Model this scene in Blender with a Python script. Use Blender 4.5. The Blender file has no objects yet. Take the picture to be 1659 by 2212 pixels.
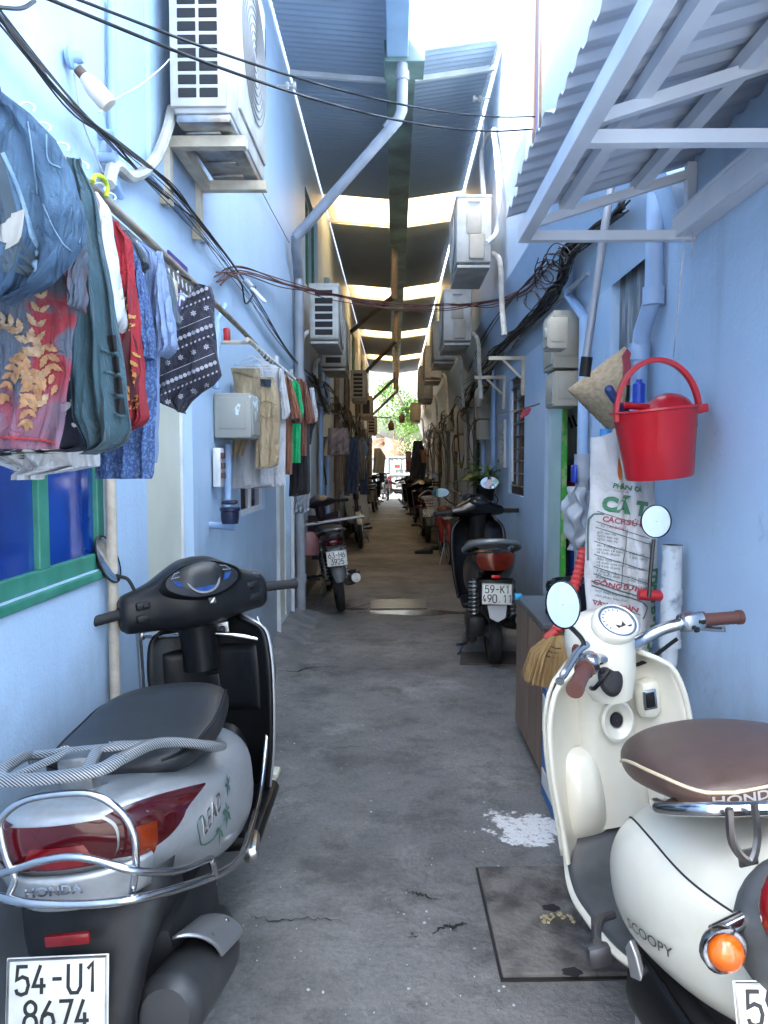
import bpy, bmesh, math, random
from math import sin, cos, pi, radians as R, sqrt, atan2
from mathutils import Vector as V, Matrix, Euler
random.seed(7)
S = bpy.context.scene
C = S.collection
# ---------------------------------------------------------------- camera, sky, sun, exposure
CAMH = 1.42
cd = bpy.data.cameras.new('camera'); cam = bpy.data.objects.new('camera', cd); C.objects.link(cam)
cam.location = (0, 0, CAMH)
cam.rotation_euler = (R(90 - 3.65), 0, R(0.777))
cd.sensor_fit = 'VERTICAL'; cd.sensor_height = 24; cd.lens = 24 * 1660 / 2212
cd.clip_start = 0.05; cd.clip_end = 600
S.camera = cam
w = bpy.data.worlds.new('World'); S.world = w; w.use_nodes = True
SUN_EL, SUN_AZ = R(50), R(-118)      # azimuth measured from +Y towards +X; the sun stands left of and behind the camera
nt = w.node_tree; bg = nt.nodes['Background']
sk = nt.nodes.new('ShaderNodeTexSky'); sk.sky_type = 'NISHITA'; sk.sun_disc = False
sk.sun_elevation = SUN_EL; sk.sun_rotation = SUN_AZ; sk.air_density = 1.0; sk.dust_density = 7.0; sk.ozone_density = 1.0
bw = nt.nodes.new('ShaderNodeRGBToBW'); mx = nt.nodes.new('ShaderNodeMix'); mx.data_type = 'RGBA'; mx.inputs[0].default_value = .62   # thin white cloud: the sky's colour pulled towards grey
nt.links.new(sk.outputs[0], bw.inputs[0]); nt.links.new(sk.outputs[0], mx.inputs[6]); nt.links.new(bw.outputs[0], mx.inputs[7]); nt.links.new(mx.outputs[2], bg.inputs[0]); bg.inputs[1].default_value = 0.15
sd = bpy.data.lights.new('sun', 'SUN'); sd.energy = 2.7; sd.angle = R(0.6); sd.color = (1, .95, .86)
so = bpy.data.objects.new('sun', sd); C.objects.link(so)
sdir = V((cos(SUN_EL) * sin(SUN_AZ), cos(SUN_EL) * cos(SUN_AZ), sin(SUN_EL)))
so.rotation_euler = sdir.to_track_quat('Z', 'Y').to_euler()
S.view_settings.view_transform = 'Standard'; S.view_settings.look = 'None'
S.view_settings.exposure = 3.32; S.view_settings.gamma = 1
# ---------------------------------------------------------------- measuring: a photo pixel (1659x2212 grid) seen on a real plane
_rot = cam.rotation_euler.to_matrix()
def _ray(x, y): return _rot @ V(((x - 829.5) / 1660, -(y - 1106) / 1660, -1))
def onx(x, y, X): d = _ray(x, y); return V((0, 0, CAMH)) + d * (X / d.x)
def ony(x, y, Y): d = _ray(x, y); return V((0, 0, CAMH)) + d * (Y / d.y)
def onz(x, y, Z=0): d = _ray(x, y); return V((0, 0, CAMH)) + d * ((Z - CAMH) / d.z)
LX, RX = -.93, 1.08
def onL(x, y, off=0): return onx(x, y, LX + off)
UX, UZ, U0 = .885, 2.86, 2.30
def rx(z): return RX + (UX-RX)*max(0., min(1., (z-U0)/(UZ-U0)))
#          # the upper storey on the right stands out over the alley above UZ
def onR(x, y, off=0):
    p = onx(x, y, RX - off)
    for _ in range(6):
        if p.y > 2.95: p = onx(x, y, rx(p.z) - off)
    return p
# ---------------------------------------------------------------- materials
MT = {}
def nodes(m):
    m.use_nodes = True; n = m.node_tree; return n, n.nodes['Principled BSDF']
def L(n, a, b): n.links.new(a, b)
def mat(name, col, rough=.5, metal=0., col2=None, ns=8., lo=.35, hi=.65, bump=0., bs=60., coat=0., emit=None, spec=None, trans=0., sheen=0., det=6., stretch=None):
    if name in MT: return MT[name]
    m = bpy.data.materials.new(name); n, b = nodes(m)
    b.inputs['Roughness'].default_value = rough; b.inputs['Metallic'].default_value = metal
    b.inputs['Coat Weight'].default_value = coat; b.inputs['Coat Roughness'].default_value = .08
    if spec is not None: b.inputs['Specular IOR Level'].default_value = spec
    if trans: b.inputs['Transmission Weight'].default_value = trans
    if sheen: b.inputs['Sheen Weight'].default_value = sheen
    c = (*col, 1); b.inputs['Base Color'].default_value = c
    if emit: b.inputs['Emission Color'].default_value = c; b.inputs['Emission Strength'].default_value = emit
    if col2 or bump:
        tc = n.nodes.new('ShaderNodeTexCoord'); src = tc.outputs['Object']
        if stretch:
            mp = n.nodes.new('ShaderNodeMapping'); mp.inputs['Scale'].default_value = stretch; L(n, src, mp.inputs[0]); src = mp.outputs[0]
    if col2:
        t = n.nodes.new('ShaderNodeTexNoise'); t.inputs['Scale'].default_value = ns; t.inputs['Detail'].default_value = det; L(n, src, t.inputs['Vector'])
        r = n.nodes.new('ShaderNodeValToRGB'); r.color_ramp.elements[0].position = lo; r.color_ramp.elements[1].position = hi
        r.color_ramp.elements[0].color = c; r.color_ramp.elements[1].color = (*col2, 1)
        L(n, t.outputs['Fac'], r.inputs[0]); L(n, r.outputs[0], b.inputs['Base Color'])
    if bump:
        t2 = n.nodes.new('ShaderNodeTexNoise'); t2.inputs['Scale'].default_value = bs; t2.inputs['Detail'].default_value = 4; L(n, src, t2.inputs['Vector'])
        bp = n.nodes.new('ShaderNodeBump'); bp.inputs['Strength'].default_value = bump; bp.inputs['Distance'].default_value = .01
        L(n, t2.outputs['Fac'], bp.inputs['Height']); L(n, bp.outputs[0], b.inputs['Normal'])
    MT[name] = m; return m
def mixnode(n, fac, a, b_):
    x = n.nodes.new('ShaderNodeMix'); x.data_type = 'RGBA'
    for s, v in ((x.inputs[0], fac), (x.inputs[6], a), (x.inputs[7], b_)):
        if isinstance(v, tuple): s.default_value = (*v, 1) if len(v) == 3 else v
        elif isinstance(v, (int, float)): s.default_value = v
        else: L(n, v, s)
    return x.outputs[2]
def noise(n, src, sc, det=5., rough=.55, dist=0.):
    t = n.nodes.new('ShaderNodeTexNoise'); t.inputs['Scale'].default_value = sc; t.inputs['Detail'].default_value = det
    t.inputs['Roughness'].default_value = rough; t.inputs['Distortion'].default_value = dist; L(n, src, t.inputs['Vector']); return t.outputs['Fac']
def ramp(n, src, *st):
    r = n.nodes.new('ShaderNodeValToRGB'); cr = r.color_ramp
    while len(cr.elements) < len(st): cr.elements.new(.5)
    for e, (p, c) in zip(cr.elements, st):
        e.position = p; e.color = (c, c, c, 1) if isinstance(c, (int, float)) else (*c, 1)
    L(n, src, r.inputs[0]); return r.outputs[0]
def mth(n, op, a, b_=0., c=None):
    x = n.nodes.new('ShaderNodeMath'); x.operation = op
    for i, v in enumerate((a, b_) if c is None else (a, b_, c)):
        if isinstance(v, (int, float)): x.inputs[i].default_value = v
        else: L(n, v, x.inputs[i])
    return x.outputs[0]
def bumpn(n, b, h, st=.3, dist=.01):
    bp = n.nodes.new('ShaderNodeBump'); bp.inputs['Strength'].default_value = st; bp.inputs['Distance'].default_value = dist
    L(n, h, bp.inputs['Height']); L(n, bp.outputs[0], b.inputs['Normal'])
def mapped(n, sc, kind='Object'):
    tc = n.nodes.new('ShaderNodeTexCoord'); mp = n.nodes.new('ShaderNodeMapping'); mp.inputs['Scale'].default_value = sc
    L(n, tc.outputs[kind], mp.inputs[0]); return mp.outputs[0]
def worldpos(n):
    g = n.nodes.new('ShaderNodeNewGeometry'); s = n.nodes.new('ShaderNodeSeparateXYZ'); L(n, g.outputs['Position'], s.inputs[0]); return g.outputs['Position'], s
def wallpaint(name, col, dirt=(.17, .17, .17), amt=1., streak=.35):
    if name in MT: return MT[name]
    m = bpy.data.materials.new(name); n, b = nodes(m); p, s = worldpos(n)
    a = noise(n, p, 1.3, 6, .6); a = ramp(n, a, (.3, 0.), (.75, 1.))
    c2 = tuple(x * .86 for x in col); base = mixnode(n, a, col, c2)
    # rising damp and splashed dirt at the foot of the wall, with a ragged upper edge
    z = mth(n, 'ADD', s.outputs[2], mth(n, 'MULTIPLY', noise(n, p, 3.2, 8, .65), -.75))
    d = ramp(n, z, (0., 1.), (.5, 0.)); d = mth(n, 'MULTIPLY', d, .62 * amt); base = mixnode(n, d, base, dirt)
    # runs of grime down the wall
    mp = n.nodes.new('ShaderNodeMapping'); mp.inputs['Scale'].default_value = (9, 9, .7); L(n, p, mp.inputs[0])
    st = ramp(n, noise(n, mp.outputs[0], 1., 5, .6), (.56, 0.), (.75, 1.)); st = mth(n, 'MULTIPLY', st, streak)
    base = mixnode(n, st, base, tuple(x * .6 for x in col))
    # scuffs and flaked spots
    sc = ramp(n, noise(n, p, 4.3, 11, .82), (.60, 0.), (.66, 1.)); low = ramp(n, mth(n, 'MULTIPLY', s.outputs[2], .25), (.2, 1.), (.5, .25)); base = mixnode(n, mth(n, 'MULTIPLY', mth(n, 'MULTIPLY', sc, low), .5), base, tuple(x*.42 for x in col))
    fl = ramp(n, noise(n, p, 6.1, 11, .8, .4), (.645, 0.), (.66, 1.)); base = mixnode(n, mth(n, 'MULTIPLY', fl, .6), base, tuple(min(.85, x*1.15+.08) for x in col))
    L(n, base, b.inputs['Base Color']); b.inputs['Roughness'].default_value = .48
    h = mth(n, 'ADD', mth(n, 'MULTIPLY', noise(n, p, 14, 4), .6), mth(n, 'MULTIPLY', noise(n, p, 70, 5), .5))
    bumpn(n, b, h, .38, .012)
    MT[name] = m; return m
# ---------------------------------------------------------------- mesh builder
class B:
    def __init__(s): s.v = []; s.f = []; s.m = []; s.k = 0
    def mi(s, k): s.k = k; return s
    def add(s, vs, fs, M=None):
        o = len(s.v); s.v += [(M @ V(p)) if M else V(p) for p in vs]
        for f in fs: s.f.append([o + i for i in f]); s.m.append(s.k)
        return s
    def box(s, x0, x1, y0, y1, z0, z1, M=None):
        return s.add([(x0,y0,z0),(x1,y0,z0),(x1,y1,z0),(x0,y1,z0),(x0,y0,z1),(x1,y0,z1),(x1,y1,z1),(x0,y1,z1)],
                     [(0,3,2,1),(4,5,6,7),(0,1,5,4),(1,2,6,5),(2,3,7,6),(3,0,4,7)], M)
    def obox(s, c, size, rot=(0,0,0), M=None):
        T = Matrix.Translation(c) @ Euler(rot).to_matrix().to_4x4(); x, y, z = (q/2 for q in size)
        return s.box(-x, x, -y, y, -z, z, (M @ T) if M else T)
    def bbox(s, c, size, r=.006, rot=(0,0,0), M=None, seg=2):
        bm = bmesh.new(); bmesh.ops.create_cube(bm, size=1); bmesh.ops.scale(bm, vec=size, verts=bm.verts)
        bmesh.ops.bevel(bm, geom=bm.edges[:], offset=min(r, min(size)*.45), segments=seg, profile=.5, affect='EDGES')
        T = Matrix.Translation(c) @ Euler(rot).to_matrix().to_4x4(); T = (M @ T) if M else T
        bm.verts.index_update(); s.add([v.co for v in bm.verts], [[v.index for v in f.verts] for f in bm.faces], T); bm.free(); return s
    def beam(s, a, b, wd, ht, up=(0,0,1)):
        a, b = V(a), V(b); d = (b - a); l = d.length; d.normalize(); u = V(up); r = d.cross(u).normalized(); u = r.cross(d)
        T = Matrix((( r.x, d.x, u.x, a.x), (r.y, d.y, u.y, a.y), (r.z, d.z, u.z, a.z), (0,0,0,1)))
        return s.box(-wd/2, wd/2, 0, l, -ht/2, ht/2, T)
    def tube(s, path, r, n=8, closed=False, cap=True):
        P = [V(p) for p in path]; N = len(P); rr = r if isinstance(r, (list, tuple)) else [r]*N
        t = []
        for i in range(N):
            a = P[i-1] if (i or closed) else P[0]; c = P[(i+1) % N] if (i < N-1 or closed) else P[-1]
            q = (c - a); t.append(q.normalized() if q.length > 1e-9 else V((0,0,1)))
        u = t[0].orthogonal().normalized(); o = len(s.v)
        for i in range(N):
            u = (u - t[i] * u.dot(t[i])); u = u.normalized() if u.length > 1e-6 else t[i].orthogonal().normalized(); w_ = t[i].cross(u)
            for k in range(n):
                a = 2*pi*k/n; s.v.append(P[i] + (u*cos(a) + w_*sin(a)) * rr[i])
        for i in range(N if closed else N-1):
            j = (i+1) % N
            for k in range(n):
                l = (k+1) % n; s.f.append([o+i*n+k, o+i*n+l, o+j*n+l, o+j*n+k]); s.m.append(s.k)
        if cap and not closed:
            s.f.append([o+k for k in range(n)][::-1]); s.m.append(s.k); s.f.append([o+(N-1)*n+k for k in range(n)]); s.m.append(s.k)
        return s
    def loft(s, rings, cap0=True, cap1=True, closed=True):
        o = len(s.v); n = len(rings[0])
        for r in rings: s.v += [V(p) for p in r]
        for i in range(len(rings)-1):
            for k in range(n if closed else n-1):
                l = (k+1) % n; s.f.append([o+i*n+k, o+i*n+l, o+(i+1)*n+l, o+(i+1)*n+k]); s.m.append(s.k)
        if closed and cap0: s.f.append([o+k for k in range(n)][::-1]); s.m.append(s.k)
        if closed and cap1: q = o+(len(rings)-1)*n; s.f.append([q+k for k in range(n)]); s.m.append(s.k)
        return s
    def lathe(s, prof, M=None, n=24, closed=False):
        o = len(s.v); N = len(prof)
        for (r, z) in prof:
            for k in range(n):
                a = 2*pi*k/n; p = V((r*cos(a), r*sin(a), z)); s.v.append(M @ p if M else p)
        for i in range(N if closed else N-1):
            j = (i+1) % N
            for k in range(n):
                l = (k+1) % n; s.f.append([o+i*n+k, o+i*n+l, o+j*n+l, o+j*n+k]); s.m.append(s.k)
        return s
    def grid(s, fn, nu, nv, keep=None):
        o = len(s.v)
        for i in range(nu+1):
            for j in range(nv+1): s.v.append(V(fn(i/nu, j/nv)))
        for i in range(nu):
            for j in range(nv):
                if keep and not keep((i+.5)/nu, (j+.5)/nv): continue
                a = o+i*(nv+1)+j; s.f.append([a, a+nv+1, a+nv+2, a+1]); s.m.append(s.k)
        return s
    def prism(s, pts, d, M=None):       # outline in local xy, from z=0 to z=d
        n = len(pts); vs = [(p[0], p[1], 0) for p in pts] + [(p[0], p[1], d) for p in pts]
        return s.add(vs, [list(range(n))[::-1], [n+i for i in range(n)]] + [[i, (i+1) % n, n+(i+1) % n, n+i] for i in range(n)], M)
    def ball(s, c, r, n=14, M=None):
        r = r if isinstance(r, (tuple, list)) else (r, r, r); c = V(c); rings = []
        pr = [(sin(pi*i/(n//2)), -cos(pi*i/(n//2))) for i in range(n//2+1)]; pr[0] = (.001, -1); pr[-1] = (.001, 1)
        T = Matrix.Translation(c) @ Matrix.Diagonal((*r, 1)); return s.lathe(pr, (M @ T) if M else T, n)
    def flat(s, path, wd, ht, n=12):       # a flattened bar following a path, wide side level
        P = [V(p) for p in path]; N = len(P); wd = wd if isinstance(wd, list) else [wd]*N; rings = []
        for i in range(N):
            t = (P[min(i+1, N-1)]-P[max(i-1, 0)]).normalized(); r = t.cross(V((0,0,1))).normalized(); u = r.cross(t)
            rings.append([P[i]+r*wd[i]*spow(cos(2*pi*k/n), .7)+u*ht*spow(sin(2*pi*k/n), .7) for k in range(n)])
        return s.loft(rings)
    def text(s, txt, size, M, align='CENTER', ext=0., spacing=1., bold=0.):
        cu = bpy.data.curves.new('t', 'FONT'); cu.body = txt; cu.size = size; cu.align_x = align; cu.align_y = 'CENTER'
        cu.space_character = spacing; cu.resolution_u = 3; cu.offset = bold; cu.extrude = ext
        ob = bpy.data.objects.new('t', cu); C.objects.link(ob); dg = bpy.context.evaluated_depsgraph_get(); dg.update()
        me = bpy.data.meshes.new_from_object(ob.evaluated_get(dg))
        s.add([v.co for v in me.vertices], [list(p.vertices) for p in me.polygons], M)
        bpy.data.objects.remove(ob); bpy.data.curves.remove(cu); bpy.data.meshes.remove(me); return s
    def build(s, name, m, parent=None, smooth=40, world=False, sub=0, bevel=0., solid=0., kind=None, off=None, fix=True):
        o = V((0,0,0))
        if parent is None and off is None and s.v:
            xs = [p.x for p in s.v]; ys = [p.y for p in s.v]; zs = [p.z for p in s.v]
            o = V(((min(xs)+max(xs))/2, (min(ys)+max(ys))/2, min(zs)))
        elif off is not None: o = V(off)
        sub_o = o
        if world and parent is not None:
            par = parent; sub_o = V((0,0,0))
            while par is not None: sub_o = sub_o + par.location; par = par.parent
        me = bpy.data.meshes.new(name); me.from_pydata([p - sub_o for p in s.v], [], s.f)
        ms = m if isinstance(m, (list, tuple)) else [m]
        for q in ms: me.materials.append(q)
        if len(ms) > 1: me.polygons.foreach_set('material_index', s.m)
        if fix:
            bm = bmesh.new(); bm.from_mesh(me); bmesh.ops.recalc_face_normals(bm, faces=bm.faces); bm.to_mesh(me); bm.free()
        if smooth:
            me.shade_smooth(); me.set_sharp_from_angle(angle=R(smooth))
        me.update()
        ob = bpy.data.objects.new(name, me); C.objects.link(ob)
        if parent is not None: ob.parent = parent
        else: ob.location = o
        if bevel:
            q = ob.modifiers.new('bevel', 'BEVEL'); q.width = bevel; q.segments = 2; q.limit_method = 'ANGLE'; q.angle_limit = R(40)
        if solid:
            q = ob.modifiers.new('solid', 'SOLIDIFY'); q.thickness = solid; q.offset = 0
        if sub:
            q = ob.modifiers.new('sub', 'SUBSURF'); q.levels = sub; q.render_levels = sub
        if kind: ob['kind'] = kind
        return ob
def tag(o, label=None, cat=None, group=None, kind=None):
    if label: o['label'] = label
    if cat: o['category'] = cat
    if group: o['group'] = group
    if kind: o['kind'] = kind
    return o
def thing(name, label, cat, loc=(0,0,0), rot=(0,0,0), group=None, sc=1.):
    o = bpy.data.objects.new(name, None); C.objects.link(o); o.empty_display_size = .1
    o.location = loc; o.rotation_euler = rot; o.scale = (sc, sc, sc); return tag(o, label, cat, group)
def dup(root, loc, rot=None, label=None, group=None, sc=None):
    def cp(o, par):
        c = o.copy(); C.objects.link(c); c.parent = par
        for ch in list(o.children): cp(ch, c)
        return c
    r = cp(root, None); r.location = loc
    if rot is not None: r.rotation_euler = rot
    if sc is not None: r.scale = (sc, sc, sc)
    if label: r['label'] = label
    if group: r['group'] = group
    return r
def cr(pts, n=8, closed=False):         # Catmull-Rom through points
    P = [V(p) for p in pts]; N = len(P); out = []
    for i in range(N if closed else N-1):
        p1, p2 = P[i], P[(i+1) % N]; p0 = P[i-1] if (i or closed) else p1*2-p2; p3 = P[(i+2) % N] if (i < N-2 or closed) else p2*2-p1
        for k in range(n):
            t = k/n; out.append(.5*((2*p1)+(p2-p0)*t+(2*p0-5*p1+4*p2-p3)*t*t+(3*p1-p0-3*p2+p3)*t*t*t))
    if not closed: out.append(P[-1])
    return out
def lerp(a, b, t): return a + (b - a) * t
def interp(tab, x):                     # smooth interpolation in a table [(x, v0, v1, ...)]
    if x <= tab[0][0]: return tab[0][1:]
    for i in range(len(tab)-1):
        if x <= tab[i+1][0]:
            t = (x-tab[i][0])/(tab[i+1][0]-tab[i][0])
            p0 = tab[max(i-1, 0)]; p1 = tab[i]; p2 = tab[i+1]; p3 = tab[min(i+2, len(tab)-1)]; o = []
            for k in range(1, len(p1)):
                h = p2[0]-p1[0]; m1 = (p2[k]-p0[k])/max(p2[0]-p0[0], 1e-6)*h; m2 = (p3[k]-p1[k])/max(p3[0]-p1[0], 1e-6)*h
                o.append((2*t**3-3*t*t+1)*p1[k]+(t**3-2*t*t+t)*m1+(-2*t**3+3*t*t)*p2[k]+(t**3-t*t)*m2)
            return tuple(o)
    return tab[-1][1:]
def spow(c, e): return math.copysign(abs(c)**e, c)
class Hull:                             # a body described by cross-sections along y: (y, cz, half width, height above, height below, power)
    def __init__(s, tab): s.t = tab
    def at(s, y, a, k=1.):
        cz, hw, bt, bb, n = interp(s.t, y); e = 2./n
        return V((hw*k*spow(cos(a), e), y, cz + (bt if sin(a) > 0 else bb)*k*spow(sin(a), e)))
    def ring(s, y, n=32, k=1.): return [s.at(y, 2*pi*i/n, k) for i in range(n)]
    def body(s, b, ny=24, n=32, k=1.):
        y0, y1 = s.t[0][0], s.t[-1][0]
        return b.loft([s.ring(lerp(y0, y1, i/ny), n, k) for i in range(ny+1)])
def xf(b, T, o=0):
    for i in range(o, len(b.v)): b.v[i] = T @ b.v[i]
    return b
def rootm(t): return Matrix.Translation(t.location) @ t.rotation_euler.to_matrix().to_4x4() @ Matrix.Diagonal((*t.scale, 1))
def wheel(t, y, r, wd, tm, rm, spokes=0, x=0., M=None, name='wheel', hub=.05, prof=.62):
    T = (M or Matrix()) @ Matrix.Translation((x, y, r)) @ Matrix.Rotation(R(90), 4, 'Y')
    b = B(); ri = r-wd*prof
    b.lathe([(ri, -wd*.34), (ri-.008, -wd*.36), (ri-.018, -wd*.2), (ri-.022, 0), (ri-.018, wd*.2), (ri-.008, wd*.36), (ri, wd*.34)], T, 40)
    b.lathe([(.001, -wd*.55), (hub*.5, -wd*.55), (hub, -wd*.3), (hub, wd*.3), (hub*.5, wd*.55), (.001, wd*.55)], T, 20)
    if spokes > 8:
        for i in range(spokes):
            a = 2*pi*i/spokes; c = a+(.35 if i % 2 else -.35); z = wd*.3*(1 if i % 4 < 2 else -1)
            b.tube([T @ V((hub*.95*cos(a), hub*.95*sin(a), z)), T @ V(((ri-.018)*cos(c), (ri-.018)*sin(c), 0))], .0016 if spokes > 20 else .002, 4, cap=False)
    else:
        for i in range(spokes):
            a = 2*pi*i/spokes
            b.loft([[T @ V((rr*cos(a)-k*sin(a)*ww, rr*sin(a)+k*cos(a)*ww, z)) for k, z in ((-1,-.012),(1,-.012),(1,.012),(-1,.012))] for rr, ww in ((hub*.9,.022),(ri-.015,.014))])
    w_ = b.build(name, rm, t)
    b = B(); n = 10; pr = []
    for i in range(n+1):
        a = pi*i/n; pr.append((ri+.002+(wd*prof)*sin(a)**.75*(1-.012*(i % 2)), -wd*.5*cos(a)*(.82+.18*sin(a))))
    b.lathe(pr, T, 56); 
    for i in range(64):
        a = 2*pi*i/64
        for k in (-1, 1): b.obox((0,0,0), (.006, r*.055, wd*.22), (0,0,0), T @ Matrix.Rotation(a, 4, 'Z') @ Matrix.Translation((r-.006-.004, 0, k*wd*.2)) @ Matrix.Rotation(k*.6, 4, 'X'))
    b.build('tyre', rub, w_); return w_
GL = {'0': [('c', (0,.2),(0,.8),(.12,1),(.38,1),(.5,.8),(.5,.2),(.38,0),(.12,0))], '1': [('o', (.08,.80),(.28,1),(.28,0))], '2': [('o', (0,.75),(.06,.95),(.25,1),(.44,.95),(.5,.75),(.42,.5),(.02,.02),(.5,.02))],
 '3': [('o', (0,.97),(.47,.97),(.22,.60),(.42,.54),(.5,.32),(.42,.06),(.22,0),(.05,.05),(0,.2))], '4': [('o', (.28,1),(0,.28),(.5,.28)),('o', (.33,.56),(.33,0))], '5': [('o', (.46,.97),(.06,.97),(.02,.52),(.25,.62),(.44,.55),(.5,.32),(.42,.06),(.22,0),(.05,.06),(0,.2))],
 '6': [('o', (.35,1),(.05,.5),(0,.28),(.08,.04),(.25,0),(.42,.04),(.5,.28),(.42,.52),(.25,.57),(.08,.48))], '7': [('o', (0,.97),(.5,.97),(.18,0))], '8': [('c', (.25,.54),(.06,.64),(.05,.86),(.25,1),(.45,.86),(.44,.64)),('c', (.25,.54),(.45,.44),(.5,.2),(.4,.02),(.1,.02),(0,.2),(.05,.44))],
 '9': [('o', (.15,0),(.45,.5),(.5,.72),(.42,.96),(.25,1),(.08,.96),(0,.72),(.08,.48),(.25,.43),(.42,.52))], 'U': [('o', (0,1),(0,.2),(.12,0),(.38,0),(.5,.2),(.5,1))], 'H': [('o', (0,1),(0,0)),('o', (.5,1),(.5,0)),('o', (0,.5),(.5,.5))], 'E': [('o', (.48,.97),(.03,.97),(.03,.02),(.48,.02)),('o', (.03,.5),(.4,.5))],
 'K': [('o', (0,1),(0,0)),('o', (.48,1),(.05,.45)),('o', (.16,.56),(.5,0))], 'P': [('o', (.02,0),(.02,.97),(.36,.97),(.5,.85),(.5,.62),(.36,.48),(.04,.48))], '-': [('o', (.06,.5),(.44,.5))], '.': [('o', (.19,.06),(.31,.06))], 'V': [('o', (0,1),(.25,0),(.5,1))], 'I': [('o', (.25,1),(.25,0))], 'L': [('o', (.03,1),(.03,.02),(.45,.02))]}
def stroke_text(b, s, M, h, wd=.13, asp=.92):
    adv = .70; W = adv*len(s)-.2; z = 0.
    for i, ch in enumerate(s):
        for st in GL.get(ch, ()):
            cl = st[0] == 'c'; P = [V(((p[0]-W/2+adv*i)*asp, p[1]-.5, 0)) for p in st[1:]]
            if len(P) > 4: P = [p for p in cr(P, 3, cl)] if cl else P
            n = len(P); q = []
            for k in range(n):
                a = P[k-1] if (k or cl) else P[0]; c = P[(k+1) % n] if (k < n-1 or cl) else P[-1]
                d1 = (P[k]-a).normalized() if (P[k]-a).length > 1e-6 else (c-P[k]).normalized(); d2 = (c-P[k]).normalized() if (c-P[k]).length > 1e-6 else d1
                t_ = (d1+d2).normalized() if (d1+d2).length > .2 else d2; nn = V((-t_.y, t_.x, 0)); m_ = min(1.7, 1/max(.4, nn.dot(V((-d1.y, d1.x, 0))))); q.append((P[k]+nn*wd/2*m_, P[k]-nn*wd/2*m_))
            if cl: q.append(q[0])
            o = len(b.v); b.v += [M @ (v_*h+V((0,0,z))) for pr in q for v_ in pr]; z += .00006
            for k in range(len(q)-1): b.f.append([o+2*k, o+2*k+1, o+2*k+3, o+2*k+2]); b.m.append(b.k)
platem = mat('plate_white', (.62,.63,.61), .35, col2=(.50,.50,.47), ns=14); ink = mat('plate_black', (.012,.012,.012), .5)
def plate(t, lines, M, sc=1., m=None, bold=.0035):
    b = B(); b.bbox((0,0,0), (.19*sc,.004,.14*sc), .0018); xf(b, M); p = b.build('number_plate', m or platem, t)
    b = B(); w_ = .19*sc/2-.004; h = .14*sc/2-.004
    for a, c in (((-w_,-h),(w_,-h)),((w_,-h),(w_,h)),((w_,h),(-w_,h)),((-w_,h),(-w_,-h))): b.tube([(a[0],-.002,a[1]), (c[0],-.002,c[1])], .0025, 5)
    xf(b, M); b.build('plate_rim', steel, p)
    b = B(); F = Matrix.Translation((0,-.0028,0)) @ Euler((R(90),0,0)).to_matrix().to_4x4()
    for s_, z in zip(lines, (.031*sc, -.031*sc)): stroke_text(b, s_, F @ Matrix.Translation((0, z, 0)), .050*sc)
    xf(b, M); b.build('plate_lettering', ink, p, smooth=0, fix=False); return p
def spring(b, p, q, r, n, w_=.006):
    p, q = V(p), V(q); d = (q-p); u = d.orthogonal().normalized(); v = d.normalized().cross(u)
    b.tube([p+d*(i/(n*10))+(u*cos(2*pi*i/10)+v*sin(2*pi*i/10))*r for i in range(n*10+1)], w_, 6); b.tube([p, q], r*.45, 8); return b
def mirror(t, stem, c, nrm, r, shape=(1, 1), T=None, shell=None):
    T = T or Matrix(); b = B(); b.tube(cr(stem, 6), .006, 8); xf(b, T); p = b.build('mirror', shell or blk, t)
    Q = V(nrm).to_track_quat('Z', 'Y').to_matrix().to_4x4(); Q.translation = c; Q = T @ Q @ Matrix.Diagonal((shape[0], shape[1], 1, 1))
    b = B(); b.lathe([(.001,-.03),(r*.6,-.026),(r*.92,-.010),(r*1.04,.0),(r*1.05,.006),(r*.985,.008)], Q, 28); b.build('mirror_shell', shell or blk, p)
    b = B(); b.lathe([(.001,.005),(r*.985,.005)], Q, 28); b.build('mirror_glass', mat('mirror_glass', (.80,.82,.84), .02, 1.), p); return p
def grip(t, x0, x1, r, m, T, y=.0, z=0., dx=0., nm='grip'):
    p, q = V((x0, y, z)), V((x1, y+dx, z-.01)); b = B(); n = 14
    b.tube([lerp(p, q, i/n) for i in range(n+1)], [r*(1.0+.05*(i % 2)) for i in range(n+1)], 14)
    d = (q-p).normalized(); b.tube([p-d*.004, p+d*.008], r*1.35, 14); b.tube([q-d*.01, q+d*.004], r*1.15, 14); xf(b, T); return b.build(nm, m, t)
# ---------------------------------------------------------------- shared materials
blue = wallpaint('blue_wall_paint', (.455, .61, .80))
blue2 = wallpaint('pale_blue_wall_paint', (.52, .61, .70), (.14, .12, .10), 1.2, .5)  # deeper walls paled and greyed: warm skylight put into the colour
cream_w = wallpaint('cream_wall_paint', (.62, .62, .60), (.13, .10, .08), 1.2, .6)  # far walls, the skylights' warmth painted into their colour
white_w = wallpaint('whitish_wall_paint', (.68, .67, .64), (.14, .11, .09), 1.2, .6)  # lightest far walls, skylight tone mixed into the paint colour
whitep = mat('white_painted_metal', (.72, .74, .76), .4, col2=(.58, .60, .62), ns=6)
acw = mat('appliance_white', (.56, .56, .54), .45, col2=(.40, .385, .35), ns=7, lo=.4, hi=.72)
acold = mat('aged_appliance_plastic', (.52, .48, .41), .5, col2=(.36, .32, .26), ns=5)
cream = mat('cream_painted_steel', (.66, .60, .48), .5, col2=(.45, .38, .28), ns=9)
dark = mat('dark_void', (.012, .013, .016), .7)
blk = mat('black_plastic', (.006, .0065, .008), .42, col2=(.011, .011, .012), ns=30, spec=.3)
rub = mat('rubber', (.014, .014, .015), .75, bump=.25, bs=90)
chrome = mat('chrome', (.50, .51, .53), .16, 1.)
steel = mat('brushed_steel', (.42, .43, .44), .35, 1., col2=(.25, .24, .23), ns=14)
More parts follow.
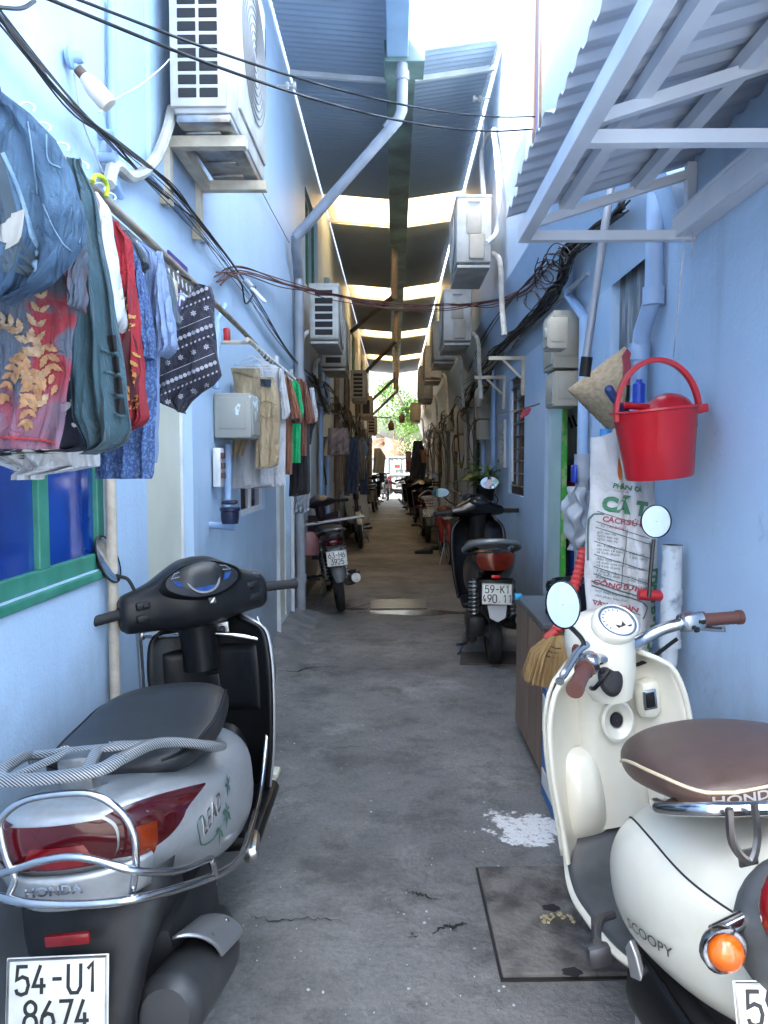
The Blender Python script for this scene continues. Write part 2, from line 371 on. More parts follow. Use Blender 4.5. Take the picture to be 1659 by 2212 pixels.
alu = mat('cast_aluminium', (.36, .37, .38), .4, .9, col2=(.2, .2, .2), ns=20)
pvcb = mat('blue_painted_pipe', (.33, .47, .70), .4, col2=(.26, .39, .60), ns=5)
pvcg = mat('grey_pipe', (.36, .39, .44), .45, col2=(.27, .29, .33), ns=6)
pvcbr = mat('brown_grimy_pipe', (.17, .12, .09), .5, col2=(.10, .08, .07), ns=6)
wire = mat('black_cable', (.012, .012, .014), .5)
wirer = mat('dark_red_cable', (.10, .022, .02), .5)
wirew = mat('white_cable', (.55, .57, .60), .5)
greenp = mat('green_painted_frame', (.025, .17, .115), .45, col2=(.055, .25, .185), ns=9)
def corr(name, col, rough=.5, metal=.3, rust=(.10, .08, .07), amt=.35):
    m = bpy.data.materials.new(name); n, b = nodes(m); p, s = worldpos(n)
    a = ramp(n, noise(n, p, .9, 8, .65), (.42, 0.), (.7, 1.)); c = mixnode(n, mth(n, 'MULTIPLY', a, amt), col, rust)
    L(n, c, b.inputs['Base Color']); b.inputs['Roughness'].default_value = rough; b.inputs['Metallic'].default_value = metal; return m
roofm = corr('blue_grey_roof_sheet', (.36, .44, .54), .5, .1, (.22, .27, .34))
roofd = corr('aged_grey_roof_sheet', (.36, .38, .41), .55, .1, (.20, .17, .15))
awnm = corr('awning_sheet', (.46, .52, .62), .5, .1, (.36, .42, .52))
def skym():
    m = bpy.data.materials.new('yellowed_translucent_sheet'); n, b = nodes(m); p, s = worldpos(n)
    n.nodes.remove(b); out = n.nodes['Material Output']
    c = mixnode(n, ramp(n, noise(n, p, 3, 6), (.35, 0.), (.7, 1.)), (.66, .47, .23), (.48, .31, .12))
    t = n.nodes.new('ShaderNodeBsdfTranslucent'); d = n.nodes.new('ShaderNodeBsdfDiffuse'); L(n, c, t.inputs[0]); L(n, c, d.inputs[0])
    x = n.nodes.new('ShaderNodeMixShader'); x.inputs[0].default_value = .12; L(n, t.outputs[0], x.inputs[1]); L(n, d.outputs[0], x.inputs[2]); L(n, x.outputs[0], out.inputs[0])
    return m
skyl = skym()
def glassm(name, col, rough=.06):
    return mat(name, col, rough, spec=.6, coat=.4)
bluepane = mat('blue_film_pane', (.004, .022, .15), .10, col2=(.008, .06, .34), ns=2.2, lo=.4, hi=.7, coat=.6)  # lighter blue patches paint reflections into the film
darkpane = mat('dark_window_pane', (.02, .03, .06), .08, coat=.5)
def groundm():
    m = bpy.data.materials.new('worn_concrete'); n, b = nodes(m); p, s = worldpos(n)
    a = ramp(n, noise(n, p, .8, 9, .68), (.40, 0.), (.62, 1.)); c = mixnode(n, a, (.15, .147, .142), (.25, .244, .236))
    a2 = ramp(n, noise(n, p, 2.6, 10, .75), (.50, 0.), (.62, 1.)); c = mixnode(n, mth(n, 'MULTIPLY', a2, .72), c, (.068, .066, .065))
    a3 = ramp(n, noise(n, p, 1.7, 9, .72, .6), (.56, 0.), (.66, 1.)); c = mixnode(n, mth(n, 'MULTIPLY', a3, .75), c, (.34, .335, .325))
    a4 = ramp(n, noise(n, p, 13, 9, .8), (.52, 0.), (.66, 1.)); c = mixnode(n, mth(n, 'MULTIPLY', a4, .5), c, (.05, .05, .05))
    sp = ramp(n, noise(n, p, 60, 3, .6), (.3, .0), (.8, 1.)); c = mixnode(n, mth(n, 'MULTIPLY', sp, .5), c, (.06, .06, .062))
    v = n.nodes.new('ShaderNodeTexVoronoi'); v.inputs['Scale'].default_value = 9; L(n, p, v.inputs['Vector'])
    pk = ramp(n, v.outputs['Distance'], (.035, 1.), (.06, 0.)); c = mixnode(n, mth(n, 'MULTIPLY', pk, .6), c, (.5, .5, .5))
    # browner tone further in, and a flat grey towards the gate
    f = ramp(n, mth(n, 'MULTIPLY', mth(n, 'ADD', s.outputs[1], mth(n, 'MULTIPLY', noise(n, p, 1.2, 5), 1.2)), .1), (.70, 0.), (.86, 1.))
    c = mixnode(n, mth(n, 'MULTIPLY', f, .25), c, mixnode(n, a, (.15, .13, .115), (.27, .24, .215)))
    f2 = ramp(n, mth(n, 'MULTIPLY', s.outputs[1], .01), (.24, 0.), (.28, 1.)); c = mixnode(n, f2, c, (.24, .24, .235))
    # a dried splash of white paint with a ragged, worn edge
    q = onz(1133, 1790); dx = mth(n, 'MULTIPLY', mth(n, 'SUBTRACT', s.outputs[0], q.x), 4.1); dy = mth(n, 'MULTIPLY', mth(n, 'SUBTRACT', s.outputs[1], q.y), 4.6)
    dd = mth(n, 'SQRT', mth(n, 'ADD', mth(n, 'MULTIPLY', dx, dx), mth(n, 'MULTIPLY', dy, dy)))
    dd = mth(n, 'ADD', dd, mth(n, 'MULTIPLY', mth(n, 'SUBTRACT', noise(n, p, 7, 8, .7), .5), 1.8)); mk = ramp(n, dd, (.55, 1.), (.62, 0.))
    mk = mth(n, 'MULTIPLY', mk, ramp(n, noise(n, p, 34, 6, .75), (.36, 0.), (.47, 1.))); c = mixnode(n, mk, c, (.72, .72, .71))
    L(n, c, b.inputs['Base Color'])
    L(n, ramp(n, noise(n, p, 2.0, 6), (.3, .55), (.7, .85)), b.inputs['Roughness'])
    h = mth(n, 'ADD', mth(n, 'MULTIPLY', noise(n, p, 5, 8, .65), 1.6), mth(n, 'MULTIPLY', noise(n, p, 45, 6, .7), .5)); bumpn(n, b, h, .8, .022)
    return m
ground_m = groundm()
# ---------------------------------------------------------------- ground
b = B(); b.grid(lambda u, v: ((u-.5)*160, -40+v*160, 0), 1, 1); b.build('ground', ground_m, kind='structure', off=(0,0,0), smooth=0)
# ---------------------------------------------------------------- row houses: one facade each, openings cut through it
def facade(bd, X, s, y0, y1, z0, z1, holes, dep=.13):
    """wall face in the plane x=X looking towards the alley (s=+1: looks to +x); holes (ya,yb,za,zb)"""
    ys = sorted({y0, y1, *[q for h in holes for q in h[:2]]}); zs = sorted({z0, z1, *[q for h in holes for q in h[2:]]})
    for i in range(len(ys)-1):
        for j in range(len(zs)-1):
            cy, cz = (ys[i]+ys[i+1])/2, (zs[j]+zs[j+1])/2
            if any(h[0] < cy < h[1] and h[2] < cz < h[3] for h in holes): continue
            bd.add([(X, ys[i], zs[j]), (X, ys[i+1], zs[j]), (X, ys[i+1], zs[j+1]), (X, ys[i], zs[j+1])], [(0,1,2,3)])
    Xi = X - s*dep
    for (a, c, d, e) in holes:
        bd.add([(X,a,d),(X,c,d),(X,c,e),(X,a,e),(Xi,a,d),(Xi,c,d),(Xi,c,e),(Xi,a,e)], [(0,1,5,4),(1,2,6,5),(2,3,7,6),(3,0,4,7)])
def house(side, y0, y1, top, wm, label, holes, open_=(), group='row houses along the alley', upper=None):
    low = [q for q in holes if q[2] < UZ or side == 'L']; high = [q for q in holes if not (q[2] < UZ or side == 'L')]; holes = low
    s = 1 if side == 'L' else -1; X = LX if side == 'L' else RX
    h = thing('row_house', label, 'house', (X, y0, 0), group=group)
    b = B()
    facade(b, X, s, y0, y1, 0, top, holes)
    Xa, Xb = X - s*.13, X - s*3.2
    if not open_:
        b.box(min(Xa, Xb), max(Xa, Xb), y0, y1, 0, top)
    else:                               # leave a room open behind the doorway
        a, c, zt = open_; 
        for (p, q, z0_, z1_) in ((y0, a-.02, 0, top), (c+.9, y1, 0, top), (a-.02, c+.9, zt+.1, top)):
            b.box(min(Xa, Xb), max(Xa, Xb), p, q, z0_, z1_)
        b.box(min(X-s*1.9, Xb), max(X-s*1.9, Xb), a-.02, c+.9, 0, zt+.1)
    b.build('wall', wm, h, smooth=0, world=True, fix=False)
    if side == 'R':                     # the storey above stands out over the alley
        ya = max(y0, 2.95); b = B(); facade(b, UX, -1, ya, y1, UZ, top, high); b.box(UX+.13, RX-.001, ya, y1, UZ+.001, top-.001)
        b.add([(UX,ya,UZ),(RX,ya,U0),(RX,y1,U0),(UX,y1,UZ)], [(0,1,2,3)]); b.add([(UX,ya,UZ),(RX,ya,U0),(RX,ya,top),(UX,ya,top)], [(0,1,2,3)])
        b.build('upper_storey', wm, h, smooth=0, world=True, fix=False)
    return h
def window(h, side, hole, fm, pm, bars=0, mull=1, fw=.04, dep=.06):
    s = 1 if side == 'L' else -1; X = (LX if side == 'L' else (UX if hole[2] > UZ else RX)) - s*dep; a, c, d, e = hole
    b = B(); x0, x1 = X-.02, X+.02
    b.box(x0,x1,a,c,d,d+fw); b.box(x0,x1,a,c,e-fw,e); b.box(x0,x1,a,a+fw,d+fw,e-fw); b.box(x0,x1,c-fw,c,d+fw,e-fw)
    for i in range(mull):
        y = lerp(a, c, (i+1)/(mull+1)); b.box(x0-.001,x1+.001,y-fw*.6,y+fw*.6,d+fw,e-fw)
    f = b.build('window', fm, h, smooth=0, world=True, bevel=.004)
    p = B(); p.box(X-.004, X+.004, a+fw*.5, c-fw*.5, d+fw*.5, e-fw*.5); p.build('pane', pm, f, smooth=0, world=True)
    if bars:
        g = B()
        for i in range(bars):
            z = lerp(d+.08, e-.08, i/(bars-1)); g.tube([(X+s*.03, a+.01, z), (X+s*.03, c-.01, z)], .006, 6)
        g.build('bars', steel, f, world=True)
    return f
def doorleaf(h, side, hole, m, fm, dep=.07, name='door'):
    s = 1 if side == 'L' else -1; X = (LX if side == 'L' else RX) - s*dep; a, c, d, e = hole
    b = B(); b.box(X-.02, X+.02, a+.03, c-.03, d, e-.03); ob = b.build(name, m, h, smooth=0, world=True)
    b = B(); w_ = .03
    b.box(X-.03,X+.03,a,a+w_,d,e); b.box(X-.03,X+.03,c-w_,c,d,e); b.box(X-.03,X+.03,a+w_,c-w_,e-w_,e); b.build('door_frame', fm, h, smooth=0, world=True, bevel=.003)
    return ob
TL, TR = 5.02, 6.4
doorcream = mat('cream_door', (.62, .62, .52), .5, col2=(.54, .54, .45), ns=3)
brownf = mat('brown_window_frame', (.075, .05, .04), .4)
greyp = mat('grey_louvre_sheet', (.10, .12, .14), .5, .2, col2=(.34, .37, .40), ns=30, lo=.5, hi=.75, stretch=(1, 1, .12))
# left, near: window, cream door, little grille window, second door
wl = (1.62, 2.47, 1.085, 1.9)
y1_, y2_ = onL(318, 1100).y, onL(418, 1100).y
dl = (y1_, y2_, 0, 2.25)
y3, y4 = onL(520, 1090).y, onL(572, 1090).y
gl = (y3, y4, onL(545, 1108).z, 1.98)
d2 = (onL(598, 1100).y, onL(627, 1100).y, .06, 2.2)
hL = house('L', -.8, 7.25, TL, blue, 'light blue house front on the left with green window and cream door', [wl, dl, gl, d2])
window(hL, 'L', wl, greenp, bluepane, fw=.05, dep=.03)
b = B(); b.box(LX-.03, LX+.010, 1.58, 2.50, 1.055, 1.082); b.build('window_sill', greenp, hL, smooth=0, world=True, bevel=.004)
doorleaf(hL, 'L', dl, doorcream, whitep)
window(hL, 'L', gl, whitep, darkpane, mull=1, fw=.03, dep=.04)
doorleaf(hL, 'L', d2, doorcream, whitep)
b = B(); b.box(LX+.001, LX+.03, d2[0]-.05, d2[0]-.01, 0, 2.25); b.box(LX+.001, LX+.03, d2[1]+.01, d2[1]+.06, 0, 2.25); b.build('door_trim', whitep, hL, smooth=0, world=True, bevel=.004)
for k, (x0, x1, ya, yb) in enumerate(((540,548,0,118),(553,561,20,118),(566,573,44,125))):
    p, q = onL(x0, yb), onL(x1, yb); zt_ = onL(x0, ya).z; b = B(); b.box(LX+.001, LX+.004, p.y, q.y, p.z, min(zt_, 4.75)); b.build('wall_vent', dark, hL, smooth=0, world=True)
# left, further in
specL = [(7.25, 11.5, blue2), (11.5, 16, blue2), (16, 20.5, white_w), (20.5, 25, cream_w), (25, 29, white_w)]
lbL = ['pale blue house front on the left beside the motorbike with plate 63-H6', 'pale blue house front on the left behind the brown hanging skirt', 'whitish house front halfway down the left side', 'cream house front near the far end of the left side', 'last whitish house front on the left before the gate']
for (a, c, m), lb in zip(specL, lbL):
    w1 = (a+.5, a+1.3, .95, 2.0); d1 = (a+1.9, a+2.7, .05, 2.15); hi = (a+.9, a+2.2, 3.3, 4.3)
    h = house('L', a, c, TL, m, lb, [w1, d1, hi]); window(h, 'L', w1, greenp, darkpane); window(h, 'L', hi, greenp, darkpane)
    doorleaf(h, 'L', d1, acold, cream)
# right, near: louvred vent, open doorway, brown window
vt = (onR(1405, 600).y, onR(1316, 600).y, onR(1360, 740).z - .02, onR(1360, 520).z + .12)
od = (onR(1262, 900).y, 5.55, .08, onR(1238, 722).z)
wr = (onR(1133, 900).y, onR(1100, 900).y, onR(1116, 1070).z, onR(1116, 812).z)
up = (onR(1172, 100).y, onR(1138, 100).y, 3.35, 6.1)
hR = house('R', -.8, 9.2, TR, blue, 'light blue house front on the right with open green door and brown window', [vt, od, wr, up], open_=(od[0], od[1], od[3]))
window(hR, 'R', wr, brownf, darkpane, bars=9, fw=.07, dep=.05)
window(hR, 'R', up, brownf, bluepane, fw=.06)
X = RX + .05; b = B()
N = 60
b.grid(lambda u, v: (X+.012*sin(u*2*pi*13), lerp(vt[0], vt[1], u), lerp(vt[2], vt[3], v)), 156, 1); b.build('vent_sheet', greyp, hR, world=True)
specR = [(9.2, 13, blue), (13, 17, blue2), (17, 21, blue2), (21, 25, white_w), (25, 29, cream_w)]
lbR = ['blue house front on the right behind the potted plant', 'pale blue house front on the right beside the red bicycle', 'pale blue house front halfway down the right side beside the dark motorbikes', 'whitish house front far down the right side', 'last cream house front on the right before the gate']
for (a, c, m), lb in zip(specR, lbR):
    w1 = (a+.5, a+1.3, .95, 2.0); d1 = (a+1.9, a+2.7, .05, 2.15); hi = (a+.9, a+2.2, 3.0, 4.2)
    h = house('R', a, c, 4.95, m, lb, [w1, d1, hi]); window(h, 'R', w1, greenp, darkpane, bars=5); window(h, 'R', hi, greenp, darkpane)
    doorleaf(h, 'R', d1, acold, cream)
# step ramp at the left door
p0, p1 = onz(592, 1402), onz(660, 1335)
b = B(); ya, yb = d2[0]-.25, d2[1]+.35
b.add([(LX,ya,0),(LX+.24,ya,0),(LX+.24,yb,0),(LX,yb,0),(LX,ya+.05,.09),(LX,yb-.05,.09)], [(0,3,2,1),(1,2,5,4),(0,1,4),(2,3,5),(0,4,5,3)])
tag(b.build('door_ramp', mat('pale_concrete', (.2,.2,.2), .8, col2=(.11,.11,.115), ns=6, bump=.4, bs=40)), 'sloped grey concrete ramp at the foot of the left cream door', 'ramp')
# ---------------------------------------------------------------- butterfly roof over the alley with a centre gutter
ZE, ZG = CAMH+3.42, CAMH+3.34
def roof(label, xa, za, xb, zb, y0, y1, strips, m, m2, nm):
    t = thing('alley_roof', label, 'roof', ((xa+xb)/2, y0, za))
    segs = []; y = y0
    for (a, c) in strips:
        if a > y: segs.append((y, a, 0))
        segs.append((max(a, y), c, 1)); y = c
    segs.append((y, y1, 0))
    for (a, c, k) in segs:
        n = max(6, int((c-a)/.076*6)); b = B()
        lift = .012 if k else 0.
        b.grid(lambda u, v: (lerp(xa, xb, v), lerp(a-(.05 if k else 0), c+(.05 if k else 0), u), lerp(za, zb, v)+lift+.011*sin(2*pi*lerp(a, c, u)/.076)), n, 1)
        b.build('skylight_sheet' if k else 'roof_sheet', skyl if k else (m if a < nm else m2), t, world=True, smooth=80, fix=False)
    b = B()
    for y in ((6.9, 10.95, 15.9, 20.6, 25.1) if True else ()):
        pass
        if y < y1: b.beam((xa, y, za-.035), (xb, y, zb-.035), .035, .045)
    b.build('tie_bar', cream if False else whitep, t, world=True, smooth=0)
    return t
strips = [(10.0, 11.2), (15.0, 16.1), (19.9, 21.0), (24.4, 25.4)]
roof('blue grey corrugated roof sheets with yellow skylights on the left of the gutter', LX+.016, ZE, .02, ZG, 1.1, 29, strips, roofm, roofd, 8)
roof('grey corrugated roof sheets with yellow skylights on the right of the gutter', UX-.022, ZE+.03, .06, ZG, 6.5, 29, strips, roofm, roofd, 8)
gut1 = mat('pale_blue_gutter', (.34, .50, .66), .4, col2=(.28, .42, .58), ns=3); gut2 = mat('green_gutter', (.22, .34, .30), .5, col2=(.10, .13, .13), ns=2.5)
t = thing('roof_gutter', 'long box gutter running down the middle under the alley roof', 'gutter', (.05, 4.3, 4.6))
b = B(); b.box(-.065, .105, 1.1, 6.25, 4.60, 4.75); b.build('gutter_trough', gut1, t, world=True, smooth=0, bevel=.008)
b = B(); b.box(-.085, .235, 6.25, 6.55, 4.57, 4.735); b.box(-.07, .17, 6.55, 29, 4.585, 4.735); b.build('gutter_trough', gut2, t, world=True, smooth=0, bevel=.006)
# ---------------------------------------------------------------- air conditioners
def ac_unit(label, side, y, zb, w_=.78, h=.55, d=.28, gap=.12, style='grille', cols=2, rows=9, col=acw):
    """outdoor unit on two wall brackets; y = its nearest end, zb = underside. Its fan faces across the alley."""
    s = 1 if side == 'L' else -1; X = LX if side == 'L' else rx(zb+.25)
    t = thing('air_conditioner', label, 'air conditioner', (X, y, zb), group='air conditioners bracketed to the alley walls')
    xi, xo = X + s*gap, X + s*(gap+d); xa, xb = min(xi, xo), max(xi, xo)
    b = B(); b.bbox(((xa+xb)/2, y+w_/2, zb+h/2+.02), (d, w_, h-.04), .018); b.bbox(((xa+xb)/2, y+w_/2, zb+.012), (d-.02, w_-.02, .024), .005); b.bbox(((xa+xb)/2, y+w_/2, zb+h-.01), (d+.006, w_+.006, .03), .008)
    bd = b.build('casing', col, t, world=True)
    # end panel towards the camera
    if style == 'grille':
        g = B(); k = B(); x0, x1 = xa+.04, xb-.045; z0, z1 = zb+.07, zb+h-.05
        g.box(x0-.012, x1+.012, y-.006, y+.002, z0-.012, z1+.012)
        dx, dz = (x1-x0)/cols, (z1-z0)/rows
        for i in range(cols):
            for j in range(rows):
                cx, cz = x0+dx*(i+.5), z0+dz*(j+.5); k.bbox((cx, y-.006, cz), (dx*.86, .006, dz*.74), .004, seg=1)
        q = g.build('end_grille', col, t, world=True, smooth=0); k.build('grille_opening', dark, q, world=True)
    else:
        g = B(); g.bbox(((xa+xb)/2+.0, y-.004, zb+h*.62), (d*.42, .014, h*.3), .006); g.bbox(((xa+xb)/2-s*.02, y-.02, zb+h*.28), (d*.42, .045, h*.34), .012)
        g.build('terminal_cover', acold if col is acw else acw, t, world=True)
        k = B(); k.bbox(((xa+xb)/2, y-.013, zb+h*.9), (d*.35, .006, .014), .003); k.build('label_recess', mat('grey_label', (.3,.31,.33), .5), t, world=True)
    # fan grille on the alley face
    k = B(); fx = xo + s*.002; cy, cz = y+w_*.44, zb+h*.5; r = h*.42
    M = Matrix.Translation((fx, cy, cz)) @ Euler((0, R(90)*s, 0)).to_matrix().to_4x4()
    k.lathe([(.001, 0), (r, 0), (r, .003), (.001, .003)], M, 28); fd = k.build('fan_recess', dark, t, world=True)
    g = B()
    for rr in [r*q for q in (.18, .32, .46, .6, .74, .88, 1.0)]:
        g.tube([M @ V((rr*cos(a*pi/14), rr*sin(a*pi/14), .008)) for a in range(28)], .004, 5, closed=True)
    for a in range(8): g.tube([M @ V((r*.15*cos(a*pi/4), r*.15*sin(a*pi/4), .01)), M @ V((r*cos(a*pi/4), r*sin(a*pi/4), .01))], .004, 5)
    g.build('fan_guard', col, t, world=True)
    for yy in (y+.1, y+w_-.12):
        br = B(); br.box(min(X+s*.002, xo+s*.03), max(X+s*.002, xo+s*.03), yy-.02, yy+.02, zb-.045, zb-.003)
        br.box(min(X+s*.002, X+s*.04), max(X+s*.002, X+s*.04), yy-.02, yy+.02, zb-.30, zb-.046)
        br.beam((X+s*.03, yy, zb-.28), (xo-s*.04, yy, zb-.05), .025, .02, (0,1,0))
        p = B(); pts = cr([(xi-s*.02, y+.05, zb+.12), (X+s*.06, y-.06, zb+.02), (X+s*.04, y-.04, zb-.3), (X+s*.03, y-.12, zb-.55)], 6)
    p.tube(pts, .022, 8); p.build('pipe_sleeve', mat('pipe_wrap', (.55,.55,.52), .7, col2=(.36,.34,.3), ns=12), t, world=True)
    return t
# near unit: its end grille is seen from below
def near_ac():
    y = 3.0; xa, xb = -.82, -.485
    zb = onx(440, 242, -.82).z
    y = onx(372, 230, -.845).y
    t = thing('air_conditioner', 'big white air conditioner on a steel bracket high on the near left wall', 'air conditioner', (LX, y, zb), group='air conditioners bracketed to the alley walls')
    w_, h, d = .74, .80, .27; xo = onx(500, 230, -.6).x
    xa = -.845; 
    P = ony(372, 228, y); Q = ony(502, 228, y); xa, xb, zb = P.x, Q.x, P.z - .03; d = xb-xa; xm = (xa+xb)/2
    b = B(); b.bbox((xm, y+w_/2, zb+h/2), (d, w_, h), .02); b.build('casing', acw, t, world=True)
    b = B(); b.bbox((xm, y+w_/2, zb-.012), (d-.02, w_-.015, .036), .010)
    for i in range(4): b.bbox((xm-.02, y+.11+i*.15, zb-.032), (d*.6, .045, .012), .004)
    b.build('base_pan', steel, t, world=True)
    g = B(); k = B(); x0, x1 = xa+.022, xb-.045; z0, z1 = zb+.045, zb+h-.03
    g.bbox(((x0+x1)/2, y-.006, (z0+z1)/2), (x1-x0+.05, .022, z1-z0+.05), .006)
    q = g.build('end_grille', acw, t, world=True)
    rows = 15; dx, dz = (x1-x0)/2, (z1-z0)/rows
    for i in range(2):
        for j in range(rows): k.bbox((x0+dx*(i+.5), y-.0155, z0+dz*(j+.5)), (dx*.89, .008, dz*.79), .004, seg=1)
    k.build('grille_opening', dark, q, world=True)
    k = B()
    for j in range(4): k.ball((xa+.012, y-.003, zb+.05+j*.19), .006, 8)
    k.build('screw', steel, t, world=True)
    fx = xb + .002; cy, cz = y+w_*.55, zb+h*.52; r = .27; M = Matrix.Translation((fx, cy, cz)) @ Euler((0, R(90), 0)).to_matrix().to_4x4()
    k = B(); k.bbox((fx, cy, cz), (.02, .60, .70), .02); k.build('fan_panel', acw, t, world=True)
    g = B(); M2 = M @ Matrix.Translation((0,0,.012))
    for i in range(9):
        rr = r*(.12+.11*i); g.tube([M2 @ V((rr*cos(a*pi/16), rr*sin(a*pi/16), .004)) for a in range(32)], .0035, 5, closed=True)
    g.build('fan_guard', mat('guard_grey', (.25,.25,.26), .5), t, world=True)
    br = B()
    for yy in (y+.12, y+w_-.14):
        br.box(LX+.002, xb+.03, yy-.022, yy+.022, zb-.082, zb-.04)
    pass
    br.box(LX+.002, LX+.045, y+.098, y+.142, zb-.30, zb-.083); br.box(LX+.002, LX+.045, y+w_-.162, y+w_-.118, zb-.30, zb-.083)
    br.box(LX+.046, LX+.09, y+.143, y+w_-.163, zb-.080, zb-.042)
    br.build('bracket', cream, t, world=True, smooth=0)
    b = B(); b.box(LX+.001, LX+.02, y-.06, y+w_+.1, zb-.25, zb+h+.2); b.build('backing_board', blue, t, world=True, smooth=0)
    p = B(); p.tube(cr([(xa-.03, y+.1, zb+.06), (xa-.02, y+.0, zb-.06), (LX+.05, y-.12, zb-.22), (LX+.045, y-.35, zb-.36), (LX+.04, y-.5, zb-.38), (LX+.04, y-.56, zb-.46)], 8), .021, 8)
    p.build('pipe_sleeve', mat('pipe_wrap', (.55,.55,.52), .7, col2=(.36,.34,.3), ns=12), t, world=True)
near_ac()
def acat(label, side, px, py_b, h_px, off=.40, h=.55, **k):
    """place by the unit's outer near bottom corner seen on its own face plane"""
    s = 1 if side == 'L' else -1; X = (LX if side == 'L' else rx(onx(px, py_b, UX-off).z+.25)) + s*off
    P = onx(px, py_b, X); return ac_unit(label, side, P.y, P.z, h=h, **k)
acat('white air conditioner with six dark slots beside the grey standpipe on the left wall', 'L', 732, 742, 115, h=.56, cols=1, rows=6)
acat('second white air conditioner close behind the six slot one on the left wall', 'L', 748, 800, 70, h=.54, cols=1, rows=5, col=acold)
acat('brownish air conditioner with louvred end above the brown skirt on the left', 'L', 790, 866, 60, h=.56, cols=1, rows=6, col=acold)
acat('small grey air conditioner on the left just past the louvred brownish one', 'L', 804, 905, 30, cols=1, rows=1, col=acold)
acat('far air conditioner on the left beside the hanging lantern', 'L', 813, 940, 30, cols=1, rows=5, col=acold)
acat('highest white air conditioner on the right wall with bare wires on its end', 'R', 985, 578, 145, style='plain', h=.56)
acat('white air conditioner on the right wall above the cable tangle with grey end cover', 'R', 961, 745, 100, style='plain', h=.55)
acat('plain aged air conditioner on the right wall third from the awning', 'R', 936, 785, 60, style='plain', h=.52, col=acold)
acat('aged air conditioner on the right wall fourth from the awning', 'R', 917, 823, 60, style='plain', h=.56, col=acold)
acat('grimy air conditioner on the right wall fifth from the awning', 'R', 905, 868, 60, style='plain', h=.7, col=acold)
acat('farthest air conditioner on the right wall by the sunlit tree', 'R', 888, 912, 60, style='plain', h=.56, col=acold)
# ---------------------------------------------------------------- pipes
def pipe(name, label, pts, r, m, n=10, cat='pipe', collars=(), group=None, sm=0):
    P = cr(pts, sm) if sm else [V(p) for p in pts]
    o = V(P[-1]); t = None
    b = B(); b.tube(P, r, n)
    for c, ax in collars:
        c = V(c); ax = V(ax).normalized(); b.tube([c-ax*.035, c+ax*.035], r*1.22, n)
    return tag(b.build(name, m), label, cat, group)
# diagonal drain from the gutter to the left wall standpipe
g0 = V((.06, 6.30, 4.60)); el = ony(868, 245, 6.3); en = onL(640, 512, .09)
pipe('drain_pipe', 'thick grey drain pipe sloping from gutter down to the left wall', [g0, g0+V((0,0,-.18)), el+V((0,0,.02)), el+V((-.03,.0,-.05)), en], .045, pvcg, 14, collars=[(g0+V((0,0,-.12)), (0,0,1)), (lerp(el, en, .1), en-el)])
sp_y = onL(646, 700, .06).y
pipe('standpipe', 'tall grey standpipe on the left wall taking the sloping drain', [onL(640, 512, .09), onL(640, 540, .08), (LX+.06, sp_y, onL(644, 600, .06).z), (LX+.06, sp_y, .02)], .045, pvcg, 12, collars=[((LX+.06, sp_y, .35), (0,0,1)), ((LX+.06, sp_y, 2.2), (0,0,1))])
for i, (a, c, yb, lb) in enumerate([((852, 640), (748, 725), 11.6, 'brown slanting drain pipe crossing under the second yellow skylight'), ((856, 735), (775, 820), 16.4, 'brown slanting drain pipe crossing under the third yellow skylight'),
        ((856, 815), (796, 872), 21.3, 'reddish slanting drain pipe near the far end of the roof'), ((858, 845), (801, 900), 25.0, 'farthest slanting drain pipe in front of the green tree')]):
    P = ony(a[0], a[1], yb); Q = onL(c[0], c[1], .07)
    pipe('drain_pipe', lb, [(P.x, P.y, 4.59), (P.x, P.y, P.z), Q, (Q.x, Q.y+.02, .05)], .05, pvcbr, 10, group='slanting drain pipes under the gutter')
P = ony(853, 838, 27); pipe('drain_pipe', 'dark drain pipe bending right from the far end of the gutter', [(P.x, 27, 4.59), P, onR(880, 893, .1)], .05, pvcbr)
# vertical pipes on the walls
def vpipe(label, px, side, y0p, y1p, r, m, off=.03, name='wall_pipe', bend=None):
    s = 1 if side == 'L' else -1; X = (LX if side == 'L' else RX) + s*off; a = onx(px, max(y0p, 1000-.0), X); a = onx(px, y0p, X); c = onx(px, y1p, X)
    return pipe(name, label, [(X, a.y, a.z), (X, a.y, max(.02, c.z))], r, m, 10)
P = onL(240, 1100, .03)
pipe('wall_pipe', 'beige ribbed hose pipe running down beside the near green window', [(LX+.03, P.y, 1.55), (LX+.03, P.y, .66), (LX+.03, P.y+.03, .3), (LX+.03, P.y+.05, .02)], .017, mat('beige_hose', (.50,.44,.36), .6, col2=(.40,.34,.27), ns=40), collars=[((LX+.03, P.y+.005, .62), (0,0,1))])
pipe('wall_pipe', 'twin pale blue conduit rising past the bulb on the near left wall', [onL(240, 0, .02), onL(242, 250, .02), onL(250, 400, .02), onL(262, 425, .02)], .014, pvcb)
P = onL(234, 310, .03)
for zz, q in ((onL(232, 312).z, 'upper'), (onL(235, 362).z, 'lower')):
    b = B(); b.tube([(LX+.0, P.y, zz), (LX+.045, P.y, zz)], .016, 12); b.tube([(LX+.045, P.y, zz), (LX+.055, P.y, zz)], .019, 12)
    tag(b.build('pipe_socket', pvcb), f'{q} one of two blue painted pipe sockets under the bulb on the left wall', 'pipe socket')
pipe('wall_pipe', 'white kinked water pipe beside the red valve on the left wall', [onL(485, 660, .05), onL(478, 676, .05), onL(468, 690, .04), onL(468, 840, .04)], .017, pvcb, collars=[(onL(468, 735, .04), (0,0,1))])
P = onL(490, 724, .06); b = B(); b.bbox(P, (.03, .05, .07), .008); tag(b.build('valve_handle', mat('red_plastic', (.42, .02, .03), .4)), 'small red valve handle on the left water pipe', 'valve')
pipe('wall_pipe', 'pale blue pipe below the grey electric box on the left wall', [onL(493, 960, .04), onL(492, 1045, .04), onL(492, 1130, .04)], .02, pvcb)
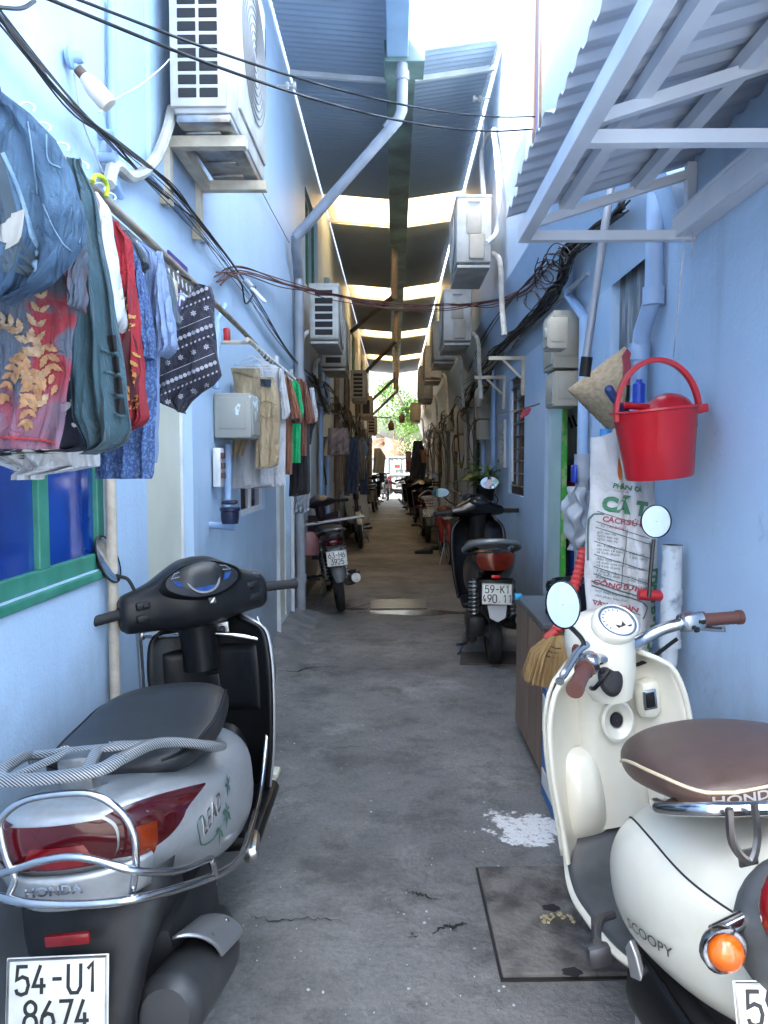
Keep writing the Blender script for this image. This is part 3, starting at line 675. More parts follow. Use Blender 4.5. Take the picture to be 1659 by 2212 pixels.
a = onL(496, 1134, .1); b = B(); b.tube([(LX+.0, a.y, a.z), (LX+.13, a.y-.02, a.z-.01)], .018, 12); ob = b.build('faucet_pipe', pvcb, smooth=40)
tag(ob, 'short white water outlet with dark meter on the left wall', 'water outlet')
b = B(); c = onL(497, 1118, .12); b.lathe([(.001,-.03),(.04,-.03),(.045,0),(.045,.03),(.05,.035),(.05,.05),(.001,.05)], Matrix.Translation(c), 16); b.bbox(c+V((.0,0,.075)), (.07,.08,.02), .008)
b.build('meter_body', mat('navy_plastic', (.01,.015,.05), .4), ob, world=True)
# painted right-hand pipes
X = RX-.045
P1 = onR(1416, 520, .045); P2 = onR(1412, 640, .045); P3 = onR(1388, 715, .05); P4 = onR(1382, 760, .05); 
pipe('wall_pipe', 'thick blue painted pipe with a kink behind the red bucket', [(P1.x,P2.y,2.6), (P2.x,P2.y,P2.z), P3, P4, (P4.x, P4.y, .05)], .036, pvcb, 14, collars=[(P2, (0,0,1)), (P4, (0,0,1))])
P1 = onR(1262, 760, .04)
ob = pipe('wall_pipe', 'pale blue pipe standing at the edge of the open doorway with grey lower half', [onR(1228, 560, .04), onR(1230, 640, .04), (P1.x, P1.y, onR(1258, 690, .04).z), (P1.x, P1.y, 1.45)], .03, pvcb, 12)
b = B(); b.tube([(P1.x, P1.y, 1.45), (P1.x, P1.y, .03)], .036, 12); b.tube([(P1.x, P1.y, 1.33), (P1.x, P1.y, 1.47)], .045, 12); b.build('lower_pipe', pvcg, ob, world=True)
b = B(); b.bbox((P1.x-.05, P1.y-.02, 1.36), (.02, .09, .10), .01); b.tube([(P1.x, P1.y, 1.36), (P1.x-.05, P1.y-.02, 1.37)], .014, 8); b.build('valve_lever', mat('blue_plastic', (.01,.05,.42), .35), ob, world=True)
P1 = onR(1448, 1350, .06); b = B(); b.tube([(P1.x, P1.y, .05), (P1.x, P1.y, 1.12)], .03, 12); b.tube([(P1.x, P1.y, .75), (P1.x, P1.y, 1.12)], .037, 12)
b.tube([(P1.x, P1.y, .90), (P1.x, P1.y, .96)], .041, 12); b.tube([(P1.x, P1.y, .74), (P1.x, P1.y, .77)], .040, 12)
ob = tag(b.build('wall_pipe', mat('flaking_white_pipe', (.50,.56,.62), .55, col2=(.16,.20,.25), ns=14, lo=.50, hi=.66, det=9.)), 'white flaking pipe with red stub behind the cream scooter', 'pipe')
b = B(); b.tube([(P1.x, P1.y, .93), (P1.x-.12, P1.y, .935)], .02, 10); b.build('outlet_stub', mat('red_plastic', (.42, .02, .03), .4), ob, world=True)
pv = [(1046, 'R', 700, 1180, .03, pvcb), (1068, 'R', 720, 1100, .025, pvcb), (1028, 'R', 850, 1150, .03, pvcbr), (1008, 'R', 870, 1120, .03, pvcg), (985, 'R', 900, 1150, .03, pvcbr), (965, 'R', 930, 1130, .03, pvcg), (950, 'R', 930, 1120, .03, pvcbr), (938, 'R', 930, 1110, .03, pvcg), (925, 'R', 940, 1100, .03, pvcbr),
      (692, 'L', 760, 1100, .03, pvcb), (706, 'L', 600, 1200, .035, pvcb), (727, 'L', 800, 1180, .045, pvcbr), (752, 'L', 820, 1150, .04, pvcg), (771, 'L', 830, 1130, .045, pvcbr), (784, 'L', 840, 1110, .04, pvcg), (795, 'L', 850, 1100, .04, pvcbr)]
lbs = ['first blue', 'second blue', 'third', 'fourth', 'fifth', 'sixth', 'seventh', 'eighth', 'ninth', 'thin blue', 'tall blue', 'thick brown', 'grey', 'grimy', 'slim grey', 'last brown']
for (px, sd_, a, c, r, m), q in zip(pv, lbs):
    vpipe(f'{q} vertical wall pipe on the {"right" if sd_=="R" else "left"} facade, counting into the alley', px, sd_, a, c, r, m, .04)
# electric boxes
def ebox(label, c, size, m, parts=0, name='electric_box', cat='electric box', s=1):
    t = thing(name, label, cat, c); b = B(); b.bbox((0,0,0), size, .007); b.build('box_body', m, t)
    x = s*(size[0]/2); b = B(); b.bbox((x, 0, .0), (.012, size[1]*.84, size[2]*.86), .004); d = b.build('box_door', m, t)
    b = B(); b.bbox((x+s*.01, -size[1]*.3, 0), (.01, .02, .05), .003); b.build('latch', steel, d)
    b = B(); b.bbox((-s*.0, -size[1]/2-.002, size[2]*.05), (size[0]*.72, .006, size[2]*.7), .003); b.build('end_plate', m, t)
    return t
gbox = mat('grey_flaking_paint', (.30,.31,.29), .55, col2=(.55,.66,.74), ns=9, lo=.60, hi=.62, det=9.)
a = onL(456, 935, 0); zt = onx(530, 842, LX+.2).z; zb = onx(530, 943, LX+.2).z; ya = onx(530, 900, LX+.17).y
bx = ebox('grey steel electric box with flaking paint left of the khaki shorts', (LX+.10, ya+.22, (zt+zb)/2), (.19, .40, zt-zb), gbox)
a = onL(472, 1010, .03); b = B(); b.bbox((0,0,0), (.04,.09,.2), .008); t = thing('junction_strip', 'narrow white switch strip with brown breakers under the grey electric box', 'switch', a); b.build('strip', whitep, t)
b = B(); [b.bbox((.025,-.01,.06-.05*i), (.02,.05,.03), .004) for i in range(3)]; b.build('breaker', mat('brown_plastic', (.09,.04,.03), .5), t)
mb = mat('beige_meter_plastic', (.44, .42, .35), .5, col2=(.36,.34,.28), ns=3)
for (px, pt, pb, off, dx, dy, lb) in [(1243, 680, 800, .0, .16, .30, 'tall beige meter box above the open green doorway'), (1220, 690, 756, .15, .10, .15, 'small grey meter box fixed in front of the tall beige one'), (1243, 806, 880, .0, .15, .26, 'beige meter box hanging just under the tall one in the doorway'),
      (1056, 838, 905, 0, .14, .3, 'beige meter box between the brown window and the right AC pipes'), (1040, 842, 880, .12, .06, .2, 'little white meter box clipped to a beige one on the right'), (1055, 908, 950, 0, .12, .25, 'lower beige meter box right of the blue pipe'),
      (1003, 880, 938, 0, .14, .5, 'yellowish meter box deeper on the right wall'), (1004, 945, 975, 0, .13, .4, 'lower yellowish meter box deeper on the right wall'), (983, 900, 930, 0, .13, .5, 'brown meter box on the right above the black dress')]:
    a, c = onR(px, pt, off), onR(px, pb, off); ebox(lb, (RX-off-dx/2, a.y, (a.z+c.z)/2), (dx, dy, a.z-c.z), mb, s=-1, name='meter_box', cat='meter box')
for (px, pt, pb, dy, lb) in [(689, 898, 945, .4, 'yellowish meter box left of the brown skirt'), (692, 948, 985, .35, 'lower yellowish meter box left of the brown skirt')]:
    a, c = onL(px, pt), onL(px, pb); ebox(lb, (LX+.08, a.y, (a.z+c.z)/2), (.15, dy, a.z-c.z), mat('yellow_meter_plastic', (.50,.40,.22), .5), s=1, name='meter_box', cat='meter box')
# wall brackets, bulb, number plate, hooks
for (px, py, w_, h, lb) in [(1134, 770, .30, .32, 'cream L shaped wall bracket above the brown window'), (1092, 812, .3, .32, 'cream L shaped wall bracket left of the brown window')]:
    P = onR(px, py); t = B(); x = RX
    t.box(x-w_, x-.002, P.y-.02, P.y+.02, P.z-.03, P.z); t.box(x-.03, x-.002, P.y-.02, P.y+.02, P.z-h, P.z-.031); t.beam((x-.03, P.y, P.z-h*.55), (x-w_*.6, P.y, P.z-.03), .02, .02, (0,1,0))
    tag(t.build('wall_bracket', cream, smooth=0), lb, 'bracket', 'wall brackets by the brown window')
P = onL(133, 115); Q = onx(215, 195, -.62); P = V((LX+.01, onL(140,125).y, onL(140,125).z)); Q = P + V((.13, .03, -.15))
t = thing('wall_lamp', 'unlit frosted light bulb on a tilted socket on the near left wall', 'lamp', P, sc=.62); d = (Q-P).normalized()
T = d.to_track_quat('Z', 'Y').to_matrix().to_4x4()
b = B(); b.lathe([(.001,0),(.045,.0),(.05,.02),(.03,.03),(.022,.07),(.001,.07)], Matrix.Rotation(R(90),4,'Y') , 16); b.tube([(.0,0,0), d*.07], .018, 12); b.build('lamp_base', pvcb, t)
b = B(); b.tube([d*.06, d*.115], .024, 14); b.build('lamp_socket', mat('brown_bakelite', (.10,.06,.045), .5), t)
b = B(); b.lathe([(.001,.10),(.026,.10),(.038,.14),(.044,.17),(.044,.235),(.036,.26),(.001,.265)], T, 20); b.build('bulb', mat('frosted_bulb', (.72,.66,.56), .3, col2=(.62,.55,.45), ns=8), t)
P = onL(385, 628, .02); b = B(); t = thing('number_plate_sign', 'purple house number plate reading 5A on the left wall', 'house number', P)
b.box(-.004, .004, -.14, .14, -.13, .13); b.build('plate', mat('purple_enamel', (.06,.04,.22), .3), t, smooth=0)
M = Matrix.Translation((.006,0,-.01)) @ Matrix(((0,0,1,0),(-1,0,0,0),(0,1,0,0),(0,0,0,1))); M = Matrix.Translation((.006,0,-.01)) @ Matrix(((0,0,1,0),(1,0,0,0),(0,1,0,0),(0,0,0,1)))
b = B(); b.text('5A', .17, M, bold=.003); b.build('lettering', mat('white_enamel', (.8,.8,.8), .4), t, smooth=0)
# insulators and clothes hooks
def reel(label, P, ax):
    b = B(); T = V(ax).to_track_quat('Z','Y').to_matrix().to_4x4(); T.translation = P
    b.lathe([(.001,0),(.03,0),(.03,.02),(.015,.03),(.015,.05),(.03,.06),(.03,.08),(.001,.08)], T, 14); b.tube([V(P)-V(ax)*.12, V(P)], .008, 6)
    tag(b.build('insulator', mat('porcelain', (.75,.72,.66), .25)), label, 'insulator', 'white reel insulators holding the overhead wires')
reel('white reel insulator at the right roof edge', onR(1040, 213, .08), (-1, 0, 0)); reel('white reel insulator on the left wall under the roof edge', onL(618, 185, .06), (1, 0, 0))
# ---------------------------------------------------------------- overhead wires and cable bundles
def cable(name, label, runs, m, cat='cable'):
    o = V(runs[0][0][0]); t = thing(name, label, cat, o)
    for pts, r in runs: b = B(); b.tube(cr(pts, 8), r, 6); b.build('cable' if cat != 'conduit' else 'conduit', m, t, world=True, smooth=60)
    return t
def wob(pts, a, rng): return [V(p)+V((rng.uniform(-a,a), rng.uniform(-a,a)*2, rng.uniform(-a,a))) for p in pts]
rg = random.Random(5)
A, Bp = onL(96, 0, .04), onR(1150, 280, .1)
def sag(a, c, d, n=6): return [lerp(a, c, i/n)+V((0,0,-d*4*(i/n)*(1-i/n))) for i in range(n+1)]
cable('overhead_wire', 'twin black wires crossing overhead from left wall to the white insulator', [(sag(onL(100, -4, .02), onR(1150, 279, .02), .12), .0055), (sag(onL(135, -14, .02), onR(1155, 252, .02), .10), .005)], wire)
runs = []
for i in range(7):
    pts = [onL(-20, 18, .05), onL(60, 120, .06), onL(160, 240, .07), onL(260, 315, .07), onL(370, 400, .06), onL(440, 490, .05), onL(510, 580, .05), onL(560, 655, .05), onL(632, 772, .05), onL(690, 825, .05)]
    runs.append((wob(pts, .008, rg), rg.choice([.002, .0026, .0034])))
for i in range(5):
    pts = [onL(-20, rg.uniform(-10, 40), .04), onL(110, 170+rg.uniform(-15, 10), .05), onL(250, 320+rg.uniform(-15, 15), .05), onL(390, 455+rg.uniform(-25, 15), .05), onL(500, 590+rg.uniform(-15, 10), .04), onL(580, 700+rg.uniform(-12, 12), .04), onL(636, 782, .04)]
    runs.append((pts, .0018))
cable('cable_bundle', 'sagging bundle of black cables along the near left wall', runs, mat('grey_black_cable', (.045,.042,.042), .5))
cable('cable_bundle', 'thin loose black cable dipping below the bundle on the left wall', [([onL(240, 300, .05), onL(330, 400, .04), onL(430, 480, .03), onL(455, 505, .03)], .004), ([onL(545, 375, .05), onL(590, 460, .03), onL(625, 525, .02)], .003), ([onL(-10, 15, .05), onL(45, 18, .05), onL(75, 2, .05)], .005)], wire)
runs = []
for i in range(6):
    pts = [onL(465, 605, .05), onL(530, 585, .05), onL(620, 615, .1), ony(720, 640, 7.0), ony(850, 662, 7.2), ony(960, 662, 7.2), onR(1060, 652, .1), onR(1130, 632, .05), onR(1180, 570, .04)]
    runs.append((wob(pts, .035, rg), .0042))
cable('cable_bundle', 'loose dark red wires strung across the alley between both walls', runs, wirer)
runs = []; loops = []
base = [(1010, 835), (1060, 775), (1100, 735), (1150, 690), (1190, 640), (1215, 600), (1228, 545), (1290, 500), (1350, 450)]
for i in range(22):
    k = rg.randint(0, 2); pts = [onR(x+rg.uniform(-11,11), y+rg.uniform(-17,17), rg.uniform(.03,.10)) for x, y in base[k:]]
    runs.append((pts, rg.choice([.004, .005, .006, .008])))
for i in range(15):
    x, y = rg.choice([(1180, 600), (1195, 575), (1150, 650), (1210, 560)]); r = rg.uniform(15, 42); an = rg.uniform(0, 6)
    runs.append(([onR(x+r*cos(an+q*.8)*rg.uniform(.7,1.1), y+r*1.1*sin(an+q*.8)*rg.uniform(.7,1.1), .06+.01*q) for q in range(7)], .0035))
cable('cable_bundle', 'thick tangle of black cables looped along the right wall below the awning', runs, wire)
runs = []
for i in range(5): runs.append(([onR(1010+rg.uniform(-5,5), 850, .05), onR(1075, 780+rg.uniform(-6,6), .05), onR(1140, 712+rg.uniform(-6,6), .05), onR(1200, 655+rg.uniform(-5,5), .05), onR(1270, 590, .05)], .013))
cable('conduit_bundle', 'grey conduits running up the right wall behind the cable tangle', runs, pvcg, 'conduit')
runs = []
for i in range(3): runs.append((wob([onR(1180+i*12, 560, .05), onR(1110, 640, .05), onR(1050, 720, .04), onR(1010, 800, .04)], .02, rg), .004))
cable('cable_bundle', 'thin straight wires fanning down the right wall toward the air conditioner', runs, wire)
for side, lb, m in (('L', 'long grimy bundle of cables sagging along the far left wall', wire), ('R', 'long grimy bundle of cables sagging along the far right wall', wire)):
    runs = []; s = 1 if side == 'L' else -1; X = LX if side == 'L' else RX
    for i in range(8):
        pts = [(X+s*rg.uniform(.03,.12), y, 2.25+rg.uniform(-.12,.12)+.12*sin(y*1.3+i)) for y in [8+1.5*q for q in range(14)]]; runs.append((pts, rg.choice([.008,.011,.014])))
    cable('cable_bundle', lb, runs, m)
    runs = []
    for i in range(26):
        y = rg.uniform(9, 27); z = rg.uniform(1.9, 2.6); runs.append(([(X+s*.05, y, z), (X+s*rg.uniform(.1,.2), y+rg.uniform(-.3,.3), z-rg.uniform(.1,.4)), (X+s*.06, y+rg.uniform(-.5,.5), z-rg.uniform(.3,.9)), (X+s*.03, y+rg.uniform(-.5,.5), z-rg.uniform(.6,1.3))], rg.choice([.006,.008,.012])))
    cable('cable_bundle', lb.replace('long grimy bundle of cables sagging', 'loose drooping ends of old wires hanging'), runs, pvcbr)
P = onR(1040, 215, .1)
cable('cable_bundle', 'white insulated hoses rising beside the highest right air conditioner', [([onR(1068, 280, .05), onR(1050, 300, .06), onR(1040, 340, .08), onR(1045, 430, .12)], .022), ([onR(1066, 283, .05), onR(1072, 330, .05), onR(1078, 430, .06), onR(1072, 500, .08), onR(1050, 525, .2)], .020), ([onR(1108, 0, .03), onR(1070, 110, .05), onR(1042, 210, .08), onR(1045, 300, .08), onR(1040, 380, .05)], .006)], wirew, 'hose')
cable('cable_bundle', 'short black wire tails and ties hanging from the left drying rail', [([onL(310, 530, .2), onL(312, 545, .2), onL(320, 560, .2)], .004), ([onL(355, 580, .2), onL(385, 592, .2), onL(412, 605, .2)], .004), ([onL(490, 590, .1), onL(520, 610, .1), onL(530, 655, .1), onL(545, 640, .08), onL(552, 620, .06)], .005)], wire)
cable('cable_bundle', 'thin twisted white wire running from the near air conditioner to the left wall', [([onL(215, 243, .03), onL(250, 214, .05), onL(300, 186, .05), onL(345, 150, .08), onL(366, 128, .1)], .003), ([onL(160, 160, .02), onL(178, 260, .02), onL(222, 372, .02)], .003)], wirew)
# two energy-saving lamps on the cable run
P = onL(548, 628, .12); b = B(); t = thing('wall_lamp', 'small unlit compact fluorescent bulb dangling from cables on the left wall', 'lamp', P)
b.tube([(-.05,.0,.06), (-.01,0,.015)], .02, 12); b.build('lamp_socket', pvcg, t)
b = B()
for q in (-.012, .012): b.tube([(-.01+q*.3,q,.015), (.06+q*.3,q,-.06)], .008, 8)
b.tube([(.06-.004,-.012,-.06),(.064,0,-.064),(.064,.012,-.06)], .008, 8); b.build('bulb', mat('frosted_tube', (.75,.75,.72), .3), t)
# ---------------------------------------------------------------- awning on the right
af = mat('awning_frame_paint', (.62, .67, .74), .4, col2=(.52,.57,.65), ns=4)
Ye = 2.86; o_ = ony(1130, 508, Ye); bx_, bz_ = o_.x, o_.z
t = thing('awning', 'corrugated metal awning on a pale steel frame sticking out of the right wall', 'awning', (RX, Ye, bz_))
se = ony(1082, 468, 2.92); xe, ze = se.x, se.z; xw, zw = RX+.02, se.z+.19
def tri(p):
    p %= 1.; return 4*abs(p-.5)-1
b = B(); b.grid(lambda u, v: (lerp(xe+(.018 if int(lerp(1.0,2.92,u)/.52)%2 else 0), xw, v), lerp(1.0, 2.92, u), lerp(ze, zw, v)+.012*max(-.7, min(.7, 1.8*tri(lerp(1.0,2.92,u)/.105)))), 640, 2)
b.build('awning_sheet', awnm, t, world=True, smooth=30, fix=False, solid=.003)
b = B()
b.box(bx_-.02, bx_+.022, 1.01, Ye, bz_-.03, bz_+.025); b.build('front_beam', af, t, world=True, bevel=.003, smooth=0)
zi = lambda x: lerp(ze, zw, (x-xe)/(xw-xe))-.026
for x in (.62, .875):
    b = B(); b.box(x-.02, x+.02, 1.01, Ye+.02, zi(x)-.04, zi(x)); b.build('purlin', af, t, world=True, smooth=0)
for y in (1.05, onx(1252, 338, bx_).y, Ye-.02):
    b = B(); b.box(bx_+.0225, RX-.003, y-.018, y+.018, bz_-.028, bz_+.006)
    if y > 2: b.beam((bx_+.02, y, bz_+.03), (xw-.02, y, zi(xw-.02)-.03), .03, .03)
    b.box(RX-.035, RX-.003, y-.017, y+.017, bz_+.0065, zw-.03); b.build('frame_arm', af, t, world=True, smooth=0)
# steel channel along the wall under the awning
a = onR(1472, 500, .04); b = B(); z = a.z; 
b.box(RX-.075, RX-.002, 1.0, a.y, z+.045, z+.06); b.box(RX-.075, RX-.06, 1.0, a.y, z-.03, z+.0445); b.box(RX-.059, RX-.002, 1.0, a.y, z-.03, z-.018); b.tube([(RX-.07, a.y-.95, z+.06), (RX-.07, a.y-.95, z+.26)], .006, 6)
tag(b.build('wall_channel', af, smooth=0, bevel=.002), 'pale steel channel bolted along the right wall under the awning', 'channel')
b = B(); b.tube([onR(1478, 520, .05), onR(1470, 600, .05), onR(1462, 700, .04), onR(1455, 772, .06)], .0022, 5); b.tube([onR(1497, 500, .05), onR(1494, 560, .05)], .0022, 5)
tag(b.build('hanging_wire', steel), 'thin wires hanging down the right wall above the bucket', 'wire')
p, q = ony(1322, 385, 3.1), ony(1276, 802, 3.1); q = V((q.x, 3.2, q.z))
t = thing('crank_rod', 'long grey metal rod with black end cap hanging beside the wall vent', 'rod', q); b = B(); b.tube([(0,0,.03), p-q], .017, 10); b.build('rod', mat('dull_steel', (.30,.32,.36), .4, .4), t)
b = B(); b.tube([(0,0,-.01), (p-q).normalized()*.07], .024, 10); b.build('end_cap', blk, t)
# ---------------------------------------------------------------- conical hat
straw = mat('palm_leaf_straw', (.40,.31,.20), .75, col2=(.27,.20,.12), ns=60, stretch=(1,1,.25), bump=.35, bs=80)
hy = onR(1352, 850).y; hz = onR(1352, 848).z
t = thing('conical_hat', 'pale straw conical hat hanging on the right wall behind the red bucket', 'hat', (RX-.03, hy, hz), (0, R(-86), R(-9)))
b = B(); n = 28; pr = [(.002, .235)]; 
for i in range(1, n+1): pr.append((.205*i/n, .235*(1-i/n)+.0042*(i % 2)))
b.grid(lambda u, v: V(((.002+.203*u)*(1+.010*(int(v*144+.5)%2))*cos(2*pi*v), (.002+.203*u)*(1+.010*(int(v*144+.5)%2))*sin(2*pi*v), .235*(1-u)+.0035*(int(u*28+.5)%2))), 28, 144); b.lathe([(.203, .004), (.1, .11), (.003, .222)], None, 40); b.build('crown', straw, t, smooth=60, fix=False)
b = B(); b.tube([(.205*cos(a*pi/24), .205*sin(a*pi/24), 0) for a in range(48)], .005, 6, closed=True); b.build('rim', straw, t)
# ---------------------------------------------------------------- red bucket and what is in it
redp = mat('red_bucket_plastic', (.50,.010,.022), .28, col2=(.40,.010,.02), ns=5, coat=.35, spec=.5)
bc = ony(1428, 1000, 2.66)
t = thing('bucket', 'red plastic bucket with arched handle hung on the right wall', 'bucket', (bc.x-.005, 2.66, ony(1430, 1032, 2.66).z), (R(2), R(-6), 0))
b = B(); b.lathe([(.001,.004),(.108,.0),(.113,.008),(.138,.225),(.140,.228),(.152,.231),(.152,.238),(.137,.238),(.134,.225),(.108,.012),(.001,.012)], None, 48)
b.bbox((.138,-.03,.222),(.05,.05,.03),.006); b.build('bucket_body', redp, t, fix=True)
b = B(); N = 24; rings = []
for i in range(N+1):
    a = pi*i/N; x, z = -.132*cos(a), .205+.185*sin(a)**.9; n_ = V((cos(a)*-1, 0, sin(a))); ys = .013
    rings.append([V((x,-ys,z)), V((x,ys,z)), V((x,ys,z))+n_*.017, V((x,-ys,z))+n_*.017])
T = Matrix.Translation((0,-.03,0)); b.loft([[T @ p for p in r] for r in rings]); b.build('handle', redp, t, bevel=.003)
t = thing('water_scoop', 'red plastic bowl upside down inside the red bucket', 'bowl', (bc.x+.03, 2.68, t.location.z+.19), (0, R(8), 0)); b = B(); b.lathe([(.095,.0),(.085,.05),(.055,.085),(.03,.098),(.001,.10)], None, 28); b.lathe([(.088,.0),(.08,.046),(.05,.08),(.001,.094)], None, 28); b.build('bowl', redp, t, fix=False)
p = ony(1316, 842, 2.62); q = ony(1352, 905, 2.66); d = p-q
t = thing('brush_handle', 'dark blue brush handle sticking out of the red bucket', 'brush', q); b = B(); b.tube([(0,0,0), d*.5, d], [.016,.013,.017], 10); b.ball(d, .017, 10); b.build('grip', mat('navy_handle', (.012,.03,.12), .35), t)
p = ony(1345, 876, 2.64); b = B(); b.tube([p, ony(1420, 880, 2.68), ony(1450, 885, 2.7)], .012, 8); tag(b.build('scoop_handle', redp), 'red scoop handle lying across the rim of the red bucket', 'scoop')
p = onR(1380, 852, .09); b = B(); b.lathe([(.001,-.06),(.025,-.06),(.025,.04),(.012,.05),(.012,.06),(.001,.06)], Matrix.Translation(p), 14); tag(b.build('spray_bottle', mat('blue_plastic', (.01,.05,.42), .35)), 'small blue bottle wedged behind the red bucket', 'bottle')
p = onR(1352, 790, .12); b = B(); b.prism([(-.015,-.08),(.015,-.08),(.02,.0),(.012,.03),(.018,.05),(0,.07),(-.02,.04),(-.014,.0)], .01, Matrix.Translation(p) @ Euler((R(90),0,R(10))).to_matrix().to_4x4()); tag(b.build('dustpan_handle', mat('faded_red_plastic', (.32,.05,.06), .5)), 'faded red plastic handle poking up behind the bucket', 'handle')
# ---------------------------------------------------------------- printed woven sack
sackm = mat('woven_sack', (.60,.60,.60), .6, col2=(.50,.50,.51), ns=7, bump=.35, bs=70)
SY = 2.98
TL_, TR_ = ony(1272, 945, SY), ony(1412, 985, SY); BL_, BR_ = ony(1262, 1500, SY), ony(1395, 1500, SY)
def sack(u, v, k=0.):
    xl = lerp(BL_.x, TL_.x, v)+.008*sin(v*9); xr = lerp(BR_.x, TR_.x, v)+.03*sin(pi*min(1, v*1.1))
    z = lerp(BL_.z, TL_.z, v)
    if v > .82: z += (v-.82)*.25*max(0, 1-abs(u-.5)*3)-.06*max(0,(u-.72))*(v-.82)/.18
    x = lerp(xl, xr, u)
    fold = .03*math.exp(-((u-.43-.28*(1-v))/.05)**2)*(.3+.7*v) - .02*math.exp(-((u-.56-.28*(1-v))/.1)**2)
    y = SY - .055*sin(pi*u)**.7 + fold + .008*sin(u*15+v*6)*sin(v*11) + .006*sin(v*31+u*9)
    return V((x, y+k, z))
t = thing('fertilizer_sack', 'white woven sack with green and red print hung below the conical hat', 'sack', (.87, SY, .5))
b = B(); rows = 70; rg = []
for i in range(rows+1):
    v = i/rows; fr = [sack(j/40, v) for j in range(41)]; bk = [V((p.x, SY+.05*sin(pi*j/40)**.7+.004, p.z)) for j, p in enumerate(fr)][::-1][1:-1]; rg.append(fr+bk)
b.loft(rg); b.build('sack_body', sackm, t, world=True, smooth=70)
grn = mat('green_print', (.06,.20,.11), .7); rdp = mat('red_print', (.36,.07,.10), .7); dgr = mat('dark_green_print', (.09,.15,.14), .7)
def wrap(bd, fn):
    o = len(bd.v); fn(bd)
    for i in range(o, len(bd.v)):
        p = bd.v[i]; u, v = p.x, p.y; q = sack(max(0, min(1, u)), max(0, min(1, v)), -.004); bd.v[i] = q
HS = TL_.z - BL_.z; WS = TR_.x-TL_.x
def stext(bd, s, u, v, size, skew=-.22, al='LEFT', bold=0.):
    v = .745+(v-.6)*.72; size *= .82
    M = Matrix(((1/WS,0,0,u),(0,1/HS,0,v),(0,0,1,0),(0,0,0,1))) @ Matrix.Rotation(R(-9),4,'Z')
    wrap(bd, lambda q: q.text(s, size, M, al, bold=bold))
def sline(bd, pts, w_=.004, n=14):
    pts = [(a, .745+(c-.6)*.72) for a, c in pts]
    def f(q):
        for (a, c) in zip(pts, pts[1:]):
            a, c = V((*a, 0)), V((*c, 0)); d = V(((c.x-a.x)*WS, (c.y-a.y)*HS, 0)); nr = V((-d.y, d.x, 0)).normalized()*w_/2; nr = V((nr.x/WS, nr.y/HS, 0))
            for i in range(n):
                p, r = lerp(a, c, i/n), lerp(a, c, (i+1)/n); q.add([p-nr, r-nr, r+nr, p+nr], [(0,1,2,3)])
    wrap(bd, f)
g, d_ = B(), B(); rl = []
def rtext(*a, **k): q = B(); stext(q, *a, **k); rl.append(q)
stext(g, 'CÁ T', .17, .605, .085, bold=.005); stext(g, 'PHÂN CÁ', .30, .70, .03, bold=.001)
rtext('CÁCH SỬ DỤNG', .18, .525, .034, bold=.001); rtext('CÔNG DỤNG', .10, .185, .034, bold=.001); rtext('VÀ AN TOÀN', .08, .075, .03, bold=.001); rtext('VỊ TRÍ BÓN', .16, .490, .018); rtext('CỦA NHÀ', .32, .675, .014)
for i, (s_, v) in enumerate([('gốc sau vụ', .455), ('ngọn sau vụ', .437), ('ngọn sau vụ', .419), ('lần 3 tháng / lần', .385), ('cây con cơ bản', .367), ('và kinh doanh', .349), ('đầu mùa mưa', .315), ('và cuối mùa mưa', .297), ('và kinh doanh', .279), ('3 tháng / lần', .250), ('cây kiến thiết', .234), ('tháng/lần', .215), ('mọi loại cây trồng.', .140), ('cho phân bón khác.', .115), ('thoáng mát', .045), ('tránh mưa', .020)]): stext(d_, s_, .13 if v > .2 else .12, v, .0165)
for s_, v in [('100-200', .375), ('120-180 kg', .355), ('200-300', .30), ('200-300 g/cây', .245), ('300-500 g/cây', .228), ('70-130 kg', .205)]: stext(d_, s_, .56, v-.03, .0165)
for v in (.56, .505, .475, .40, .33, .265, .225): sline(d_, [(.10, v+.005), (.85, v-.085)], .003)
sline(d_, [(.53, .47), (.44, .165)], .003); sline(d_, [(.08, .19), (.80, .10), (.88, .12), (.86, .40)], .006); sline(d_, [(.08, .165), (.72, .09), (.80, .06), (.74, -.0)], .006); sline(d_, [(.08,.09),(.7,.02)], .004)
sline(d_, [(.03, .30), (.01, .52), (.06, .55), (.2, .55)], .006)
g.build('green_lettering', grn, t, world=True, smooth=0, fix=False); [q.build('red_lettering', rdp, t, world=True, smooth=0, fix=False) for q in rl]; d_.build('table_print', dgr, t, world=True, smooth=0, fix=False)
b = B()
def drop(q, sx, sy):
    q.add([( .40+sx*.045*cos(a*pi/8), .865+sy*(.03*sin(a*pi/8)+(.012 if 2 < a < 6 else 0)), 0) for a in range(16)], [list(range(16))])
wrap(b, lambda q: drop(q, 1, 1)); b.build('emblem', mat('orange_print', (.55,.16,.02), .6), t, world=True, smooth=0, fix=False)
b = B(); wrap(b, lambda q: q.text('PHÂN BÓN CÁ', .05, Matrix(((0,1/WS,0,.965),(-1/HS,0,0,.33),(0,0,1,0),(0,0,0,1))), bold=.003)); b.build('green_lettering', grn, t, world=True, smooth=0, fix=False)
b = B(); p = onR(1333, 918, .12); b.tube([p+V((.1,.0,.04)), p+V((.0,0,.03)), p, p+V((.01,0,-.03)), p+V((.03,0,-.03))], .006, 8); tag(b.build('hook', wire), 'black hook holding up the white printed sack', 'hook')
p = ony(1308, 938, 3.02); b = B(); b.lathe([(.03,-.12),(.03,-.03),(.022,-.01),(.022,.02),(.001,.022)], Matrix.Translation(p), 16); tag(b.build('bottle', mat('light_blue_cap', (.04,.22,.50), .4)), 'blue capped bottle poking out behind the printed sack', 'bottle')
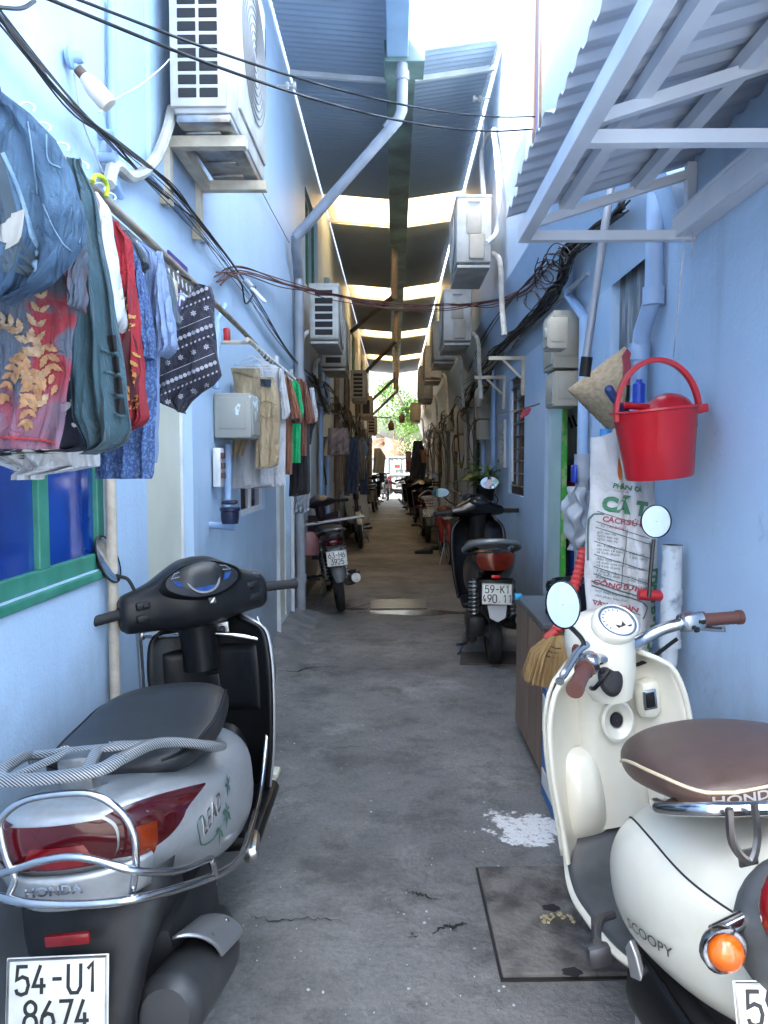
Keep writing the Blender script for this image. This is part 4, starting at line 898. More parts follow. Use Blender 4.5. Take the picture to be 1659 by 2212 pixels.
# grey plastic bag
bagm = mat('grey_thin_plastic', (.33,.36,.40), .25, col2=(.24,.27,.31), ns=8, spec=.6)
c = ony(1245, 1120, 3.6)
b = B(); b.grid(lambda u, v: c+V(((.035+.03*sin(pi*min(1,(1-v)*1.1)))*cos(2*pi*u)+.008*sin(u*40+v*7)+.01*sin(v*17+u*12)+.012*(1-v), (.04+.02*sin(pi*(1-v)))*sin(2*pi*u)+.008*sin(u*31-v*9), -.15+.30*v)), 60, 30)
tag(b.build('plastic_bag', bagm, smooth=180), 'crumpled grey plastic bag hanging from the doorway pipe', 'bag')
# ---------------------------------------------------------------- open green door and the room behind it
ga, gb = onR(1220, 900, .02).y, onR(1190, 900, .02).y
t = thing('open_door', 'pale door with bright green edge opened flat against the right wall', 'door', (RX, ga, .08))
palegreen = mat('pale_green_door', (.50,.66,.64), .5, col2=(.42,.58,.58), ns=4)
b = B(); b.box(RX-.032, RX-.004, ga+.02, gb, .08, onR(1205, 752).z); b.build('door_leaf', palegreen, t, world=True, smooth=0, bevel=.004)
b = B(); b.box(RX-.036, RX-.003, ga-.015, ga+.0195, .08, onR(1212, 752).z); b.build('door_edge', mat('bright_green_paint', (.05,.36,.05), .45, col2=(.28,.42,.18), ns=18, lo=.5, hi=.6), t, world=True, smooth=0, bevel=.003)
b = B(); z = onR(1210, 865).z; b.tube([(RX-.06+.018*cos(a*pi/6), ga-.02, z+.018*sin(a*pi/6)) for a in range(12)], .005, 6, closed=True); b.box(RX-.054, RX-.05, ga, gb, z-.02, z+.015); b.build('hasp', pvcb, t, world=True)
rm = mat('room_plaster', (.72,.70,.60), .7)
b = B(); b.box(RX+1.75, RX+1.76, od[0]-.01, od[1]+.88, .001, od[3]); tag(b.build('room_back_wall', rm, smooth=0), 'cream inner wall seen through the open green doorway', 'wall')
sx0, sx1, sy0, sy1 = 1.115, 1.46, 4.98, 5.40
t = thing('shelf_rack', 'dark shelf rack just inside the open doorway', 'shelf', (1.28, 5.2, 0)); b = B()
for z in (.35, .68, 1.02, 1.18): b.box(sx0, sx1, sy0, sy1, z-.012, z)
b.build('shelf', mat('dark_shelf', (.02,.02,.02), .5), t, world=True, smooth=0)
b = B()
for x in (sx0, sx1): 
    for y in (sy0, sy1): b.box(x-.015, x+.015, y-.015, y+.015, .081, 1.3)
b.build('post', mat('dark_shelf', (.02,.02,.02), .5), t, world=True, smooth=0)
t = thing('helmet', 'dark red helmet with white stripe and black visor on the shelf', 'helmet', (1.235, 5.14, 1.182)); b = B(); b.ball((0,0,.10), (.15,.13,.14), 24); b.build('shell', mat('dark_red_gloss', (.20,.01,.015), .2, coat=.5), t)
b = B(); b.ball((0,.0,.155), (.152,.132,.10), 20); b.build('visor', blk, t); b = B(); b.grid(lambda u, v: (-.06+.03*v+.05*u, -.133*cos((u-.5)*1.0)-.0, .02+u*.12), 8, 2); b.build('stripe', mat('white_enamel', (.8,.8,.8), .4), t)
t = thing('carton', 'tan cardboard carton on the shelf under the helmet', 'carton', (1.28, 5.14, 1.02)); b = B(); b.bbox((0,0,.07), (.34,.3,.14), .004); b.build('box', mat('cardboard', (.46,.34,.19), .8, col2=(.38,.27,.15), ns=4), t); b = B(); b.box(-.171,.171,-.03,.03,.139,.1415); b.build('tape', cream, t, smooth=0)
t = thing('storage_jar', 'blue jar with a brown lid on the lower shelf', 'jar', (1.23, 5.12, .68)); b = B(); b.lathe([(.001,0),(.09,0),(.10,.02),(.10,.14),(.08,.17),(.001,.17)], None, 24); b.build('jar_body', mat('blue_jar', (.02,.06,.32), .25), t); b = B(); b.lathe([(.088,.165),(.09,.17),(.09,.215),(.001,.22)], None, 24); b.build('lid', mat('brown_lid', (.20,.14,.08), .5), t)
t = thing('storage_tub', 'white tub on the lowest shelf inside the doorway', 'tub', (1.27, 5.15, .35)); b = B(); b.lathe([(.001,0),(.12,0),(.13,.22),(.135,.22),(.135,.24),(.001,.24)], None, 24); b.build('tub_body', mat('offwhite_plastic', (.6,.6,.5), .4), t)
b = B(); cx, cy, cz = 1.36, 5.75, 1.72
b.grid(lambda u, v: (cx-.24+.5*u, cy+.02*sin(u*14), cz-.38+.62*v), 30, 2); ob = tag(b.build('hanging_shirt', mat('white_cotton', (.78,.76,.70), .8), solid=.01), 'white shirt with black letters hung inside the doorway', 'shirt')
b = B(); b.text('EVIL', .13, Matrix.Translation((cx-.1, cy-.035, cz-.02)) @ Euler((R(90), 0, 0)).to_matrix().to_4x4() @ Matrix.Rotation(R(20),4,'Z')); b.build('lettering', blk, ob, world=True, smooth=0)
# ---------------------------------------------------------------- shoe cabinet, broom, carton by the wall
wood = mat('brown_wood_veneer', (.24,.15,.105), .45, col2=(.15,.09,.065), ns=2.2, stretch=(6,6,.7), coat=.1)
cf, cn = onz(1120, 1592), onz(1182, 1692); cx0 = (cf.x+cn.x)/2-.005; ch = ony(1128, 1296, cf.y).z
t = thing('shoe_cabinet', 'brown wood veneer shoe cabinet standing against the right wall', 'cabinet', (.86, cn.y, 0))
b = B(); b.box(cx0+.006, RX-.03, cn.y, cf.y+.12, .03, ch-.026); b.build('carcass', wood, t, world=True, smooth=0, bevel=.004)
b = B(); b.box(cx0-.012, RX-.02, cn.y-.015, cf.y+.135, ch-.0255, ch); b.build('cabinet_top', mat('grey_top_board', (.10,.115,.125), .3, col2=(.07,.08,.09), ns=5), t, world=True, smooth=0, bevel=.003)
for i in range(2):
    b = B(); ym = lerp(cn.y, cf.y+.12, i/2); yn = lerp(cn.y, cf.y+.12, (i+1)/2); b.box(cx0-.01, cx0+.0055, ym+.006, yn-.006, .05, ch-.03); b.build('cabinet_door', wood, t, world=True, smooth=0, bevel=.003)
b = B(); b.bbox((cx0-.005, cf.y+.10, ch+.0), (.04, .05, .03), .005); tag(b.build('clip', mat('sky_blue_plastic', (.02,.30,.55), .4)), 'bright blue plastic clip on the corner of the brown cabinet', 'clip')
t = thing('flower_pot', 'dark bundle of cords and a pot on the cabinet top', 'pot', (.86, 3.62, ch)); b = B(); b.lathe([(.001,0),(.08,0),(.11,.13),(.115,.15),(.105,.15),(.10,.13),(.001,.12)], None, 24); b.build('pot', mat('dark_blue_pot', (.012,.02,.035), .4), t)
b = B(); rr = random.Random(2)
for i in range(7): b.tube(cr([(-.11+.045*cos(a+i)*1., -.1+.05*sin(a+i)*rr.uniform(.7,1.2), .02+.02*i+.02*sin(a*2+i)) for a in range(6)], 5), .009, 6)
b.build('cord', blk, t)
# broom
hp, hq = ony(1202, 1362, 3.02), ony(1262, 1185, 3.10)
t = thing('broom', 'straw hand broom with red ribbed plastic handle hanging by the cabinet', 'broom', hp); b = B()
d = hq-hp; pts = []; rad = []
for i in range(61): pts.append(d*(i/60)+V((.012*sin(pi*i/60),0,0))); rad.append(.0215+.003*sin(i*1.7))
b.tube(pts, rad, 12); b.tube([V((-.045,.0,-.03)), V((-.015,0,-.012)), V((0,0,0))], [.012,.018,.021], 10); b.build('handle', mat('red_ribbed_plastic', (.50,.05,.05), .4), t)
b = B(); straw2 = mat('broom_straw', (.36,.24,.10), .8, col2=(.25,.15,.06), ns=60, stretch=(1,1,.15)); rr = random.Random(4)
h0, hl, hr = ony(1205, 1372, 3.02)-hp, ony(1130, 1458, 3.02)-hp, ony(1252, 1468, 3.02)-hp
for i in range(420):
    u = rr.random(); k = rr.uniform(-1, 1); e = lerp(hl, hr, u)+V((0, .045*k, -.03*sin(pi*u)-rr.random()*.018)); s0 = h0+V(((u-.5)*.06, .02*k, .0))
    m_ = lerp(s0, e, .45)+V(((u-.5)*.05, .025*k*sin(pi*u), .012)); b.tube([s0, m_, e], [.0028,.0026,.0015], 4, cap=False)
b.build('bristles', straw2, t, smooth=60)
b = B()
for f in (.25, .36, .47): b.tube(cr([lerp(h0, hl, f)+V((-.004,.0,0)), lerp(h0, lerp(hl, hr, .3), f)+V((.0,-.035,-.002)), lerp(h0, lerp(hl, hr, .7), f)+V((.0,-.035,0)), lerp(h0, hr, f)+V((.004,0,0))], 6), .0022, 5)
b.build('stitching', mat('dark_twine', (.05,.035,.02), .8), t)
# blue and white carton
c0 = onz(1196, 1772); 
t = thing('carton', 'blue and white open carton on the ground in front of the cabinet', 'carton', (c0.x+.02, c0.y, 0)); zt = .47; bm_ = mat('blue_carton_print', (.02,.13,.36), .5)
b = B(); wd, dp, th = .2, .26, .006; b.box(-.02, -.02+th, 0, dp, 0, zt); b.box(wd, wd+th, 0, dp, 0, zt); b.box(-.02+th, wd, 0, th, 0, zt); b.box(-.02+th, wd, dp-th, dp, 0, zt); b.box(-.02+th, wd, th, dp-th, 0, th); b.build('box', bm_, t, smooth=0)
b = B(); b.box(-.024, -.0202, .02, dp-.02, .28, .44); b.build('white_panel', mat('white_print', (.7,.7,.7), .5), t, smooth=0); b = B(); b.box(-.024, -.0202, .02, dp-.02, .05, .12); b.build('white_panel', mat('white_print', (.7,.7,.7), .5), t, smooth=0)
b = B(); b.box(-.0, wd-.01, .02, dp-.02, .02, .40); b.build('packing', mat('cardboard', (.46,.34,.19), .8), t, smooth=0)
t = thing('peg_wire', 'wire rod with pink clothes pegs fixed across the brown window', 'clothes line', onR(1120, 885, .05)); b = B(); b.tube(cr([onR(1075, 896, .03), onR(1110, 888, .10), onR(1140, 880, .09), onR(1166, 872, .01)], 6), .006, 6); b.build('rod', steel, t, world=True)
for k in range(6): p = onR(1128+k*3.5, 884-k, .10); b = B(); b.bbox(p+V((0,.01*k,-.03)), (.012,.012,.075), .003, (.2*k,.3,0)); b.build('peg', mat('pink_plastic', (.50,.10,.16), .4) if k % 2 else mat('red_plastic', (.42, .02, .03), .4), t, world=True)
p, q = onR(1107, 848, .05), onR(1107, 1040, .05); b = B(); b.tube([p, q], .010, 8); tag(b.build('window_rod', whitep), 'white vertical rod standing in front of the brown window bars', 'rod')
p, q = onR(1090, 905, .02), onR(1079, 1010, .02); t = thing('louvre_panel', 'small pale louvre panel on the right wall left of the brown window', 'louvre', q); b = B(); b.box(RX-.02, RX-.002, p.y, q.y, q.z, p.z); b.build('panel', whitep, t, world=True, smooth=0)
for k in range(9): z = lerp(q.z, p.z, (k+.5)/9); b = B(); b.box(RX-.03, RX-.021, p.y+.02, q.y-.02, z-.02, z+.02); b.build('slat', acw, t, world=True, smooth=0)
# potted plant on the right wall
pp = onR(1048, 1058, .14)
leafm = mat('leaf_green', (.05,.13,.03), .45, col2=(.10,.20,.05), ns=14)
t = thing('potted_plant', 'leafy green plant in a dark pot fixed to the right wall', 'plant', pp); b = B(); b.lathe([(.001,-.12),(.08,-.12),(.12,.1),(.13,.12),(.11,.12),(.001,.08)], None, 18); b.build('pot', blk, t)
b = B(); rr = random.Random(8)
def leaf(bd, p, d, l, w_, up=V((0,0,1))):
    d = d.normalized(); sd_ = d.cross(up); sd_ = sd_.normalized() if sd_.length > .01 else V((1,0,0)); n = sd_.cross(d)
    bd.add([p, p+d*l*.4+sd_*w_*.5+n*w_*.12, p+d*l, p+d*l*.4-sd_*w_*.5+n*w_*.12, p+d*l*.45], [(0,4,1),(4,2,1),(0,3,4),(3,2,4)])
for i in range(130):
    d = V((rr.gauss(-.2,.6), rr.gauss(-.1,.6), rr.uniform(.05,1.))); p = V((0,0,.08))+d*rr.uniform(.06,.24); leaf(b, p, V((d.x, d.y, rr.uniform(-.7,.4))), rr.uniform(.09,.17), rr.uniform(.05,.085))
b.build('foliage', leafm, t, smooth=0, fix=False)
# ---------------------------------------------------------------- things on the ground
slabm = mat('old_concrete_slab', (.15,.142,.132), .85, col2=(.055,.052,.05), ns=9, lo=.40, hi=.62, bump=1., bs=45, det=10.)
q = [onz(1030, 1879), onz(1084, 2118), onz(1368, 2114), onz(1262, 1874)]; q[3] = q[2]+(q[0]-q[1])
def inset(q, d):
    c = sum(q, V())/4; return [p+(c-p).normalized()*d for p in q]
t = thing('drain_cover', 'square concrete drain cover with two lifting holes beside the cream scooter', 'drain cover', sum(q, V())/4); o = t.location
b = B(); b.prism([(p.x-o.x, p.y-o.y) for p in inset(q, -.009)], .0045); b.build('gap', mat('wet_dark_grime', (.012,.012,.012), .6), t, smooth=0)  # near-black border prism round the slab
b = B(); b.prism([(p.x-o.x, p.y-o.y) for p in inset(q, .006)], .016); b.build('slab', slabm, t, smooth=0, bevel=.004)
for (x, y) in ((1190, 1960), (1236, 2032)):
    p = onz(x, 1985 if x == 1190 else 2112-30)-o; p = onz(x, {1190: 1972, 1236: 2112}[x])-o
    b = B(); b.prism([(p.x+.028*cos(a*pi/8)*(1.+.15*sin(a*3)), p.y+.02*sin(a*pi/8)*(1+.2*cos(a*2))) for a in range(16)], .0005, Matrix.Translation((0,0,.0165))); b.build('lifting_hole', dark, t, smooth=0)
b = B(); rr = random.Random(3); p = onz(1190, 1990)
for i in range(26): b.obox((p.x+rr.gauss(.0,.03), p.y+rr.gauss(-.01,.012), .019), (rr.uniform(.004,.012), rr.uniform(.004,.01), .005), (0,0,rr.random()*3))
tag(b.build('crumbs', mat('dry_crumbs', (.40,.34,.20), .9), smooth=0), 'dry yellowish crumbs scattered beside the drain cover hole', 'crumbs', kind='stuff')
# drain plate across the alley, wet
wet = mat('wet_concrete', (.05,.045,.04), .10, col2=(.09,.085,.08), ns=7, bump=.25, bs=20)
q = [onz(800, 1297), onz(800, 1317), onz(922, 1316), onz(918, 1296)]
b = B(); b.prism([(p.x, p.y) for p in q], .012); tag(b.build('drain_plate', mat('damp_concrete', (.06,.056,.05), .3, col2=(.03,.028,.026), ns=6, bump=.4, bs=25), smooth=0, bevel=.003), 'damp rectangular drain plate set across the middle of the alley', 'drain plate')
def puddle(c, rx, ry, seed, label):
    rr = random.Random(seed); N = 40; ph = [rr.uniform(0, 6) for _ in range(5)]
    b = B(); b.prism([(rx*cos(a)*(1+.22*sin(3*a+ph[0])+.15*sin(7*a+ph[1])+.1*sin(13*a+ph[3])), ry*sin(a)*(1+.25*sin(2*a+ph[2])+.14*sin(5*a+ph[4])+.1*sin(11*a+ph[0]))) for a in [2*pi*i/N for i in range(N)]], .003, Matrix.Translation((c.x, c.y, .001)))
    b.build('puddle', wet, kind='structure', smooth=0)
puddle(onz(905, 1324), .55, .10, 1, ''); puddle(onz(770, 1316), .10, .06, 2, ''); puddle(V((onz(860,1307).x, onz(860,1307).y, .012)), .22, .05, 3, ''); puddle(onz(1075, 1312), .25, .12, 5, '')
# cracks in the pavement
crk = mat('crack_grime', (.015,.015,.015), .9)  # near-black colour for the thin crack strips
def crack(pts, w_=.006, seed=1):
    rr = random.Random(seed); P = cr([onz(*p) for p in pts], 10); b = B(); l = []; r = []
    for i, p in enumerate(P):
        d = (P[min(i+1, len(P)-1)]-P[max(i-1, 0)]).normalized(); n = V((-d.y, d.x, 0)); k = w_*rr.uniform(.3, 1.)*sin(pi*min(1, (i+.6)/len(P))); o = V((rr.uniform(-.006,.006), rr.uniform(-.012,.012), .004)); l.append(p+n*k+o); r.append(p-n*k+o)
    b.loft([[a, c] for a, c in zip(l, r)], closed=False); b.build('pavement_crack', crk, kind='structure', smooth=0)
for i, (p, w_) in enumerate([([(590,1448),(640,1452),(665,1444),(730,1440)], .012), ([(800,1448),(860,1444),(930,1446)], .005), ([(700,1330),(770,1312),(850,1292),(905,1290),(990,1297)], .012), ([(930,2015),(970,2005),(1010,1998)], .012), ([(870,1925),(910,1935),(950,1945)], .006), ([(520,1975),(600,1990),(680,1985),(760,1999)], .004), ([(700,1620),(800,1612)], .003), ([(905,2020),(880,2026)], .006)]): crack(p, w_, i)
b = B(); rr = random.Random(12)
for i in range(60):
    p = onz(rr.uniform(520, 1180), rr.uniform(1450, 2200)); s_ = rr.choice([.0015,.002,.002,.003,.005]); b.prism([(p.x+s_*cos(a*pi/3)*rr.uniform(.5,1.2), p.y+s_*sin(a*pi/3)*rr.uniform(.5,1.2)) for a in range(6)], .0022, Matrix.Translation((0,0,.001)))
tag(b.build('litter_flecks', mat('pale_flecks', (.5,.52,.5), .8), smooth=0), 'tiny pale flecks of grit scattered over the alley floor', 'grit', kind='stuff')
# flip-flop ends behind the silver scooter
t = thing('slippers', 'pair of cream slippers on the ground beyond the silver scooter', 'slippers', onz(570, 1702)); b = B()
for k in range(2): b.bbox((0, k*.13, .014+.0*k), (.1, .1, .028), .012)
b.build('sole', mat('cream_foam', (.55,.52,.42), .7), t)
# ---------------------------------------------------------------- the far end: gate, trees, lanterns
GY = 31.5; gm = mat('white_gate_sheet', (.36,.40,.41), .5, col2=(.28,.32,.33), ns=2)
t = thing('sheet_gate', 'white sheet metal gate with two red notices at the far end of the alley', 'gate', (.3, GY, 0)); b = B(); z = ony(850, 985, GY).z
b.grid(lambda u, v: (-3+6.5*u, GY+.01*(1 if int(u*65) % 2 else -1), .02+(z-.02)*v), 130, 1); b.build('gate_sheet', gm, t, world=True, smooth=0, fix=False, solid=.01)
b = B(); 
for zz in (.05, .95, z-.03): b.box(-3, 3.5, GY-.05, GY-.015, zz-.03, zz+.03)
for x in (-1.6, -.28, 1.05, 2.4): b.box(x-.03, x+.03, GY-.056, GY-.0145, .02, z)
b.build('gate_frame', gm, t, world=True, smooth=0)
for (x, m, tx) in ((858, mat('red_notice', (.55,.04,.03), .5), ('CẤM', 'ĐỖ XE')), (876, mat('pink_notice', (.62,.28,.30), .5), ('THÔNG', 'BÁO'))):
    p = ony(x, 1004, GY-.06); b = B(); b.box(p.x-.14, p.x+.14, GY-.066, GY-.0565, p.z-.19, p.z+.19); ob = b.build('notice', mat('notice_paper', (.42,.40,.38), .6), t, world=True, smooth=0)
    b = B(); b.box(p.x-.11, p.x+.11, GY-.069, GY-.0665, p.z-.14, p.z+.01); b.build('notice_print', m, ob, world=True, smooth=0)
    b = B(); b.text(tx[0], .07, Matrix.Translation((p.x, GY-.0685, p.z+.09)) @ Euler((R(90),0,0)).to_matrix().to_4x4()); b.text(tx[1], .06, Matrix.Translation((p.x, GY-.0705, p.z-.06)) @ Euler((R(90),0,0)).to_matrix().to_4x4()); b.build('notice_lettering', m if False else mat('dark_red_ink', (.3,.02,.02), .6), ob, world=True, smooth=0)
def crown(bd, c, rad, n, ls, rr, lobes=9):
    L_ = [(V((rr.gauss(0,.5)*rad[0], rr.gauss(0,.5)*rad[1], rr.gauss(0,.5)*rad[2])), rr.uniform(.35,.6)) for _ in range(lobes)]
    for i in range(n):
        o, k = rr.choice(L_); d = V((rr.gauss(0,1), rr.gauss(0,1), rr.gauss(0,1))).normalized(); p = V(c)+o+V((d.x*rad[0], d.y*rad[1], d.z*rad[2]))*k*rr.random()**.4
        leaf(bd, p, V((rr.gauss(0,1), rr.gauss(0,1), rr.gauss(-.2,.7))), ls*rr.uniform(.7,1.4), ls*.55)
fol1 = mat('bright_foliage', (.13,.26,.03), .5, col2=(.08,.18,.025), ns=1.5); fol2 = mat('dull_foliage', (.08,.12,.04), .6, col2=(.13,.15,.07), ns=2); bark = mat('bark', (.12,.08,.055), .9, bump=.5, bs=20)
def tree(label, x, y, h, rad, n, ls, m, seed, nm='tree'):
    rr = random.Random(seed); t = thing(nm, label, 'tree', (x, y, 0)); b = B()
    b.tube(cr([(0,0,0), (.05,.02,h*.3), (-.04,0,h*.6), (0,0,h*.9)], 5), [.13-.1*i/15 for i in range(16)], 8)
    for i in range(7):
        a = rr.uniform(0,6); z = h*rr.uniform(.3,.7); b.tube([(0,0,z), (rad[0]*.4*cos(a), rad[1]*.4*sin(a), z+rad[2]*.4), (rad[0]*.75*cos(a), rad[1]*.75*sin(a), z+rad[2]*.55)], [.05,.03,.012], 6)
    b.build('trunk', bark, t); b = B(); crown(b, (0,0,h), rad, n, ls, rr); b.build('crown', m, t, smooth=0, fix=False)
tree('bright sunlit green tree rising behind the white gate', .0, 37.5, 3.3, (1.9,1.6,1.6), 5200, .16, fol1, 1)
tree('second bright green tree behind the gate further right', 2.3, 40, 3.4, (1.8,1.6,1.5), 3600, .17, fol1, 2)
tree('low dull green shrub tree right behind the gate', .75, 34.5, 1.75, (1.2,.8,.62), 2600, .11, fol2, 3)
brn = mat('dry_brown_thatch', (.14,.085,.055), .9, col2=(.07,.045,.03), ns=6, bump=.8, bs=15)
b = B(); b.grid(lambda u, v: V((-.45+1.5*cos(2*pi*u)*cos(v*pi/2)*(1+.1*sin(u*30)), 35.4+.9*sin(2*pi*u)*cos(v*pi/2), (2.35+.15*sin(u*40)+.1*sin(u*17))*sin(v*pi/2)**.5)), 48, 12); tag(b.build('earth_mound', brn, smooth=0), 'heap of dry brown branches and earth behind the gate on the left', 'mound')
b = B(); b.box(-7.5, -1.2, 44, 50, 0, 7.2); ob = b.build('back_house', mat('sunlit_white_plaster', (.75,.74,.72), .7), smooth=0); tag(ob, 'white house with red banner far behind the gate', 'house')
b = B(); b.box(-2.2, -1.25, 43.9, 43.96, 3.6, 4.5); b.build('banner', mat('red_banner', (.5,.03,.04), .6), ob, world=True, smooth=0)
for (px, py, side, lb) in ((868, 905, 'R', 'small brass lantern hanging from a rod at the right end of the alley'), (845, 921, 'L', 'small brass lantern hanging from a rod at the left end of the alley')):
    P = ony(px, py, 26.5); X = RX if side == 'R' else LX; t = thing('lantern', lb, 'lantern', P); b = B(); b.lathe([(.001,.2),(.03,.19),(.11,.08),(.11,-.02),(.09,-.12),(.10,-.14),(.001,-.15)], None, 12); b.build('lamp_shade', mat('brass_shade', (.16,.09,.03), .4, .4), t)
    b = B(); b.tube([(0,0,.2), (0,0,.3)], .012, 6); b.tube([(0,0,.3), (X-P.x, 0, .32)], .02, 6); b.build('rod', pvcbr, t)
# ---------------------------------------------------------------- drying rails on the left
a, c = onx(-60, 135, -.75), onx(640, 790, -.75); zr = CAMH+.675
b = B(); P = [(-.78, .7, zr+.03), (-.76, 1.6, zr+.015), (-.755, 2.8, zr), (-.76, 4.2, zr-.03), (-.82, 5.8, zr-.09), (-.90, 6.3, zr-.10)]
b.tube(cr(P, 8), .0125, 10)
pole = mat('weathered_pole', (.30,.25,.20), .6, col2=(.15,.11,.08), ns=16, stretch=(4,.6,4))
tag(b.build('drying_pole', pole), 'weathered pole running along the left wall above the hanging clothes', 'pole')
# perforated steel angle under the pole
y0_, y1_ = 1.75, 2.95; zz = zr-.055; t = thing('slotted_angle', 'dark slotted steel angle rail under the weathered pole', 'rail', (-.74, y0_, zz)); b = B()
b.box(-.712, -.709, y0_-.6, y1_, zz-.045, zz+.0); b.box(-.745, -.7121, y0_-.6, y1_, zz-.003, zz); b.build('rail', mat('dark_slotted_steel', (.10,.09,.085), .45, .6, col2=(.20,.18,.16), ns=20), t, world=True, smooth=0)
b = B()
for i in range(34): b.bbox((-.7085, y0_-.5+i*.05, zz-.022), (.002, .012, .026), .001, (.5,0,0), seg=1)
b.build('slot', mat('slot_light', (.55,.58,.62), .6), t, world=True, smooth=0)
b = B(); yb = onx(352, 560, -.74).y; b.bbox((-.80, yb, zz-.06), (.2, .05, .05), .004); b.bbox((-.90, yb, zz-.03), (.05,.06,.1), .004); tag(b.build('rail_bracket', cream), 'cream bracket carrying the slotted rail to the left wall', 'bracket')
# ---------------------------------------------------------------- garments
class Garment:
    """cloth seen across the alley: left and right outline as photo points read on the plane y=Y; has a front, a back and air between"""
    def __init__(s, Y, Lp, Rp, th=.026, fold=.012, nf=3., ph=0.):
        s.Y, s.th, s.fold, s.nf, s.ph = Y, th, fold, nf, ph
        f = lambda pts: sorted([(-ony(x, y, Y).z, ony(x, y, Y).x) for x, y in pts]); s.L, s.R = f(Lp), f(Rp); s.z0, s.z1 = -max(s.L[0][0], s.R[0][0])*1., -min(s.L[-1][0], s.R[-1][0])
        s.zt = max(-s.L[0][0], -s.R[0][0]); s.zb = min(-s.L[-1][0], -s.R[-1][0])
    def _x(s, t, k):
        if k <= t[0][0]: return t[0][1]
        for (a, x), (c, y) in zip(t, t[1:]):
            if k <= c: return lerp(x, y, (k-a)/max(c-a, 1e-6))
        return t[-1][1]
    def pt(s, u, v, side=-1, off=0.):
        z = lerp(s.zt, s.zb, v); xl, xr = s._x(s.L, -z), s._x(s.R, -z); x = lerp(xl, xr, u)
        w_ = s.fold*(.25+.75*v)*(sin(2*pi*s.nf*u+s.ph+1.3*sin(3*v+s.ph))+.45*sin(2*pi*s.nf*2.3*u+s.ph*2+v*4))
        y = s.Y + w_ + side*s.th*(max(0., sin(pi*min(1, max(0, u))))**.55)*(.35+.65*min(1, v*3)) + side*off + .004*sin(v*23+u*11+s.ph)
        return V((x, y, z))
    def build(s, name, m, parent, nu=36, nv=44):
        b = B(); rings = []
        for i in range(nv+1):
            v = i/nv; rings.append([s.pt(j/nu, v, -1) for j in range(nu+1)]+[s.pt(j/nu, v, 1) for j in range(nu-1, 0, -1)])
        b.loft(rings); return b.build(name, m, parent, world=True, smooth=75)
    def onfront(s, x, y, off=.004):
        yy = s.Y-s.th
        for _ in range(3):
            p = ony(x, y, yy); v = (s.zt-p.z)/(s.zt-s.zb); xl, xr = s._x(s.L, -p.z), s._x(s.R, -p.z); u = (p.x-xl)/max(xr-xl, 1e-6)
            yy = s.pt(max(.02, min(.98, u)), max(.005, min(.995, v)), -1, off).y
        if 0.02 < u < .98 and 0.005 < v < .995: return s.pt(u, v, -1, off)
        return None
    def poly(s, bd, pts, off=.004):
        q = [s.onfront(x, y, off) for x, y in pts]
        if all(q) and len(q) > 2:
            c = sum(q, V())/len(q); n = len(q); bd.add([c]+q, [(0, i+1, (i+1) % n+1) for i in range(n)])
def hanger(t, Y, xs, zs, wd=.36, m=None, top=None):
    """wire hanger with a hook over the pole"""
    b = B(); zt = zr-.0; b.tube(cr([(xs, Y, zs), (xs, Y, zs+.03), (xs-.02, Y, zs+.05), (xs, Y, zs+.07), (xs+.02, Y, zs+.05)], 5), .0028, 6)
    b.tube([(xs, Y, zs), (xs-wd/2, Y, zs-.09), (xs+wd/2, Y, zs-.09), (xs, Y, zs)], .0028, 6)
    return b.build('hanger', m or wirew, t, world=True)
def garment(nm, label, cat, Y, Lp, Rp, m, **k):
    g = Garment(Y, Lp, Rp, **k); t = thing(nm, label, cat, (-.72, Y, g.zb), group='clothes hung to dry on the left wall'); g.build('cloth', m, t); g.t = t; return g
def sleeve(g, Lp, Rp, m, dy=0., nm='sleeve', **k):
    s = Garment(g.Y+dy, Lp, Rp, **k); s.build(nm, m, g.t, 16, 20); return s
def wrinkle(m, st=.55, sc=9.):           # creases: long ragged ridges, on top of the weave
    n = m.node_tree; b = n.nodes['Principled BSDF']; p, s_ = worldpos(n)
    mp = n.nodes.new('ShaderNodeMapping'); mp.inputs['Scale'].default_value = (1.6, 1.6, .55); mp.inputs['Rotation'].default_value = (0, .35, 0); L(n, p, mp.inputs[0])
    a = noise(n, mp.outputs[0], sc, 3, .5, 1.2); r = mth(n, 'ABSOLUTE', mth(n, 'SUBTRACT', a, .5)); r = mth(n, 'POWER', mth(n, 'MULTIPLY', r, 4.), .7)
    f = noise(n, p, 420, 2); h = mth(n, 'ADD', r, mth(n, 'MULTIPLY', f, .12)); bumpn(n, b, h, st, .022); return m
def cloth(name, col, col2=None, ns=9, **k):
    new = name not in MT; m = mat(name, col, .85, col2=col2 or tuple(q*.78 for q in col), ns=ns, sheen=.08, **k)
    return wrinkle(m) if new else m
denim = mat('washed_denim', (.055,.115,.195), .9, col2=(.02,.05,.10), ns=9, lo=.33, hi=.68); wrinkle(denim, .75, 7.5)
denim2 = mat('pale_denim', (.16,.26,.36), .9, col2=(.10,.18,.27), ns=16, bump=.3, bs=200)
tagm = mat('canvas_patch', (.25,.25,.24), .9, col2=(.18,.18,.175), ns=12)
def patch(g, bd, q, off=.003, nu=8, nv=8):       # a small piece of cloth or print laid on the garment's front: corners as photo points
    o = len(bd.v); ok = True; vs = []
    for i in range(nu+1):
        for j in range(nv+1):
            a = lerp(V((*q[0],0)), V((*q[1],0)), i/nu); c = lerp(V((*q[3],0)), V((*q[2],0)), i/nu); p = lerp(a, c, j/nv); r = g.onfront(p.x, p.y, off); vs.append(r)
    if all(vs):
        bd.v += vs
        for i in range(nu):
            for j in range(nv): a = o+i*(nv+1)+j; bd.f.append([a, a+nv+1, a+nv+2, a+1]); bd.m.append(bd.k)
